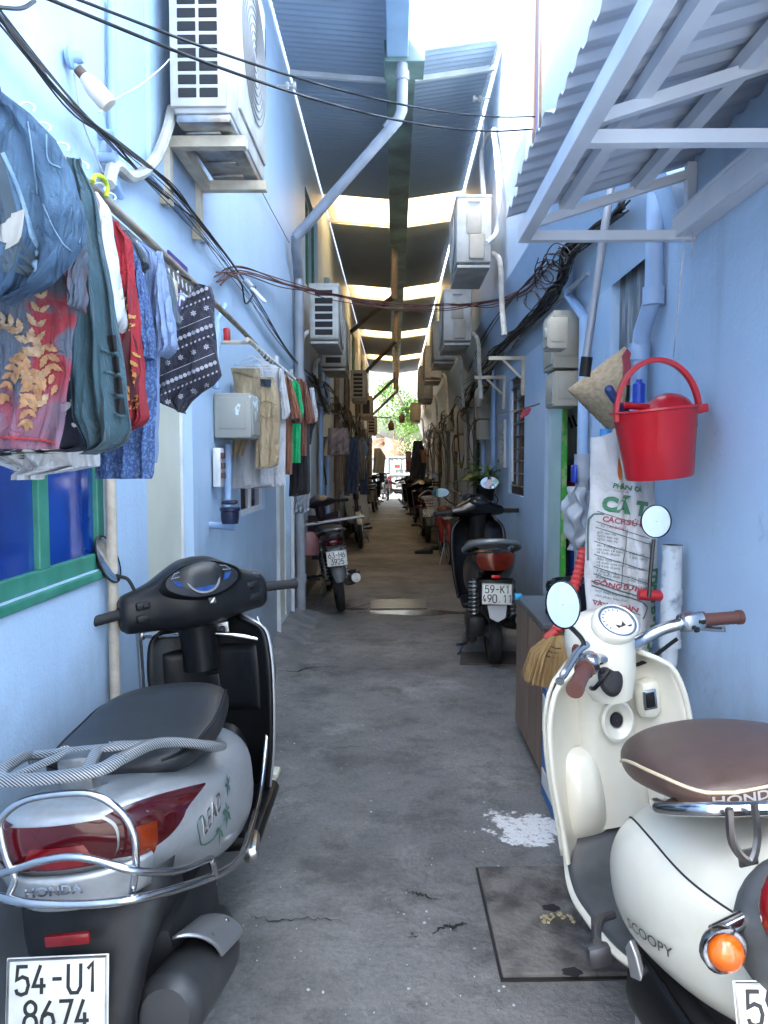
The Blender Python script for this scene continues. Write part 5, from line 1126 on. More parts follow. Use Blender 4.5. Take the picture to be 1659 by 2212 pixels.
# 1 denim skirt-shorts, nearest
g = garment('denim_shorts', 'washed blue denim shorts hung inside out nearest on the left pole', 'shorts', 1.15, [(-130,150),(-130,420),(-110,560),(-70,630),(10,655)], [(0,195),(60,240),(118,300),(150,370),(178,460),(176,520),(150,570),(95,625),(10,655)], denim, th=.014, fold=.015, nf=3.)
b = B()
def strip(g, bd, pts, w_, off=.0035, n=10):
    q = []
    P = cr([(x, y, 0) for x, y in pts], n)
    for i, p in enumerate(P):
        d = (P[min(i+1, len(P)-1)]-P[max(i-1, 0)]).normalized(); n_ = V((-d.y, d.x, 0))*w_/2; a, c = g.onfront(p.x+n_.x, p.y+n_.y, off), g.onfront(p.x-n_.x, p.y-n_.y, off)
        if a and c: q.append([a, c])
    if len(q) > 1: bd.loft(q, closed=False)
strip(g, b, [(4,648),(60,630),(105,602),(143,562),(160,532),(166,500)], 9, .002); strip(g, b, [(6,330),(40,410),(66,500),(76,588)], 9, .002); strip(g, b, [(60,262),(70,330),(80,420)], 3, .002); strip(g, b, [(100,290),(104,345),(130,362)], 3, .002); strip(g, b, [(92,440),(120,500),(150,545)], 2.5, .002)
b.build('seam', denim2, g.t, world=True, solid=.0008)
b = B(); patch(g, b, [(-60,330),(3,322),(70,588),(-60,592)], .0012, 14, 14); b.build('lining', mat('slate_lining', (.035,.055,.075), .95), g.t, world=True, smooth=0, fix=False)
b = B(); patch(g, b, [(26,462),(54,450),(46,520),(12,540)], .003); b.build('care_tag', tagm, g.t, world=True, smooth=0, fix=False)
b = B(); patch(g, b, [(-4,492),(24,470),(20,528),(-2,520)], .0036); b.build('care_tag', tagm, g.t, world=True, smooth=0, fix=False)
hanger(g.t, 1.13, -.77, g.zt+.0, .3)
# 2 floral tee
tee = bpy.data.materials.new('red_and_slate_floral_cotton'); n_, p_ = nodes(tee); wp, sp_ = worldpos(n_)
f1 = ramp(n_, noise(n_, wp, 8, 6, .65, .8), (.42, 0.), (.50, 1.)); cc = mixnode(n_, f1, (.20,.018,.03), (.06,.075,.105)); zg = ramp(n_, mth(n_, 'ADD', sp_.outputs[2], mth(n_, 'MULTIPLY', noise(n_, wp, 8, 5), .25)), (1.58-.0, 1.), (1.70, 0.)); zg = ramp(n_, mth(n_, 'MULTIPLY', mth(n_, 'SUBTRACT', mth(n_, 'ADD', sp_.outputs[2], mth(n_, 'MULTIPLY', noise(n_, wp, 8, 5), .2)), 1.5), 4.), (.25, 1.), (.6, 0.))
cc = mixnode(n_, mth(n_, 'MULTIPLY', zg, .7), cc, (.17,.085,.13)); L(n_, cc, p_.inputs['Base Color']); p_.inputs['Roughness'].default_value = .9
wrinkle(tee, .5); redc = cloth('red_cotton', (.36,.02,.035)); 
g = garment('floral_shirt', 'red and slate T-shirt with tan leaf print behind the denim shorts', 'shirt', 1.24, [(-190,480),(-200,700),(-200,935)], [(172,500),(182,555),(176,580),(170,700),(158,800),(150,880),(130,958),(128,970)], tee, th=.022, fold=.012, nf=3.5, ph=1.)
sleeve(g, [(120,470),(150,560),(160,660)], [(182,470),(186,550),(176,600),(178,650),(172,668)], tee, dy=-.02, th=.03, fold=.006)
b = B(); strip(g, b, [(160,490),(184,545),(172,590),(177,640)], 7, .004); strip(g, b, [(0,944),(60,948),(110,955),(126,962)], 5, .004); b.build('trim', redc, g.t, world=True, solid=.003)
leafA = mat('tan_leaf_print', (.30,.215,.14), .9, col2=(.17,.10,.055), ns=60); leafB = mat('brown_leaf_print', (.17,.08,.035), .9, col2=(.27,.15,.075), ns=60)
def pleaf(g, bd, x, y, ang, l, w_, off=.004):     # a lobed leaf of the print
    ca, sa = cos(ang), sin(ang); pts = []
    for i in range(9): t_ = i/8; r = w_*sin(pi*t_**.8)*(.72 if i % 2 else 1.05); pts.append((t_*l, -r))
    for i in range(8, 0, -1): t_ = i/8; r = w_*sin(pi*t_**.8)*(.72 if i % 2 else 1.05); pts.append((t_*l, r))
    g.poly(bd, [(x+px_*ca-py_*sa, y+px_*sa+py_*ca) for px_, py_ in pts], off)
def spray(g, bd, pts, l, w_, n, bend=.7, rr=random.Random(1)):
    P = cr([(x, y, 0) for x, y in pts], 8); 
    for i in range(n):
        k = i/(n-1); p = P[int(k*(len(P)-1))]; q = P[min(len(P)-1, int(k*(len(P)-1))+1)]; d = q-P[max(0, int(k*(len(P)-1))-1)]; an = atan2(d.y, d.x); s_ = 1.-.45*k
        for sg in (-1, 1): pleaf(g, bd, p.x, p.y, an+sg*bend+rr.uniform(-.15,.15), l*s_*rr.uniform(.85,1.15), w_*s_, .004+.0004*i)
    e = P[-1]; d = P[-1]-P[-3]; pleaf(g, bd, e.x, e.y, atan2(d.y, d.x), l*.7, w_*.7, .006)
b = B(); spray(g, b, [(78,880),(72,780),(75,720),(86,660),(90,625)], 44, 10, 8); spray(g, b, [(80,760),(50,720),(20,700),(0,690)], 40, 10, 6); b.build('leaf_print', leafA, g.t, world=True, smooth=0, fix=False)
b = B(); spray(g, b, [(95,745),(112,800),(132,860),(142,905)], 36, 9, 9); spray(g, b, [(85,800),(66,850),(60,905)], 44, 11, 7); spray(g, b, [(60,770),(28,800),(10,850)], 38, 10, 6); b.build('leaf_print', leafB, g.t, world=True, smooth=0, fix=False)
# 3 black floral hem and white hem behind
bf = mat('black_floral_cotton', (.012,.014,.03), .9, col2=(.55,.56,.50), ns=38, lo=.57, hi=.60, det=2.)
g = garment('floral_skirt', 'black skirt with pale petal print showing below the floral T-shirt', 'skirt', 1.46, [(-180,600),(-190,985)], [(190,600),(230,800),(255,925),(252,965),(150,978),(0,985)], bf, th=.03, fold=.012, nf=4)
wh = cloth('white_cotton_cloth', (.50,.51,.54), (.44,.45,.48))
g = garment('white_blouse', 'white blouse with small dark dashes showing lowest under the floral skirt', 'blouse', 1.50, [(-150,600),(-60,985),(30,1018)], [(100,600),(208,900),(212,1015),(140,1032),(90,1036),(40,1020)], wh, th=.03, fold=.012, nf=3, ph=2)
b = B()
for (x, y) in ((40,985),(28,1013),(105,1021),(110,1027),(185,1014),(178,1020)): g.poly(b, [(x,y),(x+14,y-3),(x+15,y+1)], .004); g.poly(b, [(x-3,y+6),(x+12,y+3),(x+12,y+6)], .004)
b.build('dash_print', blk, g.t, world=True, smooth=0, fix=False)
# 4 teal dress with ladder side
teal = cloth('teal_jersey', (.028,.070,.095), (.018,.050,.070))
g = garment('teal_dress', 'long teal dress with ladder cutouts down its side', 'dress', 1.38, [(140,345),(158,460),(168,600),(150,800),(152,900),(190,965)], [(178,360),(206,420),(232,560),(258,700),(276,830),(282,925),(270,955),(225,980),(190,982)], teal, th=.026, fold=.014, nf=2.5, ph=.4)
b = B()
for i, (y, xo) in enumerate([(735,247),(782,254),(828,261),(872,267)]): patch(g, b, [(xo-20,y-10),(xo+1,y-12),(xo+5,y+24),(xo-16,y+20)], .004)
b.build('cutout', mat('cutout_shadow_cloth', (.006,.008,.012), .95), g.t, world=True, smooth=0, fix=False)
for i, (y, xo) in enumerate([(762,247),(808,254),(853,261),(897,267)]): b = B(); strip(g, b, [(xo-24,y-6),(xo-6,y+2),(xo+6,y)], 6, .008, 4); b.build('strap', teal, g.t, world=True, solid=.002)
# 5 white sleeve
g = garment('white_shirt', 'white shirt with embroidered cuff between the teal dress and red dress', 'shirt', 1.43, [(192,440),(200,470),(225,600),(245,712)], [(214,418),(236,450),(250,560),(262,640),(268,690),(258,708),(245,712)], wh, th=.04, fold=.008, nf=2)
b = B()
for i in range(9): x, y = 224+i*2.2+(i//3)*3, 480+i*23; g.poly(b, [(x,y),(x+10,y-1),(x+10,y+1)], .004); g.poly(b, [(x,y+5),(x+9,y+4),(x+9,y+6)], .004)
for x in (250,256,262): g.poly(b, [(x,672),(x+3,690),(x-2,692)], .004)
b.build('embroidery', mat('grey_thread', (.25,.25,.27), .9), g.t, world=True, smooth=0, fix=False)
hanger(g.t, 1.43, -.72, g.zt+.02, .2)
# 6 red leaf dress
rd = mat('red_dress_cloth', (.26,.008,.018), .9, col2=(.12,.012,.02), ns=5, lo=.45, hi=.75); wrinkle(rd)
g = garment('red_dress', 'red dress with golden leaf print hanging between white and blue shirts', 'dress', 1.50, [(240,480),(246,560),(252,640),(255,760),(268,900)], [(258,490),(284,520),(292,600),(303,700),(312,830),(321,905),(300,925),(275,930)], rd, th=.022, fold=.010, nf=2)
gold = mat('golden_leaf_print', (.42,.22,.07), .9, col2=(.28,.12,.03), ns=30); brnl = mat('maroon_patch', (.05,.008,.012), .9)
b = B(); g.poly(b, [(264,760),(278,700),(295,740),(300,800),(296,850),(282,870),(270,830)], .003); g.poly(b, [(268,640),(280,600),(285,660),(274,680)], .003); b.build('dark_patch', brnl, g.t, world=True, smooth=0, fix=False)
b = B(); spray(g, b, [(284,885),(290,840),(296,800),(300,740)], 26, 6, 8); spray(g, b, [(268,720),(278,690),(268,650)], 20, 5, 5); spray(g, b, [(262,830),(264,790),(262,750)], 20, 5, 6); b.build('leaf_print', gold, g.t, world=True, smooth=0, fix=False)
# 7 speckled denim-blue shirt
spk = mat('speckled_blue_cotton', (.025,.06,.17), .9, col2=(.09,.15,.29), ns=170, lo=.48, hi=.60, det=2.); wrinkle(spk)
g = garment('speckled_shirt', 'speckled mid blue long shirt behind the red dress', 'shirt', 1.58, [(280,540),(270,700),(230,880),(207,960),(208,1028)], [(292,545),(310,600),(325,680),(334,745),(338,800),(336,870),(333,1030),(330,1034)], spk, th=.026, fold=.010, nf=3, ph=.7)
sleeve(g, [(292,560),(300,640),(305,770)], [(300,560),(322,650),(336,740),(333,775)], spk, dy=-.03, th=.03, fold=.005)
# 8 dark collar, 9 light blue shirt
nav = cloth('dark_navy_cotton', (.015,.03,.05))
g = garment('dark_blouse', 'dark green black top with square shoulder beside the red dress', 'top', 1.62, [(262,500),(285,560),(300,580)], [(282,505),(312,545),(322,572),(302,582)], nav, th=.03, fold=.004)
lb_ = cloth('light_blue_cotton', (.17,.245,.42), (.135,.20,.35))
g = garment('light_blue_shirt', 'pale sky blue short sleeved shirt behind the speckled blue one', 'shirt', 1.72, [(296,530),(312,600),(322,700),(330,800),(326,1000)], [(310,525),(338,545),(350,600),(343,660),(340,720),(338,850),(334,980),(330,1000)], lb_, th=.026, fold=.010, nf=2.5)
sleeve(g, [(338,545),(338,640),(345,760)], [(352,550),(366,640),(378,700),(385,755),(360,770)], lb_, dy=-.03, th=.035, fold=.006)
b = B()
hanger(g.t, 1.72, -.72, g.zt+.0, .3)
# 10 dark slate sleeve
slate = cloth('slate_cotton', (.045,.075,.11))
g = garment('slate_shirt', 'dark slate shirt showing one sleeve left of the purple number plate', 'shirt', 1.88, [(340,560),(350,620),(368,680),(372,705)], [(352,566),(372,600),(382,670),(388,700),(376,706)], slate, th=.04, fold=.006)
# 11 navy shorts with snowflake pattern
snow = cloth('navy_print_cotton', (.009,.010,.024), (.012,.013,.03))
g = garment('patterned_shorts', 'navy shorts with white snowflake pattern hung askew by one corner', 'shorts', 2.05, [(420,618),(400,645),(372,700),(345,760),(338,810),(338,868),(392,890)], [(432,614),(456,618),(462,640),(463,700),(470,770),(478,812),(462,832),(436,848),(412,868),(392,892)], snow, th=.035, fold=.010, nf=2.2)
b = B(); wp_ = mat('pale_print', (.30,.30,.34), .9); rr = random.Random(6)
def flower(x, y, r, n):
    for i in range(n):
        a = 2*pi*i/n+.3; g.poly(b, [(x, y), (x+r*.75*cos(a-.35), y+r*.75*sin(a-.35)), (x+r*cos(a), y+r*sin(a)), (x+r*.75*cos(a+.35), y+r*.75*sin(a+.35))], .004)
for r_i in range(13):
    k = (r_i % 4); y0 = 628+r_i*21
    for i in range(17):
        x = 335+i*9.2+(r_i % 2)*4; y = y0-(x-400)*.42+14
        if k == 0: flower(x, y, 5.2, 8) if i % 1 == 0 else None
        elif k == 2: flower(x, y, 6.5, 6) if i % 3 == 0 else None
        elif k == 1: g.poly(b, [(x-3,y+1),(x,y-3),(x+3,y-1),(x,y+3)], .004)
        else: g.poly(b, [(x-4.6,y+1.6),(x+4.6,y-2.4),(x+4.6,y-1.2),(x-4.6,y+2.8)], .004)
b.build('snowflake_print', wp_, g.t, world=True, smooth=0, fix=False)
b = B(); b.tube(cr([onx(384, 586, -.74), onx(383, 620, -.73), onx(376, 642, -.72), onx(392, 635, -.70), ony(420, 652, 2.04)], 6), .0035, 6); b.build('hanger', wirew, g.t, world=True)
# lime hook and white hooks on the pole
b = B(); b.tube(cr([onx(200, 392, -.74), onx(206, 380, -.74), onx(222, 384, -.73), onx(231, 402, -.73), onx(230, 425, -.73)], 6), .006, 8); tag(b.build('plastic_hook', mat('lime_plastic', (.45,.60,.02), .35)), 'lime green plastic hanger hook over the pole', 'hanger')
for i, (x, y) in enumerate([(60,225),(95,268),(135,312),(178,352),(215,398),(238,420)]):
    P = onx(x, y, -.745); b = B(); b.tube([P+V((.014*cos(q*pi/6), .006*sin(q*.9), .014*sin(q*pi/6)-.010)) for q in range(-1, 9)], .0024, 6); tag(b.build('hanger_hook', wirew), ['white hanger hook on the pole nearest the camera', 'white hanger hook above the denim shorts', 'white hanger hook left of the lime hook over the teal dress', 'white hanger hook just left of the lime one', 'white hanger hook under the lime one', 'white hanger hook where the slotted rail begins'][i], 'hanger')
# ---------------------------------------------------------------- second group further along
pr = [onx(482, 690, -.72), onx(632, 798, -.74)]
b = B(); zr2 = CAMH+.62; b.tube([(-.74, 3.9, zr2), (-.74, 5.9, zr2)], .012, 8); b.tube([(LX, 4.0, zr2), (-.735, 4.0, zr2)], .010, 8); tag(b.build('drying_pole', cream), 'thin cream drying rail carrying the khaki shorts and shirts', 'pole')
b = B()
for i in range(15):
    y = 4.05+i*.11; b.tube(cr([(-.74, y, zr2+.012), (-.715, y, zr2-.02), (-.745, y, zr2-.06), (-.65, y, zr2-.10)], 5), .0028, 5); b.tube([(-.745, y, zr2-.06), (-.84, y, zr2-.11), (-.64, y, zr2-.11)], .0028, 5)
tag(b.build('empty_hangers', wirew, kind=None), 'cluster of wire hangers crowded on the second drying rail', 'hanger', kind='stuff')
kh = cloth('khaki_twill', (.38,.30,.19), (.30,.23,.14)); kh2 = cloth('khaki_inner', (.30,.24,.15))
g = garment('khaki_shorts', 'khaki shorts folded over a hanger in front of a white T-shirt', 'shorts', 4.2, [(545,815),(549,880),(552,930),(550,1005),(552,1010)], [(592,820),(602,850),(605,900),(604,960),(601,1006),(580,1012)], kh, th=.02, fold=.008, nf=2.)
gl2 = Garment(4.22, [(498,795),(508,840),(516,890),(502,950),(500,970)], [(562,815),(562,880),(551,915),(530,965),(524,985)], th=.02, fold=.008, nf=2.); gl2.build('cloth', kh, g.t)
b = B(); strip(gl2, b, [(500,800),(530,808),(560,817)], 7); b.build('waistband', kh2, g.t, world=True, solid=.002)
b = B(); strip(g, b, [(558,872),(576,866),(596,874)], 3); strip(g, b, [(560,895),(576,902),(596,896)], 2); b.build('seam', kh2, g.t, world=True, solid=.002)
b = B(); g.poly(b, [(562,818),(586,820),(585,836),(563,834)], .006); b.build('back_patch', nav, g.t, world=True, smooth=0, fix=False)
g = garment('white_tee', 'long white T-shirt hanging behind the khaki shorts', 'shirt', 4.36, [(520,790),(498,830),(502,950),(502,1052)], [(596,790),(612,800),(618,860),(617,950),(616,1054),(560,1055)], wh, th=.026, fold=.010, nf=3, ph=1)
sleeve(g, [(600,795),(606,900)], [(612,798),(628,890),(622,905)], wh, dy=-.02, th=.03, fold=.004)
brn1 = cloth('rust_cotton', (.26,.095,.05)); brn2 = cloth('brown_cotton', (.20,.075,.05)); grn1 = cloth('bright_green_cotton', (.0,.42,.14)); blkc = cloth('black_cotton', (.012,.012,.014))
def shirt2(nm, label, Y, x0, x1, yt, yb, xs, ys0, ys1, m, trim=None):
    g = garment(nm, label, 'shirt', Y, [(x0-8,yt),(x0-22,yt+30),(x0-20,yb)], [(x0+3,yt),(x1-2,yt+12),(x1,yt+60),(x1-1,yb)], m, th=.022, fold=.008, nf=2)
    s = sleeve(g, [(x1-8,yt+8),(x1-6,ys1-8)], [(x1-2,yt+12),(xs,ys0),(xs-4,ys1)], m, dy=-.02, th=.03, fold=.004)
    if trim:
        b = B(); strip(s, b, [(x1-3,ys1-6),(xs-6,ys0+2)], 8, .006, 6); b.build('cuff', trim, g.t, world=True, solid=.003)
    return g
shirt2('rust_tee', 'rust brown T-shirt with black cuff right of the white one', 4.7, 618, 632, 812, 1025, 654, 905, 915, brn1, blkc)
shirt2('green_tee', 'bright green T-shirt between two brown ones', 4.92, 637, 650, 822, 1000, 657, 892, 905, grn1)
shirt2('brown_tee', 'plain brown T-shirt right of the bright green one', 5.12, 648, 664, 818, 985, 682, 905, 915, brn2)
g = garment('black_shorts', 'long black shorts hanging lowest right of the green T-shirt', 'shorts', 5.32, [(628,960),(624,1070)], [(664,830),(668,900),(670,1066),(640,1072)], blkc, th=.04, fold=.006)
g = garment('black_tee', 'black and white T-shirt last on the second rail', 'shirt', 5.5, [(655,835),(660,960)], [(676,845),(684,910),(676,930),(672,960)], blkc, th=.035, fold=.005)
sleeve(g, [(668,838),(676,900)], [(678,840),(688,900),(684,912)], wh, dy=-.02, th=.02, fold=.003)
g = garment('grey_rag', 'frayed pale grey rag hanging below the black shorts', 'rag', 5.7, [(640,1060),(634,1100)], [(668,1062),(668,1106),(650,1110)], cloth('grey_rag_cloth', (.33,.36,.40)), th=.02, fold=.01, nf=4)
# deeper in the alley
for nm, lb, ct, Y, Lp, Rp, m in [
  ('brown_skirt', 'brown skirt hanging flat from a hanger deeper on the left', 'skirt', 7.6, [(709,925),(707,980)], [(752,925),(755,982),(730,984)], cloth('dusty_brown_cloth', (.15,.10,.085))),
  ('dark_trousers', 'dark trousers hanging behind the brown skirt', 'trousers', 8.8, [(757,945),(748,1000),(746,1065)], [(775,945),(776,1000),(772,1066)], cloth('navy_trouser_cloth', (.018,.03,.055))),
  ('brown_trousers', 'brown trousers hanging right of the dark ones on the left', 'trousers', 9.2, [(762,950),(770,1000),(778,1036)], [(786,950),(790,1000),(788,1034)], cloth('olive_brown_cloth', (.14,.105,.07))),
  ('blue_jeans', 'dark blue jeans with rolled hems hanging deeper on the left', 'jeans', 9.9, [(776,1000),(778,1068)], [(790,990),(794,1040),(798,1064)], cloth('dark_jeans', (.015,.03,.07))),
  ('pale_blue_shirt', 'pale blue shirt corner hanging beside the brown trousers', 'shirt', 9.6, [(780,945),(786,975)], [(784,945),(796,968),(792,985)], lb_),
  ('grey_tee', 'light grey T-shirt hanging near the white gate on the left', 'shirt', 17, [(808,975),(805,1022)], [(822,968),(833,985),(830,1022)], cloth('light_grey_cotton', (.42,.40,.38))),
  ('dark_shorts', 'small dark shorts hanging under the grey T-shirt', 'shorts', 17.5, [(819,1020),(820,1042)], [(830,1020),(831,1042)], nav)]: 
    g = garment(nm, lb, ct, Y, Lp, Rp, m, th=.06, fold=.015)
for nm, lb, ct, Y, Lp, Rp, m in [('black_dress', 'long black dress hanging on the far right side of the alley', 'dress', 12.5, [(893,955),(887,1000),(884,1035)], [(912,952),(918,980),(922,1000),(918,1036)], cloth('black_dress_cloth', (.010,.014,.026))), ('pink_towel', 'pink patterned towel hanging left of the black dress', 'towel', 14, [(876,975),(877,1018)], [(888,985),(888,1020)], cloth('pink_towel_cloth', (.42,.27,.25), (.25,.08,.08), ns=20)), ('orange_top', 'small orange brown top right of the black dress', 'top', 12.2, [(908,975),(911,1000)], [(921,972),(922,996)], brn1)]:
    g = Garment(Y, Lp, Rp, th=.07, fold=.015); t = thing(nm, lb, ct, (.6, Y, g.zb), group='clothes hung on the right wall'); g.build('cloth', m, t)
# ---------------------------------------------------------------- the silver scooter, near left
silver = mat('silver_paint', (.42,.44,.46), .36, .45, col2=(.38,.40,.42), ns=60, coat=.45)
blkg = mat('satin_black_panel', (.004,.0045,.0055), .36, bump=.08, bs=400, spec=.3)
vinyl = mat('black_vinyl', (.012,.013,.015), .42, col2=(.017,.018,.021), ns=30, bump=.12, bs=300)
redl = mat('red_lens', (.085,.003,.006), .14, coat=.4, col2=(.04,.002,.004), ns=4); ambl = mat('amber_lens', (.20,.022,.004), .15, coat=.4, col2=(.10,.012,.003), ns=25); redb = mat('bright_red_lens', (.17,.004,.007), .18, coat=.3, col2=(.12,.003,.005), ns=40)
def carbon():
    m = bpy.data.materials.new('striped_wrap'); n, b = nodes(m); p = mapped(n, (1,1,1)); w_ = n.nodes.new('ShaderNodeTexWave'); w_.bands_direction = 'DIAGONAL'; w_.inputs['Scale'].default_value = 85; w_.inputs['Distortion'].default_value = .8; L(n, p, w_.inputs[0])
    c = ramp(n, w_.outputs[0], (.42, (.014,.016,.02)), (.58, (.30,.32,.34))); L(n, c, b.inputs['Base Color']); b.inputs['Roughness'].default_value = .3; b.inputs['Coat Weight'].default_value = .4; return m
carb = carbon()
t = thing('motor_scooter', 'silver scooter with black seat and chrome guards parked nearest on the left', 'scooter', (-.548, 2.26, 0), (0, R(-6), 0)); LM = rootm(t); LI = LM.inverted()
lp = lambda x, y, Y: LI @ ony(x, y, Y)
wheel(t, -.60, .215, .10, rub, alu, 5); 
wheel(t, .66, .23, .09, rub, alu, 5)
body = Hull([(-.885,.722,.08,.035,.05,2.4), (-.86,.72,.130,.06,.085,2.5), (-.80,.705,.165,.075,.115,2.6), (-.68,.675,.188,.08,.15,2.6), (-.52,.63,.198,.085,.19,2.6), (-.36,.59,.202,.095,.22,2.6), (-.18,.55,.200,.115,.24,2.6), (-.02,.50,.175,.14,.21,2.6), (.06,.46,.13,.12,.17,2.6)])
b = B(); body.body(b, 34, 44); b.build('rear_body', silver, t, smooth=60)
# tail lamp wraps the tail: centre red, amber corners
def lens(y0, y1, a0, a1, m, nm, k=1.012, n=14):
    b = B(); b.grid(lambda u, v: body.at(lerp(y0, y1, u), lerp(a0(u), a1(u), v), k), n, n); return b.build(nm, m, lp_, fix=False) if nm != 'tail_lamp' else b.build(nm, m, t, fix=False)
b = B()
for sg in (0, 1):
    def fn(u, v):
        # from the tail centre round the right flank; band narrows to a point forwards
        y = lerp(-.872, -.56, u**1.3); top = lerp(R(42), R(20), u); bot = lerp(R(-38), R(18), u**.8); a = lerp(bot, top, v); 
        if sg: a = pi-a
        return body.at(y, a, 1.012)
    b.grid(fn, 26, 10)
b.grid(lambda u, v: (lambda p, q: V((lerp(q.x, p.x, u), -.884-.012*sin(pi*u), p.z)))(body.at(-.872, lerp(R(-38), R(42), v), 1.012), body.at(-.872, pi-lerp(R(-38), R(42), v), 1.012)), 14, 10)
lp_ = b.build('tail_lamp', redl, t, fix=False, smooth=60)
b = B(); b.grid(lambda u, v: (lambda p, q: V((lerp(q.x, p.x, .5+(u-.5)*(.60-.14*abs(v-.5)*2)), -.8862-.012*sin(pi*(.5+(u-.5)*.6)), p.z)))(body.at(-.872, lerp(R(-34), R(-2), v), 1.0), body.at(-.872, pi-lerp(R(-34), R(-2), v), 1.0)), 16, 10); b.build('brake_lens', redb, lp_, fix=False)
for sg in (0, 1):
    b = B(); b.grid(lambda u, v: body.at(lerp(-.858, -.815, u), (lambda a: pi-a if sg else a)(lerp(R(-30), R(2), v)), 1.018), 8, 8); b.build('amber_lens', ambl, lp_, fix=False)
# lower tail panel with maker's letters
b = B(); b.grid(lambda u, v: V((lerp(-.15,.15,u)*(1-.12*(1-v)), -.862-.02*sin(pi*u)-.015*v+.05*(abs(u-.5)*2)**3, lerp(.592,.66,v))), 16, 8); pn = b.build('tail_panel', silver, t, solid=.012)
b = B(); Fm = Matrix.Translation((-.01,-.9055,.640)) @ Euler((R(82),0,0)).to_matrix().to_4x4() @ Matrix.Diagonal((1.25,1,1,1)); b.text('HONDA', .023, Fm, ext=.0015, bold=.0006); b.build('lettering', chrome, pn, smooth=0)
b = B(); Fm = Matrix.Translation((.2025,-.575,.612)) @ Euler((R(84),0,R(88))).to_matrix().to_4x4() @ Matrix.Diagonal((1.1,1,1,1)) @ Matrix.Shear('XZ', 4, (0,0)); b.text('LEAD', .052, Fm @ Matrix(((1,.35,0,0),(0,1,0,0),(0,0,1,0),(0,0,0,1))), ext=.0008, spacing=1.15); b.build('emblem', chrome, t, smooth=0)
gdec = mat('green_decal', (.03,.10,.08), .35); b = B()
for (y, z, s_) in ((-.44,.565,.045),(-.49,.535,.038),(-.415,.60,.03)):
    for k in range(5):
        a = pi/2+k*2*pi/5; c = body.at(y, R(-5)+ (z-.58)*6, 1.006); b.add([c, c+V((.0,.5*s_*cos(a-.4),.5*s_*sin(a-.4))), c+V((.0,s_*cos(a),s_*sin(a))), c+V((.0,.5*s_*cos(a+.4),.5*s_*sin(a+.4)))], [(0,1,2,3)])
b.tube(cr([body.at(-.46,R(-14),1.004), body.at(-.52,R(-26),1.004), body.at(-.59,R(-30),1.004), body.at(-.63,R(-20),1.004), body.at(-.65,R(-10),1.004), body.at(-.62,R(-6),1.004), body.at(-.60,R(-14),1.004)], 8), .0014, 5); b.build('flower_decal', gdec, t, smooth=0, fix=False)
# seat
seat = Hull([(-.62,.752,.10,.015,.03,2.3), (-.58,.752,.158,.026,.05,2.5), (-.46,.750,.182,.034,.07,2.7), (-.34,.750,.186,.044,.08,2.6), (-.22,.756,.176,.056,.09,2.5), (-.12,.745,.155,.054,.10,2.4), (-.05,.715,.125,.04,.10,2.3), (-.01,.69,.085,.025,.08,2.2)])
b = B(); seat.body(b, 30, 40); st = b.build('seat', vinyl, t, smooth=70)
b = B(); P = [seat.at(lerp(-.61,.04,i/30), R(14)+R(10)*sin(pi*min(1, i/30*1.0))*(.4), 1.006) for i in range(31)]; Pm = [V((-p.x, p.y, p.z)) for p in P]; b.tube(P, .0045, 6); b.tube(Pm, .0045, 6); b.build('piping', blk, st)
# striped grab rail and carrier
b = B()
for sg in (-1, 1):
    P = cr([(sg*.170,-.36,.700), (sg*.190,-.43,.712), (sg*.188,-.53,.755), (sg*.155,-.63,.802), (sg*.135,-.72,.832), (sg*.115,-.84,.850)], 8); b.flat(P, [.012+.016*sin(pi*min(1, i/26)) for i in range(len(P))], .011)
b.flat(cr([(-.115,-.835,.850), (-.09,-.885,.850), (0,-.90,.850), (.09,-.885,.850), (.115,-.835,.850)], 6), .017, .010)
b.flat([(-.15,-.66,.816), (-.06,-.72,.835), (.06,-.72,.835), (.15,-.66,.816)], .014, .007); b.flat([(-.03,-.73,.838), (-.07,-.88,.851)], .012, .006); b.flat([(.03,-.73,.838), (.07,-.88,.851)], .012, .006); b.flat([(-.05,-.71,.838), (-.11,-.58,.790)], .011, .006); b.flat([(.05,-.71,.838), (.11,-.58,.790)], .011, .006)
b.build('carrier_rack', carb, t)
b = B(); b.bbox((0,-.76,.80), (.07,.05,.085), .01); b.bbox((0,-.77,.765), (.09,.07,.012), .004); b.build('rack_mount', alu, t)
# chrome tail guard
gy = 1.335
b = B(); up_ = [(20,1935),(32,1895),(15,1855),(2,1800),(6,1765),(60,1727),(160,1713),(215,1722),(262,1755),(288,1800),(294,1850),(292,1885),(284,1936)]
b.tube(cr([lp(x, y, gy+.02) for x, y in up_], 6), .0068, 10)
mid = [(-70,1900,1.50),(-20,1892,1.40),(25,1880,1.355),(80,1862,1.335),(140,1851,1.33),(200,1856,1.33),(285,1880,1.335),(350,1884,1.40),(400,1876,1.48),(450,1856,1.57),(458,1862,1.58),(466,1892,1.60)]
b.tube(cr([lp(x, y, Y) for x, y, Y in mid], 6), .0074, 10)
low = [(-90,1925,1.54),(-20,1930,1.40),(5,1938,1.36),(50,1949,1.335),(140,1954,1.33),(230,1950,1.33),(300,1940,1.345),(380,1920,1.44),(460,1893,1.60),(505,1868,1.76),(525,1840,1.92),(545,1780,2.12),(565,1690,2.40),(580,1560,2.56),(590,1470,2.62),(588,1430,2.63),(570,1375,2.64),(555,1332,2.64)]
b.tube(cr([lp(x, y, Y) for x, y, Y in low], 6), .0085, 10)
b.build('chrome_guard', chrome, t)
b = B(); b.tube(cr([lp(302,1328,2.60), lp(300,1370,2.60), lp(304,1430,2.60), lp(308,1500,2.60)], 6), .0105, 10); b.tube(cr([lp(300,1372,2.595), lp(350,1374,2.58), lp(430,1368,2.56), lp(500,1371,2.56), lp(560,1381,2.58)], 6), .009, 10)
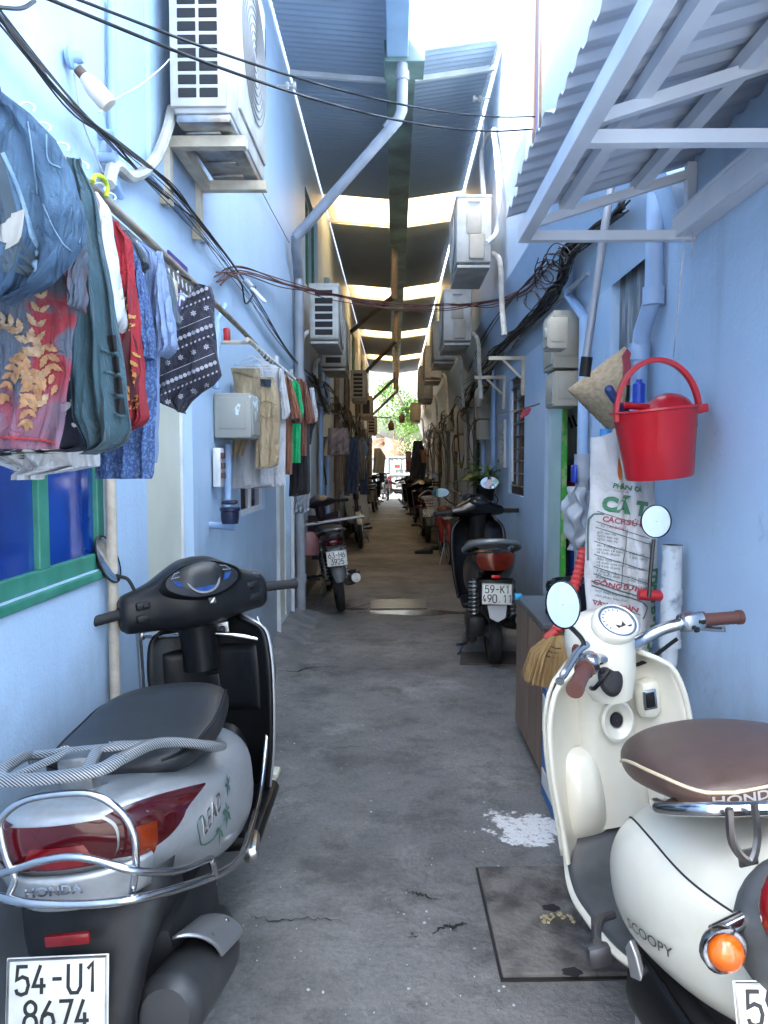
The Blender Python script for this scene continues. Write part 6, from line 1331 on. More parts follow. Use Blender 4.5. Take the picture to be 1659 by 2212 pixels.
for x, y in ((303,1374),(557,1380)): b.bbox(lp(x, y, 2.59), (.03,.02,.03), .006)
b.build('shield_bar', chrome, t)
# leg shield, glove box, tunnel, floor
def sh(u, v, off=0.):
    z = lerp(.30, .93, v); hw = interp([(.30,.155),(.45,.185),(.65,.205),(.80,.205),(.88,.185),(.93,.12)], z)[0]; q = u*2-1
    return V((hw*q, .335+.04*v-.085*abs(q)**2.6*(1-.3*v)+off-.02*sin(pi*v), z-.05*abs(q)**3*(v**6)))
b = B(); b.grid(lambda u, v: sh(u, v), 28, 30); b.build('leg_shield', blkg, t, solid=.012)
b = B(); b.grid(lambda u, v: sh(.5+(u-.5)*1.03, v*1.01, .03), 28, 30); b.build('front_cover', silver, t, solid=.01)
def gb(u, v):
    p = sh(lerp(.09,.91,u), lerp(.42,.80,v)); e = min(1, min(u, 1-u, v, 1-v)*9); p.y -= .02*e**.6; return p
b = B(); b.grid(gb, 30, 24); gl_ = b.build('glove_box', blkg, t)
b = B(); M = Matrix.Translation((.0, .318, .66)) @ Euler((R(90),0,0)).to_matrix().to_4x4(); b.lathe([(.001,.0),(.007,.0),(.008,-.006),(.010,-.006)], M, 14); b.build('lock', chrome, gl_)
b = B(); b.bbox((0,.335,.735), (.055,.03,.055), .014); b.bbox((0,.318,.645), (.05,.012,.12), .006); b.build('bag_hook', blkg, t)
p = lp(481,1358,2.575); b = B(); M = Matrix.Translation((p.x, p.y, p.z)) @ Euler((R(90),0,0)).to_matrix().to_4x4(); b.bbox(p, (.045,.012,.05), .01); b.build('ignition_plate', steel, t); b = B(); b.lathe([(.001,.008),(.012,.008),(.014,.0)], M, 16); b.build('ignition_lock', dark, t)
tun = Hull([(.0,.40,.13,.10,.14,2.6), (.12,.34,.115,.09,.10,2.6), (.26,.38,.10,.10,.12,2.6), (.36,.46,.09,.10,.16,2.6)]); b = B(); tun.body(b, 14, 28); b.build('centre_tunnel', blkg, t, smooth=60)
b = B(); b.bbox((0,.14,.285), (.36,.42,.05), .02); b.bbox((0,.14,.312), (.30,.36,.01), .004); b.build('floorboard', blkg, t)
for sg in (-1, 1): b = B(); b.bbox((sg*.175,-.14,.315), (.045,.13,.05), .018, (0,0,R(8*sg))); b.build('footrest', mat('polished_aluminium', (.55,.56,.57), .25, 1.), t)
# handlebar assembly, turned to the left
T = Matrix.Translation((-.012,.275,-.006)) @ Matrix.Rotation(R(35), 4, 'Z') @ Matrix.Translation((0,0,0))
hb = [(0,-.012,1.006,.086,.118),(.05,-.012,1.004,.085,.113),(.10,-.008,.994,.074,.098),(.15,.002,.982,.058,.080),(.20,.010,.974,.046,.069),(.235,.012,.970,.040,.062),(.25,.012,.968,.030,.048)]
def hring(x):
    cy, cz, ry, rz = interp(hb, abs(x)); return [V((x, cy+ry*spow(cos(a), .8), cz+rz*spow(sin(a), .8))) for a in [2*pi*i/28 for i in range(28)]]
b = B(); b.loft([hring(lerp(-.25,.25,i/40)) for i in range(41)]); xf(b, T); hc = b.build('handlebar_cover', mat('dark_grey_cover', (.010,.011,.013), .36, spec=.4), t, smooth=60)
b = B(); b.loft([[V((r*cos(a), .02+r*.85*sin(a), z)) for a in [2*pi*i/20 for i in range(20)]] for z, r in ((.74,.062),(.84,.062),(.93,.072),(.97,.08))]); xf(b, T); b.build('steering_column', blkg, t)
D = T @ Matrix.Translation((0,-.080,1.056)) @ Matrix.Rotation(R(64), 4, 'X') @ Matrix.Diagonal((.86,1.0,1,1))
def eye(a, k=1., kz=1.): return V((.142*k*cos(a), .058*kz*k*spow(sin(a), .85)*(1-.25*cos(a)**2)-.006, 0))
b = B(); N = 44; b.loft([[eye(2*pi*i/N, k)+V((0,0,z)) for i in range(N)] for k, z in ((1.12,-.03),(1.1,.004),(1.03,.009),(1.0,.004))], cap0=False, cap1=False); xf(b, D); b.build('dash_bezel', blkg, hc, smooth=60)
b = B(); b.add([(0,0,.002)]+[tuple(eye(2*pi*i/N)+V((0,0,.002))) for i in range(N)], [(0,i+1,(i+1)%N+1) for i in range(N)]); xf(b, D); b.build('instrument_glass', mat('dash_glass', (.010,.013,.02), .25, spec=.12), hc, smooth=0)
b = B(); b.lathe([(.056,.003),(.058,.0075),(.066,.0075),(.068,.003)], D @ Matrix.Translation((0,-.004,0)) @ Matrix.Diagonal((1,.78,1,1)), 36); b.build('dial_ring', mat('dial_silver', (.14,.145,.15), .5, .3), hc)
b = B(); b.lathe([(.001,.0035),(.056,.0035)], D @ Matrix.Translation((0,-.004,0)) @ Matrix.Diagonal((1,.78,1,1)), 30)
for sg in (-1, 1): b.add([D @ V((sg*x, y, .0035)) for x, y in ((.078,-.022),(.10,-.016),(.118,.004),(.085,.0))], [(0,1,2,3)])
b.build('blue_dial', mat('blue_dial', (.010,.035,.14), .6, col2=(.015,.06,.22), ns=40, spec=.1), hc, smooth=0)
b = B()
for i in range(13):
    a = R(200-i*18.3); b.add([D @ V((r*cos(a+k), r*.78*sin(a+k)-.004, .0042)) for r, k in ((.044,-.03),(.052,-.03),(.052,.03),(.044,.03))], [(0,1,2,3)])
b.add([D @ V(q) for q in ((.0,-.006,.0044),(.003,-.004,.0044),(-.018,.024,.0044))], [(0,1,2)])
for sg in (-1, 1):
    b.tube([D @ V((sg*.06,.034,.004)), D @ V((sg*.10,.028,.004)), D @ V((sg*.118,.012,.004)), D @ V((sg*.072,.016,.004)), D @ V((sg*.06,.034,.004))], .0012, 4)
b.build('dial_marks', mat('dial_white', (.30,.36,.42), .6, spec=.1), hc, smooth=0, fix=False)
b = B(); W = D @ Matrix.Translation((.012,-.083,.004)); b.obox((0,0,0), (.026,.02,.003), (0,0,0), W); b.build('badge', mat('badge_black', (.006,.006,.006), .3), hc, smooth=0)
b = B(); b.add([W @ V((x, y, .0022)) for x, y in ((-.010,-.006),(-.002,-.007),(.004,-.001),(.011,.008),(.004,.005),(-.001,.001))], [(0,1,2),(0,2,5),(2,3,4),(2,4,5)]); b.build('badge_wing', mat('white_enamel', (.8,.8,.8), .4), hc, smooth=0, fix=False)
for sg in (-1, 1):
    grip(t, sg*.245, sg*.375, .0165, rub, T @ Matrix.Translation((0,.01,.975)))
    b = B(); b.tube(cr([(sg*.235,.045,.965), (sg*.29,.075,.958), (sg*.36,.06,.952), (sg*.385,.055,.952)], 5), [.007]*15+[.009], 8); xf(b, T); b.build('brake_lever', mat('polished_aluminium', (.55,.56,.57), .25, 1.), t)
    b = B(); b.bbox((sg*.185,-.038,.995), (.05,.02,.026), .005); b.bbox((sg*.19,-.034,.955), (.045,.02,.024), .006); b.bbox((sg*.18,-.046,.995), (.02,.014,.014), .003); xf(b, T); b.build('switch', blk, hc)
c = lp(232,1208,2.42); s0 = T @ V((-.19,.0,1.02)); 
mirror(t, [s0, lerp(s0, lp(262,1244,2.42), .5)+V((0,0,.02)), lp(262,1246,2.42), c+V((.01,0,-.05))], c, (.95,-.55,.35), .075, (.5,1.05))
# rear fender, plate, engine, muffler, stand
b = B(); b.loft([[V((hw*cos(a), y+.05*sin(a), z)) for a in [2*pi*i/16 for i in range(16)]] for z, y, hw in ((.62,-.70,.16),(.56,-.76,.155),(.50,-.79,.14),(.44,-.82,.115),(.36,-.855,.095),(.24,-.875,.08))]); b.build('rear_fender', blk, t)
PM = LI @ Matrix.Translation(ony(124, 2152, 1.352)) @ Euler((R(-12), R(-2.5), R(1))).to_matrix().to_4x4()
plate(t, ('54-U1', '8674'), PM)
p = PM @ V((0.02,-.005,.10)); b = B(); b.bbox(p, (.085,.012,.022), .004); b.build('rear_reflector', redb, t)
b = B(); b.bbox((.0,-.45,.30), (.22,.40,.20), .05); b.bbox((-.14,-.45,.26), (.10,.52,.14), .04); b.bbox((0,-.56,.43), (.16,.25,.12), .03); b.build('engine', mat('dark_engine', (.02,.021,.023), .55, .3), t)
b = B(); b.tube(cr([(.10,-.28,.20), (.125,-.42,.215), (.135,-.60,.265), (.14,-.76,.315), (.138,-.84,.335)], 6), [.03+.04*min(1, i/8) for i in range(22)]+[.068,.06,.05], 18); b.build('muffler', mat('muffler_black', (.03,.032,.035), .45, .4, col2=(.06,.06,.062), ns=6), t)
b = B(); b.grid(lambda u, v: V((.122+.080*sin(R(lerp(0,96,v))), lerp(-.50,-.70,u)+.06*v, .250+.075*u+.080*cos(R(lerp(0,96,v))))), 14, 12); hs = b.build('heat_shield', mat('heat_shield_silver', (.42,.43,.45), .35, .8), t, solid=.006)
b = B()
for q in ((.18,-.50,.31),(.18,-.63,.356)): b.ball(q, .011, 10)
b.build('shield_bolt', steel, hs)
b = B(); b.tube([(-.10,-.05,.26), (-.17,-.02,.12), (-.21,.0,.022)], .010, 8); b.bbox((-.215,.0,.016), (.05,.04,.012), .004); b.build('side_stand', steel, t)
b = B(); spring(b, (-.13,-.60,.24), (-.13,-.50,.52), .03, 8, .006); b.build('shock_absorber', steel, t)
ff = Hull([(.42,.44,.05,.03,.05,2.2), (.55,.475,.065,.03,.05,2.2), (.68,.48,.07,.03,.06,2.2), (.82,.43,.065,.03,.08,2.2), (.90,.36,.05,.03,.06,2.2)]); b = B(); ff.body(b, 14, 20); b.build('front_fender', silver, t)
b = B(); b.tube([(.05,.66,.23), (.05,.50,.62)], .018, 10); b.tube([(-.05,.66,.23), (-.05,.50,.62)], .018, 10); b.build('fork', alu, t)
# ---------------------------------------------------------------- the cream scooter, near right
creamp = mat('cream_paint', (.63,.615,.53), .28, coat=.6, col2=(.60,.585,.50), ns=14)
brnv = mat('brown_vinyl', (.055,.034,.028), .42, col2=(.068,.042,.034), ns=25, bump=.1, bs=300); brnside = mat('tan_brown_vinyl', (.105,.06,.046), .42, col2=(.12,.07,.054), ns=25, bump=.1, bs=300); brng = mat('brown_rubber_grip', (.085,.032,.025), .5)
greyp_ = mat('grey_plastic', (.045,.05,.055), .5, col2=(.06,.065,.07), ns=30)
t = thing('motor_scooter', 'cream scooter with brown seat and round mirrors parked nearest on the right', 'scooter', (.765, 1.68, 0), (0, R(-7.5), R(9))); SM = rootm(t); SI = SM.inverted(); sp = lambda x, y, Y: SI @ ony(x, y, Y)
wheel(t, -.22, .215, .10, rub, alu, 5); wheel(t, .72, .215, .09, rub, alu, 5)
# leg shield
def ss(u, v, off=0.):
    z = lerp(.36, .905, v); hw = interp([(.36,.188),(.45,.192),(.60,.202),(.72,.200),(.80,.185),(.86,.155),(.905,.085)], z)[0]; q = u*2-1
    return V((hw*q, .505-.01*v-.11*abs(q)**3.0+off, z))
b = B(); b.grid(ss, 32, 34); sh_ = b.build('leg_shield', creamp, t, solid=.010)
b = B(); E = [ss(0, i/24) for i in range(25)]+[ss(i/16, 1) for i in range(1, 16)]+[ss(1, 1-i/24) for i in range(25)]; b.tube(E, .008, 8); b.build('shield_edge', creamp, sh_)
b = B(); b.grid(lambda u, v: ss(u, v, .04), 20, 20); b.build('front_cover', creamp, t, solid=.01)
# centre column panel with key recess, pocket bulge and shutter lock
col = [(.40,.115,.05),(.55,.10,.05),(.70,.082,.058),(.80,.075,.062),(.885,.07,.05)]
b = B(); b.grid(lambda u, v: (lambda z: (lambda w_, d: V((w_*(u*2-1), .50-d*(1-abs(u*2-1)**3.2)**.6, z)))(*interp(col, z)))(lerp(.40,.885,v)), 24, 24); cp_ = b.build('column_panel', creamp, t, smooth=60)
b = B(); M = Matrix.Translation((.01,.432,.715)) @ Euler((R(90),0,0)).to_matrix().to_4x4() @ Matrix.Diagonal((1,1.25,1,1)); b.lathe([(.046,-.008),(.047,.010),(.040,.013),(.028,.004),(.020,.0)], M, 30); b.build('key_recess', creamp, cp_)
b = B(); b.lathe([(.001,.003),(.016,.004),(.017,-.005)], M, 20); b.build('keyhole', dark, cp_)
b = B(); b.bbox((.115,.452,.755), (.07,.06,.115), .028, (0,0,R(12))); lk = b.build('lock_pod', creamp, t); b = B(); b.bbox((.108,.421,.76), (.040,.008,.056), .012); b.build('lock_face', chrome, lk); b = B(); b.bbox((.107,.416,.76), (.026,.004,.042), .008); b.build('lock_slot', blk, lk)
b = B(); b.grid(lambda u, v: V((-.098+.072*(u*2-1)*(1-.25*v), .478-.062*max(0, (1-abs(u*2-1)**2.6))**.6*sin(pi*v)**.7, lerp(.37,.64,v))), 22, 22); b.build('storage_pocket', creamp, t, smooth=60)
b = B()
for q in ((-.105,.492,.66), (.098,.47,.86), (-.03,.36,.93)): b.ball(q, .006, 8)
b.build('screw', steel, t)
# floor
def fl(u, v):
    y = lerp(.02,.47,v); hw = interp([(.02,.155),(.12,.185),(.3,.195),(.40,.185),(.47,.165)], y)[0]; q = u*2-1; return V((hw*q, y, .315+.075*max(0, (v-.72)/.28)**2-.012*abs(q)**4))
b = B(); b.grid(fl, 20, 24); b.build('floor_mat', greyp_, t, solid=.012)
b = B(); b.grid(lambda u, v: fl(.5+(u-.5)*1.06, v)+V((0,0,-.014)), 20, 24); b.build('floor_pan', creamp, t, solid=.012)
# body: two bulging side covers round a smoother centre
bd = Hull([(-.47,.655,.05,.06,.16,2.2), (-.44,.645,.11,.10,.20,2.3), (-.35,.615,.155,.14,.22,2.3), (-.22,.575,.188,.165,.22,2.3), (-.08,.545,.20,.175,.21,2.4), (.03,.52,.195,.17,.20,2.4), (.11,.49,.17,.15,.17,2.3), (.16,.46,.12,.11,.12,2.2)])
b = B(); bd.body(b, 32, 44); b.build('rear_body', creamp, t, smooth=60)
for sg in (-1, 1):
    def sc_(u, v):
        y = lerp(.165, -.42, u); e = sin(pi*min(1, max(0, u)))**.45; a = lerp(R(-78), R(52)*(1-.75*u**1.6), v); p = bd.at(y, a, 1+.085*e*sin(pi*v)**.4); 
        return V((sg*p.x, p.y, p.z))
    b = B(); b.grid(sc_, 30, 22); cv = b.build('side_cover', creamp, t, smooth=70)
    b = B(); b.tube([sc_(i/40, .985)*1.0 for i in range(41)], .0022, 5); b.build('panel_seam', dark, cv)
    if sg < 0:
        o = B(); pts = []
        Fm = Matrix(((0,0,-1,0),(-1,0,0,0),(0,1,0,0),(0,0,0,1)))
        o.text('SCOOPY', .038, Matrix(((1,.3,0,0),(0,1,0,0),(0,0,1,0),(0,0,0,1))), bold=.0002); vs = list(o.v); o.v = []
        for q in vs:
            s_ = (q.x+.078)/.156; y = lerp(-.04, -.22, s_); z0 = lerp(.470, .510, s_); yy = y; zz = z0+q.y*1.0
            cz, hw, bt, bb, n_ = interp(bd.t, yy); r_ = max(-1, min(1, (zz-cz)/((bb if zz < cz else bt)*1.05))); e = 2./n_; ang = math.asin(math.copysign(abs(r_)**(1/e), r_)) if abs(r_) < 1 else -pi/2
            x = hw*1.09*spow(cos(ang), e); o.v.append(V((-x-.003, yy, zz)))
        o.build('lettering', mat('dark_emblem', (.03,.035,.04), .3, .5), cv, smooth=0, fix=False)
# seat with pale piping
seat2 = Hull([(-.325,0.861,.10,.008,.050,2.2), (-.32,0.861,.135,.014,.060,2.4), (-.295,0.861,.165,.022,.068,2.5), (-.22,0.854,.185,.034,.072,2.5), (-.08,0.824,.182,.046,.08,2.4), (.04,0.791,.155,.055,.085,2.3), (.12,0.766,.115,.05,.075,2.2), (.165,0.751,.07,.03,.05,2.1), (.19,0.741,.02,.01,.02,2.)])
def half(bld, lo, hi, m, nm, par):
    k = lambda u: R(34)*max(0, (u-.45)/.55)**1.5
    b = B(); b.grid(lambda u, v: seat2.at(lerp(-.325,.19,u), lerp(lo-k(u), hi+k(u), v) if nm == 'seat' else lerp(lo+k(u), hi-k(u), v)), 44, 24); R0 = [seat2.at(-.325, lerp(lo, hi, i/16)) for i in range(17)]; b.add(R0, [list(range(17))]); return b.build(nm, m, par, smooth=70, fix=False)
s_ = half(None, R(8), R(172), brnv, 'seat', t); half(None, R(172), R(368), brnside, 'seat_side', s_)
b = B(); P = [seat2.at(lerp(-.324,.188,i/36), R(8)-R(34)*max(0, (i/36-.45)/.55)**1.5, 1.004) for i in range(37)]+[seat2.at(lerp(.188,-.324,i/36), R(172)+R(34)*max(0, (1-i/36-.45)/.55)**1.5, 1.004) for i in range(37)]; b.tube(P, .0035, 6, closed=True); b.build('piping', mat('cream_piping', (.55,.45,.30), .5), s_)
o = B(); o.text('HONDA', .040, Matrix.Identity(4), bold=.0008); vs = list(o.v); o.v = []
for q in vs:
    x, zz = q.x*.85-.085, .850+q.y*.58; o.v.append(V((x, -.3285+.35*max(0, abs(x)-.09)**1.2, zz)))
o.build('lettering', mat('silver_print', (.55,.55,.55), .35, .4), s_, smooth=0, fix=False)
# grab bar, bracket, tail lamp, signals, plate
b = B(); b.tube(cr([sp(1418,1738,1.46), sp(1432,1745,1.40), sp(1500,1748,1.325), sp(1580,1748,1.30), sp(1700,1744,1.30), sp(1800,1740,1.35)], 8), .013, 12)
b.tube(cr([sp(1440,1742,1.385), sp(1460,1732,1.42), sp(1480,1722,1.46)], 4), .010, 8); b.build('grab_bar', chrome, t)
b = B(); p = sp(1610,1790,1.25); b.tube(cr([p+V((-.025,0,.04)), p+V((-.025,0,-.02)), p+V((.0,-.005,-.055)), p+V((.02,0,-.02)), p+V((.02,0,.04))], 5), .007, 6); b.bbox(p+V((0,-.0,-.05)), (.035,.006,.03), .004); b.build('helmet_hook', steel, t)
tl = sp(1752,1978,1.15); b = B(); b.ball(tl+V((.03,.065,-.07)), (.115,.085,.125), 28); b.build('tail_housing', greyp_, t, smooth=180)
b = B(); b.ball(tl+V((.0,-.005,.02)), (.085,.045,.085), 22); b.build('tail_lamp', redb, t)
for (x, y, Y) in ((1568,2058,1.16), (1880,2040,1.16)):
    p = sp(x, y, Y); sg = 1 if x < 1700 else -1; b = B(); b.tube([p+V((.0,.03,.012)), p+V((sg*.07,.04,.02))], .014, 12); b.lathe([(.001,-.03),(.02,-.028),(.036,-.008),(.037,.006)], Matrix.Translation(p+V((0,.008,0))) @ Euler((R(90),0,0)).to_matrix().to_4x4(), 20); 
    st_ = b.build('turn_signal', chrome, t); b = B(); b.ball(p, (.029,.026,.029), 16); b.build('signal_lens', mat('orange_lens', (.42,.07,.004), .15, coat=.4, col2=(.52,.11,.006), ns=40), st_)
PM = SI @ Matrix.Translation(ony(1610+112, 2225, 1.17)) @ Euler((R(-18),0,R(0))).to_matrix().to_4x4(); plate(t, ('59-P1', '286'), PM)
b = B(); b.loft([[V((hw*cos(a), y+.04*sin(a), z)) for a in [2*pi*i/16 for i in range(16)]] for z, y, hw in ((.55,-.36,.13),(.46,-.42,.11),(.36,-.46,.10),(.26,-.48,.09))]); b.build('rear_fender', greyp_, t)
b = B(); b.bbox((0,-.14,.30), (.22,.42,.20), .05); b.bbox((-.13,-.14,.25), (.09,.46,.15), .045); b.build('engine', mat('dark_engine', (.02,.021,.023), .55, .3), t)
b = B(); b.grid(lambda u, v: V((-.17-.035*sin(pi*v), lerp(.02,-.38,u), .165+.2*v*(1-.3*u)+.02*u)), 12, 10); b.build('transmission_cover', blkg, t, solid=.01)
b = B(); b.prism([(-.03,-.17),(.035,-.17),(.05,-.02),(.02,.10),(-.0,.13),(-.02,.10),(-.005,-.02)], .016, Matrix.Translation((-.185,-.0,.27)) @ Euler((R(90),0,R(-80))).to_matrix().to_4x4()); b.build('frame_bracket', mat('heat_shield_silver', (.42,.43,.45), .35, .8), t, bevel=.004)
p = sp(1290,2035,1.62); b = B(); b.tube(cr([sp(1325,1975,1.74), sp(1300,1985,1.72), sp(1290,2010,1.66), p], 5), .010, 8); b.tube([sp(1282,1985,1.7), sp(1283,2030,1.66)], .006, 6); b.bbox(p+V((0,0,-.03)), (.055,.03,.05), .012); b.build('side_stand', mat('greasy_steel', (.10,.10,.11), .4, .8), t)
b = B(); b.tube([(.10,-.05,.22), (.17,-.2,.24), (.19,-.40,.30)], [.03,.06,.055], 14); b.build('muffler', chrome, t)
# headset, meter, bars turned left
T = Matrix.Translation((0,.36,0)) @ Matrix.Rotation(R(28), 4, 'Z')
hs = [(.80,.03,.056,.054),(.85,.04,.074,.072),(.90,.05,.086,.088),(.95,.055,.089,.094),(.99,.055,.083,.086),(1.02,.055,.064,.062),(1.033,.055,.034,.032)]
b = B(); b.loft([[V((rx*cos(a), cy+ry*sin(a), z)) for a in [2*pi*i/32 for i in range(32)]] for z, cy, rx, ry in [(z,)+tuple(interp(hs, z)) for z in [lerp(.80,1.033,i/22) for i in range(23)]]]); xf(b, T); hd = b.build('headset', creamp, t, smooth=70)
D = T @ Matrix.Translation((0,-.008,1.008)) @ Matrix.Rotation(R(44), 4, 'X') @ Matrix.Diagonal((1.08,.86,1,1))
b = B(); b.lathe([(.066,-.02),(.068,.006),(.060,.012),(.054,.006)], D, 36); xf(b, Matrix()); b.build('meter_bezel', creamp, hd, smooth=70)
b = B(); b.lathe([(.056,.007),(.057,.0095),(.051,.0095),(.050,.006)], D, 36); b.build('meter_ring', chrome, hd)
b = B(); b.lathe([(.001,.006),(.052,.006)], D, 30); b.build('meter_face', mat('meter_white', (.70,.70,.68), .15, coat=.8), hd, smooth=0)
b = B()
for i in range(9):
    a = R(205-i*20); b.add([D @ V((r*cos(a+k), r*sin(a+k)+.004, .0068)) for r, k in ((.036,-.05),(.043,-.05),(.043,.05),(.036,.05))], [(0,1,2,3)])
b.add([D @ V(q) for q in ((-.014,-.022,.0069),(.016,-.022,.0069),(.016,-.004,.0069),(-.014,-.004,.0069))], [(0,1,2,3)]); b.add([D @ V(q) for q in ((.02,-.03,.0069),(.034,-.03,.0069),(.034,-.024,.0069),(.02,-.024,.0069))], [(0,1,2,3)]); b.build('meter_marks', mat('meter_ink', (.04,.03,.03), .5), hd, smooth=0, fix=False)
for sg, a in ((-1, 0), (1, 0)):
    b = B(); b.tube(cr([(sg*.05,.0,.925), (sg*.10,-.005,.935), (sg*.15,-.035,.955), (sg*.185,-.065,.965), (sg*.21,-.08,.968)], 7), .0165, 12); xf(b, T); b.build('handlebar', chrome, t)
    b = B(); b.bbox((sg*.215,-.082,.968), (.052,.052,.05), .014, (0,0,R(-28*sg))); b.tube([(sg*.19,-.07,.968), (sg*.245,-.098,.966)], .024, 14); xf(b, T); sb = b.build('switch_block', mat('polished_aluminium', (.55,.56,.57), .25, 1.), t)
    b = B(); b.bbox((sg*.20,-.112,.952), (.016,.012,.014), .004); b.bbox((sg*.225,-.118,.968), (.014,.010,.012), .003); xf(b, T); b.build('switch', blk, sb)
    G = T @ Matrix.Translation((sg*.245,-.098,.966)) @ Matrix.Rotation(R(-28*sg), 4, 'Z'); grip(t, 0, sg*.115, .0175, brng, G)
    b = B(); b.tube(cr([T @ V((sg*.20,-.045,.955)), T @ V((sg*.26,-.05,.94)), T @ V((sg*.33,-.09,.92)), T @ V((sg*.345,-.105,.918))], 5) if sg > 0 else cr([sp(1268,1392,1.85), sp(1248,1408,1.82), sp(1228,1440,1.76), sp(1209,1472,1.70)], 5), [.009]*14+[.007,.011], 8); b.build('brake_lever', mat('polished_aluminium', (.55,.56,.57), .25, 1.), t)
b = B(); p = sp(1246,1408,1.86); b.ball(p, (.012,.016,.02), 12); b.build('signal_lens', ambl, t)
c = sp(1217,1306,1.80); mirror(t, [sp(1262,1395,1.84), sp(1255,1378,1.83), sp(1228,1350,1.81)], c, (-.55,-.80,.1), .055, (.72,1.0))
c = sp(1416,1126,2.22); mirror(t, [sp(1402,1290,2.18), sp(1405,1240,2.2), sp(1412,1165,2.22)], c, (-.12,-1,.0), .043, (1,1.08))
b = B(); b.bbox((0,.07,.86), (.11,.05,.03), .01); b.tube(cr([(-.06,.05,.84), (-.10,.0,.86), (-.06,-.02,.90)], 5), .006, 6); b.tube(cr([(.06,.05,.86), (.14,.02,.86), (.2,-.05,.92)], 5), .006, 6); xf(b, T); b.build('cable', blk, t)
b = B(); M = T @ Matrix.Translation((-.055,-.02,.875)) @ Euler((R(75),0,R(-25))).to_matrix().to_4x4() @ Matrix.Diagonal((1,1.4,1,1)); b.lathe([(.001,.004),(.024,.004),(.03,.0),(.034,-.01)], M, 20); b.build('column_opening', dark, hd)
ff = Hull([(.48,.42,.05,.03,.05,2.2), (.60,.45,.065,.03,.05,2.2), (.74,.455,.07,.03,.06,2.2), (.88,.40,.065,.03,.08,2.2), (.94,.33,.05,.03,.06,2.2)]); b = B(); ff.body(b, 14, 20); b.build('front_fender', creamp, t)
# ---------------------------------------------------------------- black scooter seen from behind, by the right wall
gloss = mat('gloss_black_paint', (.005,.005,.006), .25, coat=.25)
t = thing('motor_scooter', 'black scooter with orange tail lamp standing in front of the brown cabinet', 'scooter', (.715, 6.05, 0), (0, R(-1.5), R(-1)), sc=1.06); t.scale[2] = .985
wheel(t, -.62, .225, .10, rub, alu, 5); wheel(t, .66, .235, .09, rub, alu, 5)
h = Hull([(-.86,.80,.06,.03,.05,2.2), (-.80,.80,.12,.05,.11,2.3), (-.65,.77,.155,.07,.15,2.4), (-.40,.70,.165,.09,.20,2.4), (-.15,.60,.16,.10,.22,2.4), (.05,.50,.13,.1,.16,2.3)]); b = B(); h.body(b, 22, 32); b.build('rear_body', gloss, t, smooth=60)
b = B(); b.grid(lambda u, v: h.at(-.845+.10*abs(u-.5)*2, lerp(R(-48),R(38),v) if u > .5 else pi-lerp(R(-48),R(38),v), 1.02)*1 if False else (lambda p: V(((u-.5)*2*p.x, p.y-.072+.10*abs(u-.5)**2*4*.25, p.z)))(h.at(-.80, lerp(R(-52),R(34),v), 1.0)), 16, 10); tl_ = b.build('tail_lamp', mat('dark_orange_lens', (.15,.018,.005), .15, coat=.3, col2=(.08,.005,.004), ns=9), t, fix=False)
b = B(); b.bbox((.0,-.845,.665), (.055,.02,.022), .004); b.build('brake_lens', mat('lit_red_lens', (.62,.01,.015), .2), tl_)
sh5 = Hull([(-.66,.865,.10,.02,.04,2.4), (-.5,.86,.145,.03,.05,2.5), (-.25,.83,.15,.03,.06,2.4), (0,.78,.12,.03,.06,2.3), (.06,.75,.07,.02,.04,2.2)]); b = B(); sh5.body(b, 18, 28); b.build('seat', vinyl, t, smooth=70)
b = B(); b.tube(cr([(-.165,-.45,.80), (-.175,-.62,.835), (-.15,-.77,.875), (-.09,-.84,.90), (0,-.86,.908), (.09,-.84,.90), (.15,-.77,.875), (.175,-.62,.835), (.165,-.45,.80)], 6), .021, 10); b.build('grab_rail', mat('grey_grab_rail', (.20,.22,.24), .4, .5), t)
b = B(); b.loft([[V((hw*cos(a), y+.05*sin(a), z)) for a in [2*pi*i/16 for i in range(16)]] for z, y, hw in ((.64,-.78,.12),(.56,-.82,.105),(.48,-.85,.09),(.40,-.87,.07),(.36,-.87,.05))]); rf = b.build('rear_fender', blk, t)
b = B(); b.prism([(-.062,.05),(.062,.05),(.05,-.035),(0,-.065),(-.05,-.035)], .012, Matrix.Translation((0,-.915,.43)) @ Euler((R(80),0,0)).to_matrix().to_4x4()); b.build('reflector', mat('clear_reflector', (.62,.65,.68), .15, .3, coat=.8), rf, bevel=.003)
plate(t, ('59-K1', '490.11'), Matrix.Translation((.0,-.93,.56)) @ Euler((R(-10),R(3),0)).to_matrix().to_4x4())
b = B(); spring(b, (-.125,-.62,.30), (-.12,-.66,.62), .032, 11, .007); b.build('shock_absorber', steel, t); b = B(); spring(b, (.125,-.62,.32), (.12,-.66,.60), .028, 9, .006); b.build('shock_absorber', steel, t)
b = B(); b.bbox((-.11,-.52,.28), (.12,.34,.16), .04); b.bbox((-.14,-.60,.22), (.07,.14,.12), .03); b.bbox((0,-.38,.33), (.2,.3,.16), .04); b.bbox((-.12,-.66,.27), (.05,.05,.06), .012); b.build('engine', mat('dark_engine', (.02,.021,.023), .55, .3), t)
b = B(); b.tube(cr([(.13,-.3,.24), (.16,-.5,.27), (.175,-.75,.34)], 6), [.04]+[.055]*11+[.045], 16); mu = b.build('muffler', mat('muffler_black', (.03,.032,.035), .45, .4), t); b = B(); b.lathe([(.001,-.01),(.022,-.01),(.024,.006),(.042,.006),(.044,-.012)], Matrix.Translation((.177,-.765,.343)) @ Euler((R(80),0,0)).to_matrix().to_4x4(), 18); b.build('muffler_tip', steel, mu)
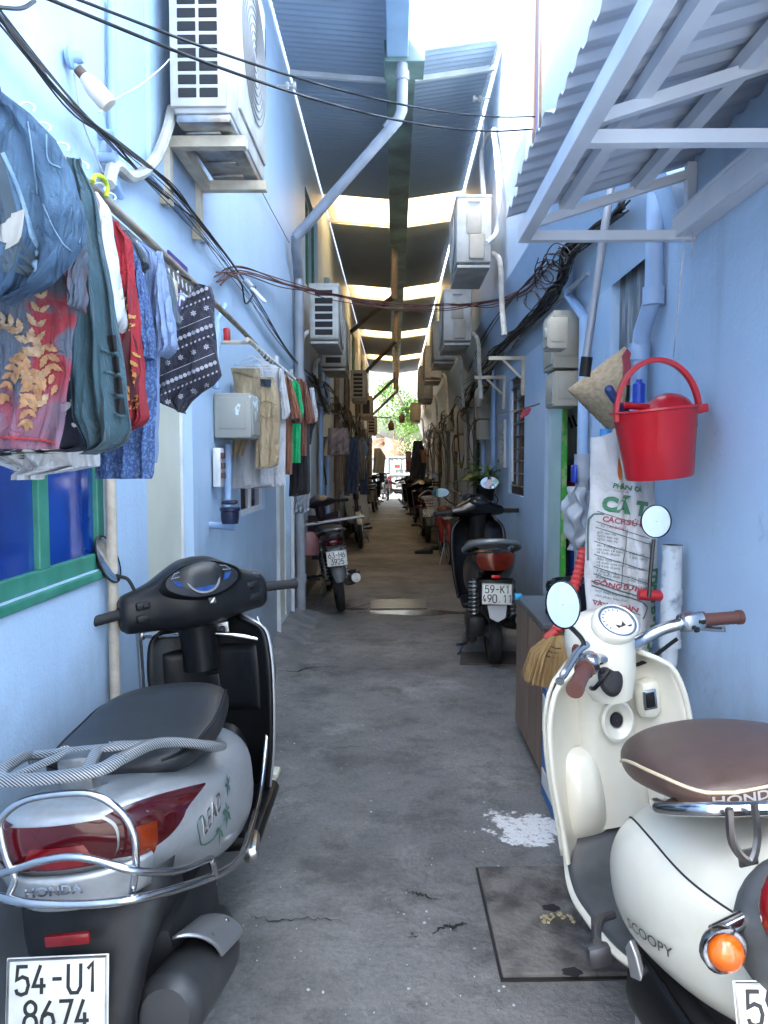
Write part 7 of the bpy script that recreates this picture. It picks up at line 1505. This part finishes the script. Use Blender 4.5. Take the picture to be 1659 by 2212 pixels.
b = B(); b.grid(lambda u, v: (lambda z: (lambda hw: V((hw*(u*2-1), .40+.06*v-.09*abs(u*2-1)**2.5, z)))(interp([(.30,.17),(.5,.20),(.75,.215),(.9,.20),(.98,.13)], z)[0]))(lerp(.30,.98,v)), 20, 20); b.build('leg_shield', gloss, t, solid=.02)
b = B(); b.bbox((0,.2,.30), (.32,.42,.05), .02); b.build('floorboard', blk, t)
b = B(); b.loft([[V((r*cos(a), .40+r*sin(a), z)) for a in [2*pi*i/16 for i in range(16)]] for z, r in ((.75,.06),(.9,.06),(1.0,.075))]); b.build('steering_column', blk, t)
T = Matrix.Translation((0,.40,0)) @ Matrix.Rotation(R(20), 4, 'Z')
b = B(); b.loft([[V((x, .0+ry*cos(a), 1.04+zo+rz*sin(a))) for a in [2*pi*i/20 for i in range(20)]] for x, ry, rz, zo in ((-.22,.03,.035,-.01),(-.15,.05,.055,0),(-.06,.085,.085,.02),(0,.09,.095,.03),(.06,.085,.085,.02),(.15,.05,.055,0),(.22,.03,.035,-.01))]); xf(b, T); hc = b.build('handlebar_cover', gloss, t, smooth=60)
b = B(); b.lathe([(.001,.0),(.055,.0),(.06,-.01)], T @ Matrix.Translation((0,-.055,1.125)) @ Matrix.Rotation(R(40),4,'X') @ Matrix.Diagonal((1.4,1,1,1)), 24); b.build('instrument_glass', mat('dash_glass', (.010,.013,.02), .06, coat=.8), hc)
b = B(); b.prism([(-.11,0),(.11,0),(.085,.06),(-.085,.06)], .01, T @ Matrix.Translation((0,.06,1.12)) @ Matrix.Rotation(R(60),4,'X')); b.build('visor', gloss, hc, bevel=.003)
for sg in (-1, 1):
    grip(t, sg*.22, sg*.36, .017, rub, T @ Matrix.Translation((0,0,1.03))); b = B(); b.tube(cr([(sg*.2,.04,1.02), (sg*.28,.06,1.0), (sg*.37,.05,1.0)], 4), .007, 6); xf(b, T); b.build('brake_lever', mat('polished_aluminium', (.55,.56,.57), .25, 1.), t)
mr = mirror(t, [(.15,.42,1.08), (.17,.44,1.13), (.13,.46,1.19), (.105,.43,1.24)], (.105,.40,1.27), (-.25,-1,.0), .062, (1.2,.85))
b = B(); b.obox((.092,.384,1.265), (.06,.004,.05), (0,R(-35),R(14))); b.build('sticker', mat('paper_sticker', (.60,.50,.55), .6), mr, smooth=0)
mirror(t, [(-.15,.36,1.07), (-.22,.34,1.12), (-.26,.36,1.16)], (-.29,.33,1.20), (.2,-1,.0), .055, (1.3,.7))
b = B(); b.tube([(-.10,-.25,.25), (-.16,-.32,.14), (-.22,-.42,.02)], .012, 8); b.tube([(-.1,-.3,.22), (-.18,-.55,.13), (-.24,-.66,.15)], .012, 8); b.build('side_stand', mat('greasy_steel', (.10,.10,.11), .4, .8), t)
ff = Hull([(.48,.44,.05,.03,.05,2.2), (.66,.475,.065,.03,.05,2.2), (.88,.37,.055,.03,.06,2.2)]); b = B(); ff.body(b, 10, 18); b.build('front_fender', gloss, t)
b = B(); b.prism([(-.24,-.16),(.22,-.18),(.2,.2),(-.2,.17)], .012, Matrix.Translation((.70,5.50,0))); tag(b.build('wooden_board', mat('dark_board', (.06,.05,.045), .8), smooth=0), 'dark flat board on the ground under the black scooter', 'board')
# ---------------------------------------------------------------- step-through motorbikes
dkp = mat('dark_purple_paint', (.022,.012,.018), .28, coat=.4)
def motorbike(label, loc, rz, paint=gloss, lines=None, basket=False, lean=-5, steer=20, sc=1., group=None, lit=False, rack=False, mir=(-1,), shield=None, detail=True, pos_lock=True):
    t = thing('motorbike', label, 'motorbike', loc, (0, R(lean), rz), group=group, sc=sc)
    sp_ = 28 if detail else 12
    wheel(t, -.61, .285, .085, rub, steel, sp_, hub=.06); wheel(t, .62, .285, .075, rub, steel, sp_, hub=.055)
    h = Hull([(-.82,.735,.04,.03,.05,2.2), (-.74,.73,.085,.045,.09,2.3), (-.55,.70,.11,.06,.12,2.3), (-.30,.65,.105,.08,.14,2.3), (-.10,.60,.08,.08,.14,2.3), (.02,.55,.05,.06,.1,2.2)]); b = B(); h.body(b, 18, 26); b.build('rear_body', paint, t, smooth=60)
    se_ = Hull([(-.72,.79,.07,.02,.03,2.3), (-.6,.79,.12,.03,.05,2.5), (-.35,.785,.125,.035,.06,2.5), (-.1,.755,.11,.035,.06,2.4), (.06,.70,.05,.025,.04,2.2)]); b = B(); se_.body(b, 18, 26); b.build('seat', vinyl, t, smooth=70)
    b = B(); b.grid(lambda u, v: V(((u-.5)*.17*(1-.2*v), -.81+.10*abs(u-.5)**2*4*.5+.02*v-.0, lerp(.655,.755,v))), 14, 8); tl_ = b.build('tail_lamp', redl, t, solid=.012)
    b = B(); b.bbox((0,-.825,.69), (.075,.012,.032), .004); b.build('brake_lens', mat('lit_red_lens', (.62,.01,.015), .2) if lit else redb, tl_)
    b = B()
    for sg in (-1, 1): b.tube(cr([(sg*.12,-.35,.74), (sg*.135,-.6,.77), (sg*.10,-.78,.80), (0,-.83,.81)], 6), .009, 8)
    b.build('grab_rail', steel, t)
    if rack:
        b = B(); b.tube([(-.36,-.33,.845), (.36,-.35,.86)], .010, 8); b.tube([(-.36,-.45,.845), (.36,-.47,.86)], .010, 8); b.tube([(-.3,-.33,.845), (-.3,-.45,.845)], .008, 8); b.tube([(.3,-.35,.86), (.3,-.47,.86)], .008, 8); b.build('side_rack', mat('dull_rack_steel', (.22,.22,.22), .45, .6), t)
    b = B(); b.loft([[V((hw*cos(a), y+.035*sin(a), z)) for a in [2*pi*i/14 for i in range(14)]] for z, y, hw in ((.66,-.74,.075),(.56,-.80,.07),(.46,-.87,.065),(.38,-.91,.055),(.33,-.92,.04))]); b.build('rear_fender', mat('grey_mudflap', (.10,.11,.12), .5), t)
    if lines: plate(t, lines, Matrix.Translation((0,-.92,.55)) @ Euler((R(-14),R(2),0)).to_matrix().to_4x4())
    b = B(); spring(b, (-.10,-.61,.32), (-.105,-.52,.64), .026, 10, .006); b.build('shock_absorber', steel, t); b = B(); spring(b, (.10,-.61,.32), (.105,-.52,.64), .026, 10, .006); b.build('shock_absorber', steel, t)
    b = B(); b.bbox((0,-.08,.31), (.20,.30,.18), .04); b.tube([(0,.02,.33), (0,.26,.36)], .07, 14); b.beam((0,-.1,.55), (0,.42,.72), .06, .08); b.build('engine', mat('dark_engine', (.02,.021,.023), .55, .3), t)
    b = B(); b.tube([(-.085,-.61,.285), (-.09,-.05,.32)], .022, 8); b.tube([(.085,-.61,.285), (.09,-.05,.32)], .022, 8); b.build('swingarm', mat('greasy_steel', (.10,.10,.11), .4, .8), t)
    b = B(); b.tube(cr([(.10,.1,.24), (.13,-.15,.21), (.155,-.45,.26), (.165,-.80,.33)], 6), [.02]*6+[.035,.045,.05,.052,.052,.052,.052,.052,.052,.05,.05,.045,.04], 14); mu = b.build('muffler', chrome if not rack else steel, t); b = B(); b.lathe([(.001,-.004),(.028,-.004),(.03,.004),(.044,.004)], Matrix.Translation((.165,-.808,.331)) @ Euler((R(82),0,0)).to_matrix().to_4x4(), 16); b.build('muffler_tip', steel, mu)
    b = B(); b.tube([(-.23,.0,.27), (.23,.0,.27)], .010, 8)
    for sg in (-1, 1): b.tube([(sg*.16,0,.27), (sg*.26,0,.27)], .018, 8)
    b.build('footpeg', rub, t)
    for sg in (-1, 1): b = B(); b.tube([(sg*.15,-.38,.30), (sg*.25,-.40,.31)], .016, 8); b.build('footpeg', rub, t)
    b = B(); b.tube([(-.10,-.1,.22), (-.16,-.22,.10), (-.20,-.30,.015)], .011, 8); b.build('side_stand', steel, t)
    shp = shield or paint
    b = B()
    for sg in (-1, 1): b.grid(lambda u, v: V((sg*lerp(.03,.20-.04*(1-v),u), .28+.06*v+.10*(1-u)-.0, lerp(.38,.86,v)+.03*u)), 8, 12)
    b.build('leg_shield', shp, t, solid=.012)
    T = Matrix.Translation((0,.44,0)) @ Matrix.Rotation(R(steer), 4, 'Z')
    b = B(); b.tube([(0,.02,.62), (0,-.01,.98)], .035, 12); b.bbox((0,.0,.88), (.10,.09,.16), .03); xf(b, T); b.build('steering_column', paint, t)
    b = B(); b.loft([[V((x, yo+ry*cos(a), 1.0+zo+rz*sin(a))) for a in [2*pi*i/18 for i in range(18)]] for x, ry, rz, zo, yo in ((-.2,.022,.022,-.005,-.03),(-.12,.045,.045,0,-.01),(-.05,.075,.07,.005,.02),(0,.085,.075,.01,.03),(.05,.075,.07,.005,.02),(.12,.045,.045,0,-.01),(.2,.022,.022,-.005,-.03))]); xf(b, T); hc = b.build('handlebar_cover', paint if rack or shield else gloss, t, smooth=60)
    b = B(); b.lathe([(.001,.0),(.05,.0),(.055,-.01)], T @ Matrix.Translation((0,-.038,1.052)) @ Matrix.Rotation(R(42),4,'X') @ Matrix.Diagonal((1.3,1,1,1)), 20); b.build('instrument_glass', mat('dash_glass_grey', (.06,.07,.08), .1, coat=.6), hc)
    b = B(); b.lathe([(.001,.03),(.05,.022),(.066,.0),(.07,-.02)], T @ Matrix.Translation((0,.10,1.0)) @ Matrix.Rotation(R(-85),4,'X') @ Matrix.Diagonal((1.25,1,1,1)), 22); b.build('headlamp', mat('lamp_glass', (.55,.57,.58), .1, .6, coat=.8), hc)
    for sg in (-1, 1):
        grip(t, sg*.22, sg*.35, .016, rub, T @ Matrix.Translation((0,-.04,.99))); b = B(); b.tube(cr([(sg*.19,.0,.99), (sg*.27,.03,.98), (sg*.35,.01,.98)], 4), .006, 6); xf(b, T); b.build('brake_lever', steel, t)
    for sg in mir:
        mirror(t, [T @ V((sg*.16,-.01,1.02)), T @ V((sg*.22,0,1.10)), T @ V((sg*.25,-.01,1.13))], T @ V((sg*.27,-.03,1.16)), (-.2*sg,-1,0), .05, (1.2,.8))
    b = B()
    for sg in (-1, 1): b.tube([T @ V((sg*.06,.02,.70)), V((sg*.055,.62,.285))], .016, 10); b.tube([lerp(T @ V((sg*.06,.02,.70)), V((sg*.055,.62,.285)), .5), V((sg*.055,.62,.285))], .022, 10)
    b.build('fork', chrome, t)
    b = B(); n = 12
    b.loft([[V((x, .62+rr*cos(a), .285+rr*sin(a))) for x, rr in ((-.05,.30),(-.04,.325),(0,.335),(.04,.325),(.05,.30))] for a in [R(lerp(25,150,i/n)) for i in range(n+1)]], closed=False); b.build('front_fender', shp, t, solid=.006)
    if basket:
        b = B(); 
        for z in (0,.05,.10,.15,.2): b.tube([(x, y, .80+z) for x, y in ((-.15,.55),(.15,.55),(.15,.75),(-.15,.75))], .004, 5, closed=True)
        b.build('basket', steel, t)
    return t
mb1 = motorbike('dark motorbike with chrome side rack and licence plate 63-H6 parked on the left', (-.62, 7.92, 0), R(10), dkp, ('63-H6', '3925'), rack=True, steer=30, lean=-7, mir=(-1,))
p = onL(672, 1205, .12); t = thing('hanging_helmet', 'dusty pink helmet hung on the left motorbike rack', 'helmet', (-.93+.10, 7.3, .55)); b = B(); b.lathe([(.001,.22),(.07,.21),(.105,.15),(.115,.08),(.11,.0),(.10,.0),(.001,.02)], None, 20); b.build('shell', mat('dusty_pink', (.25,.11,.11), .5, col2=(.18,.08,.08), ns=8), t); b = B(); b.tube(cr([(-.1,0,.02), (-.08,0,.25), (0,0,.32), (.1,0,.30)], 5), .006, 6); b.build('strap', blk, t)
motorbike('motorbike facing the camera on the left with its wheel turned and bare fork', (-.62, 13.35, 0), pi+R(6), dkp, None, steer=-18, lean=5, mir=(), shield=mat('offwhite_fairing', (.50,.47,.42), .35, coat=.4))
motorbike('dark red motorbike with plate 70-E1 parked on the right behind the bicycle', (.585, 14.3, 0), R(2), mat('dark_red_paint', (.05,.008,.010), .25, coat=.5), ('70-E1', '547.49'), lit=True, steer=10, lean=-3, mir=(-1,1))
proto = motorbike('black motorbike parked right behind the one with plate 70-E1', (.68, 16.3, 0), R(-4), gloss, None, steer=-12, lean=-4, mir=(1,), detail=False, group='dark motorbikes parked along the right side')
for (x, y, a, lb) in [(.54, 17.6, 4, 'black motorbike second in the dark row on the right'), (.70, 18.8, -3, 'black motorbike in the middle of the dark row on the right'), (.48, 20.2, 5, 'black motorbike fourth in the dark row on the right'), (.66, 21.6, 0, 'black motorbike at the far end of the dark row on the right')]: dup(proto, (x, y, 0), (0, R(-4), R(a)), lb, 'dark motorbikes parked along the right side')
motorbike('dark motorbike standing with its front wheel out at the end of the right row', (.50, 22.6, 0), pi+R(12), gloss, None, steer=15, lean=4, mir=(), detail=False)
motorbike('green black motorbike parked deep on the left near the gate', (-.55, 22.6, 0), R(-3), mat('dark_green_paint', (.006,.028,.022), .3, coat=.4), None, steer=15, mir=(-1,1), detail=False)
motorbike('dark motorbike with pale plate standing by the gate on the left', (-.36, 29.6, 0), R(10), dkp, ('59-H1', '025'), steer=-15, detail=False)
motorbike('white and red motorbike standing at an angle in front of the white gate', (.10, 30.2, 0), R(60), mat('white_paint', (.62,.60,.60), .3, coat=.5), None, steer=20, detail=False, shield=mat('red_fairing', (.42,.02,.03), .3, coat=.5))
# fairing board on the left: pale cover with a dark logo
t = thing('leaning_panel', 'pale leaning motorbike fairing with small dark logo by the left wall', 'fairing', (-.72, 14.6, 0)); b = B(); b.prism([(-.18,0),(.20,0),(.24,.35),(.16,.86),(.02,.92),(-.16,.8)], .06, Matrix.Translation((.02,0,0)) @ Euler((R(90),0,0)).to_matrix().to_4x4()); b.build('panel', mat('offwhite_fairing', (.50,.47,.42), .35, coat=.4), t, bevel=.02); b = B(); b.prism([(.05,.55),(.16,.64),(.17,.72),(.07,.63)], .004, Matrix.Translation((.02,-.061,0)) @ Euler((R(90),0,0)).to_matrix().to_4x4()); b.build('logo', mat('brown_logo', (.10,.03,.02), .5), t, smooth=0)
# ---------------------------------------------------------------- red bicycle
rb = mat('red_bicycle_paint', (.36,.015,.02), .3, coat=.4)
t = thing('bicycle', 'red bicycle with wire basket and chrome handlebars on the right', 'bicycle', (.745, 11.2, 0), (0, R(-4), R(3)))
for y in (-.5, .5): wheel(t, y, .31, .042, rub, chrome, 28, hub=.03)
b = B(); b.tube([(0,-.12,.30), (0,-.22,.72)], .016, 8); b.tube(cr([(0,-.12,.30), (0,.1,.40), (0,.32,.68)], 5), .02, 8)
for sg in (-1, 1): b.tube([(sg*.05,-.5,.31), (sg*.02,-.12,.30)], .010, 8); b.tube([(sg*.05,-.5,.31), (sg*.015,-.21,.68)], .009, 8)
b.build('frame', rb, t)
for y0, a0, a1 in ((-.5, 10, 175), (.5, 20, 190)):
    b = B(); b.loft([[V((x, y0+rr*cos(a), .31+rr*sin(a))) for x, rr in ((-.036,.322),(-.02,.338),(0,.344),(.02,.338),(.036,.322))] for a in [R(lerp(a0, a1, i/16)) for i in range(17)]], closed=False); b.build('mudguard', rb, t, solid=.004)
b = B(); b.lathe([(.001,.06),(.05,.055),(.10,.03),(.115,.0),(.08,-.01),(.001,-.01)], Matrix.Translation((0,-.26,.76)) @ Matrix.Diagonal((.95,1.25,1,1)), 20); b.build('saddle', mat('dark_red_vinyl', (.10,.02,.018), .4), t)
b = B(); b.tube([(0,.50,.31), (0,.42,.55), (0,.34,.93)], .016, 8); b.tube(cr([(-.31,.08,.93), (-.29,.22,.96), (-.16,.33,1.02), (0,.35,.98), (.16,.33,1.02), (.29,.22,.96), (.31,.08,.93)], 7), .012, 8); b.build('handlebar', chrome, t)
for sg in (-1, 1): grip(t, 0, .10, .017, rub, Matrix.Translation((sg*.31,.09,.93)) @ Matrix.Rotation(R(-90),4,'Z'))
b = B()
for i in range(6): s_ = .11+.012*i; b.tube([(-s_*1.3,.38,.70+.045*i), (s_*1.3,.38,.70+.045*i), (s_*1.3,.60+.01*i,.70+.045*i), (-s_*1.3,.60+.01*i,.70+.045*i)], .0035, 5, closed=True)
for i in range(9): x = -.14+.035*i; b.tube([(x,.38,.70), (x*1.45,.38,.93)], .003, 5); b.tube([(x,.60,.70), (x*1.45,.65,.93)], .003, 5)
b.build('basket', mat('white_wire', (.6,.6,.58), .4), t)
b = B(); b.tube([(0,-.12,.30), (.09,-.12,.30)], .012, 8); b.tube([(.07,-.12,.30), (.08,-.12,.14)], .008, 6); b.tube([(-.07,-.12,.30), (-.08,-.12,.46)], .008, 6); b.bbox((.125,-.12,.14), (.09,.06,.02), .004); b.bbox((-.125,-.12,.46), (.09,.06,.02), .004); b.build('pedal', blk, t)
b = B(); b.bbox((0,-.58,.66), (.12,.26,.02), .006); b.tube([(-.05,-.66,.65), (-.06,-.5,.31)], .006, 6); b.tube([(.05,-.66,.65), (.06,-.5,.31)], .006, 6); b.build('carrier', steel, t); b = B(); b.tube([(-.05,-.5,.31), (-.14,-.55,.02)], .008, 6); b.build('kickstand', steel, t)
# shoes on the ground beside the motorbike
b = B(); shm = mat('black_shoe', (.012,.012,.013), .5)
for k, (x, y) in enumerate(((916, 1196), (934, 1188))):
    P = onz(x, y); t = thing('shoe', ['black shoe on the ground left of the red bicycle, the nearer one', 'black shoe on the ground left of the red bicycle, the farther one'][k], 'shoe', P, (0,0,R(80)))
    sh_h = Hull([(-.14,.05,.02,.03,.05,2.2), (-.11,.05,.045,.05,.05,2.4), (0,.045,.05,.045,.045,2.4), (.10,.035,.055,.025,.035,2.4), (.15,.03,.025,.012,.03,2.2)]); b = B(); sh_h.body(b, 12, 18); b.build('upper', shm, t, smooth=70); b = B(); b.bbox((0,0,.008), (.10,.28,.016), .007); b.build('sole', rub, t)
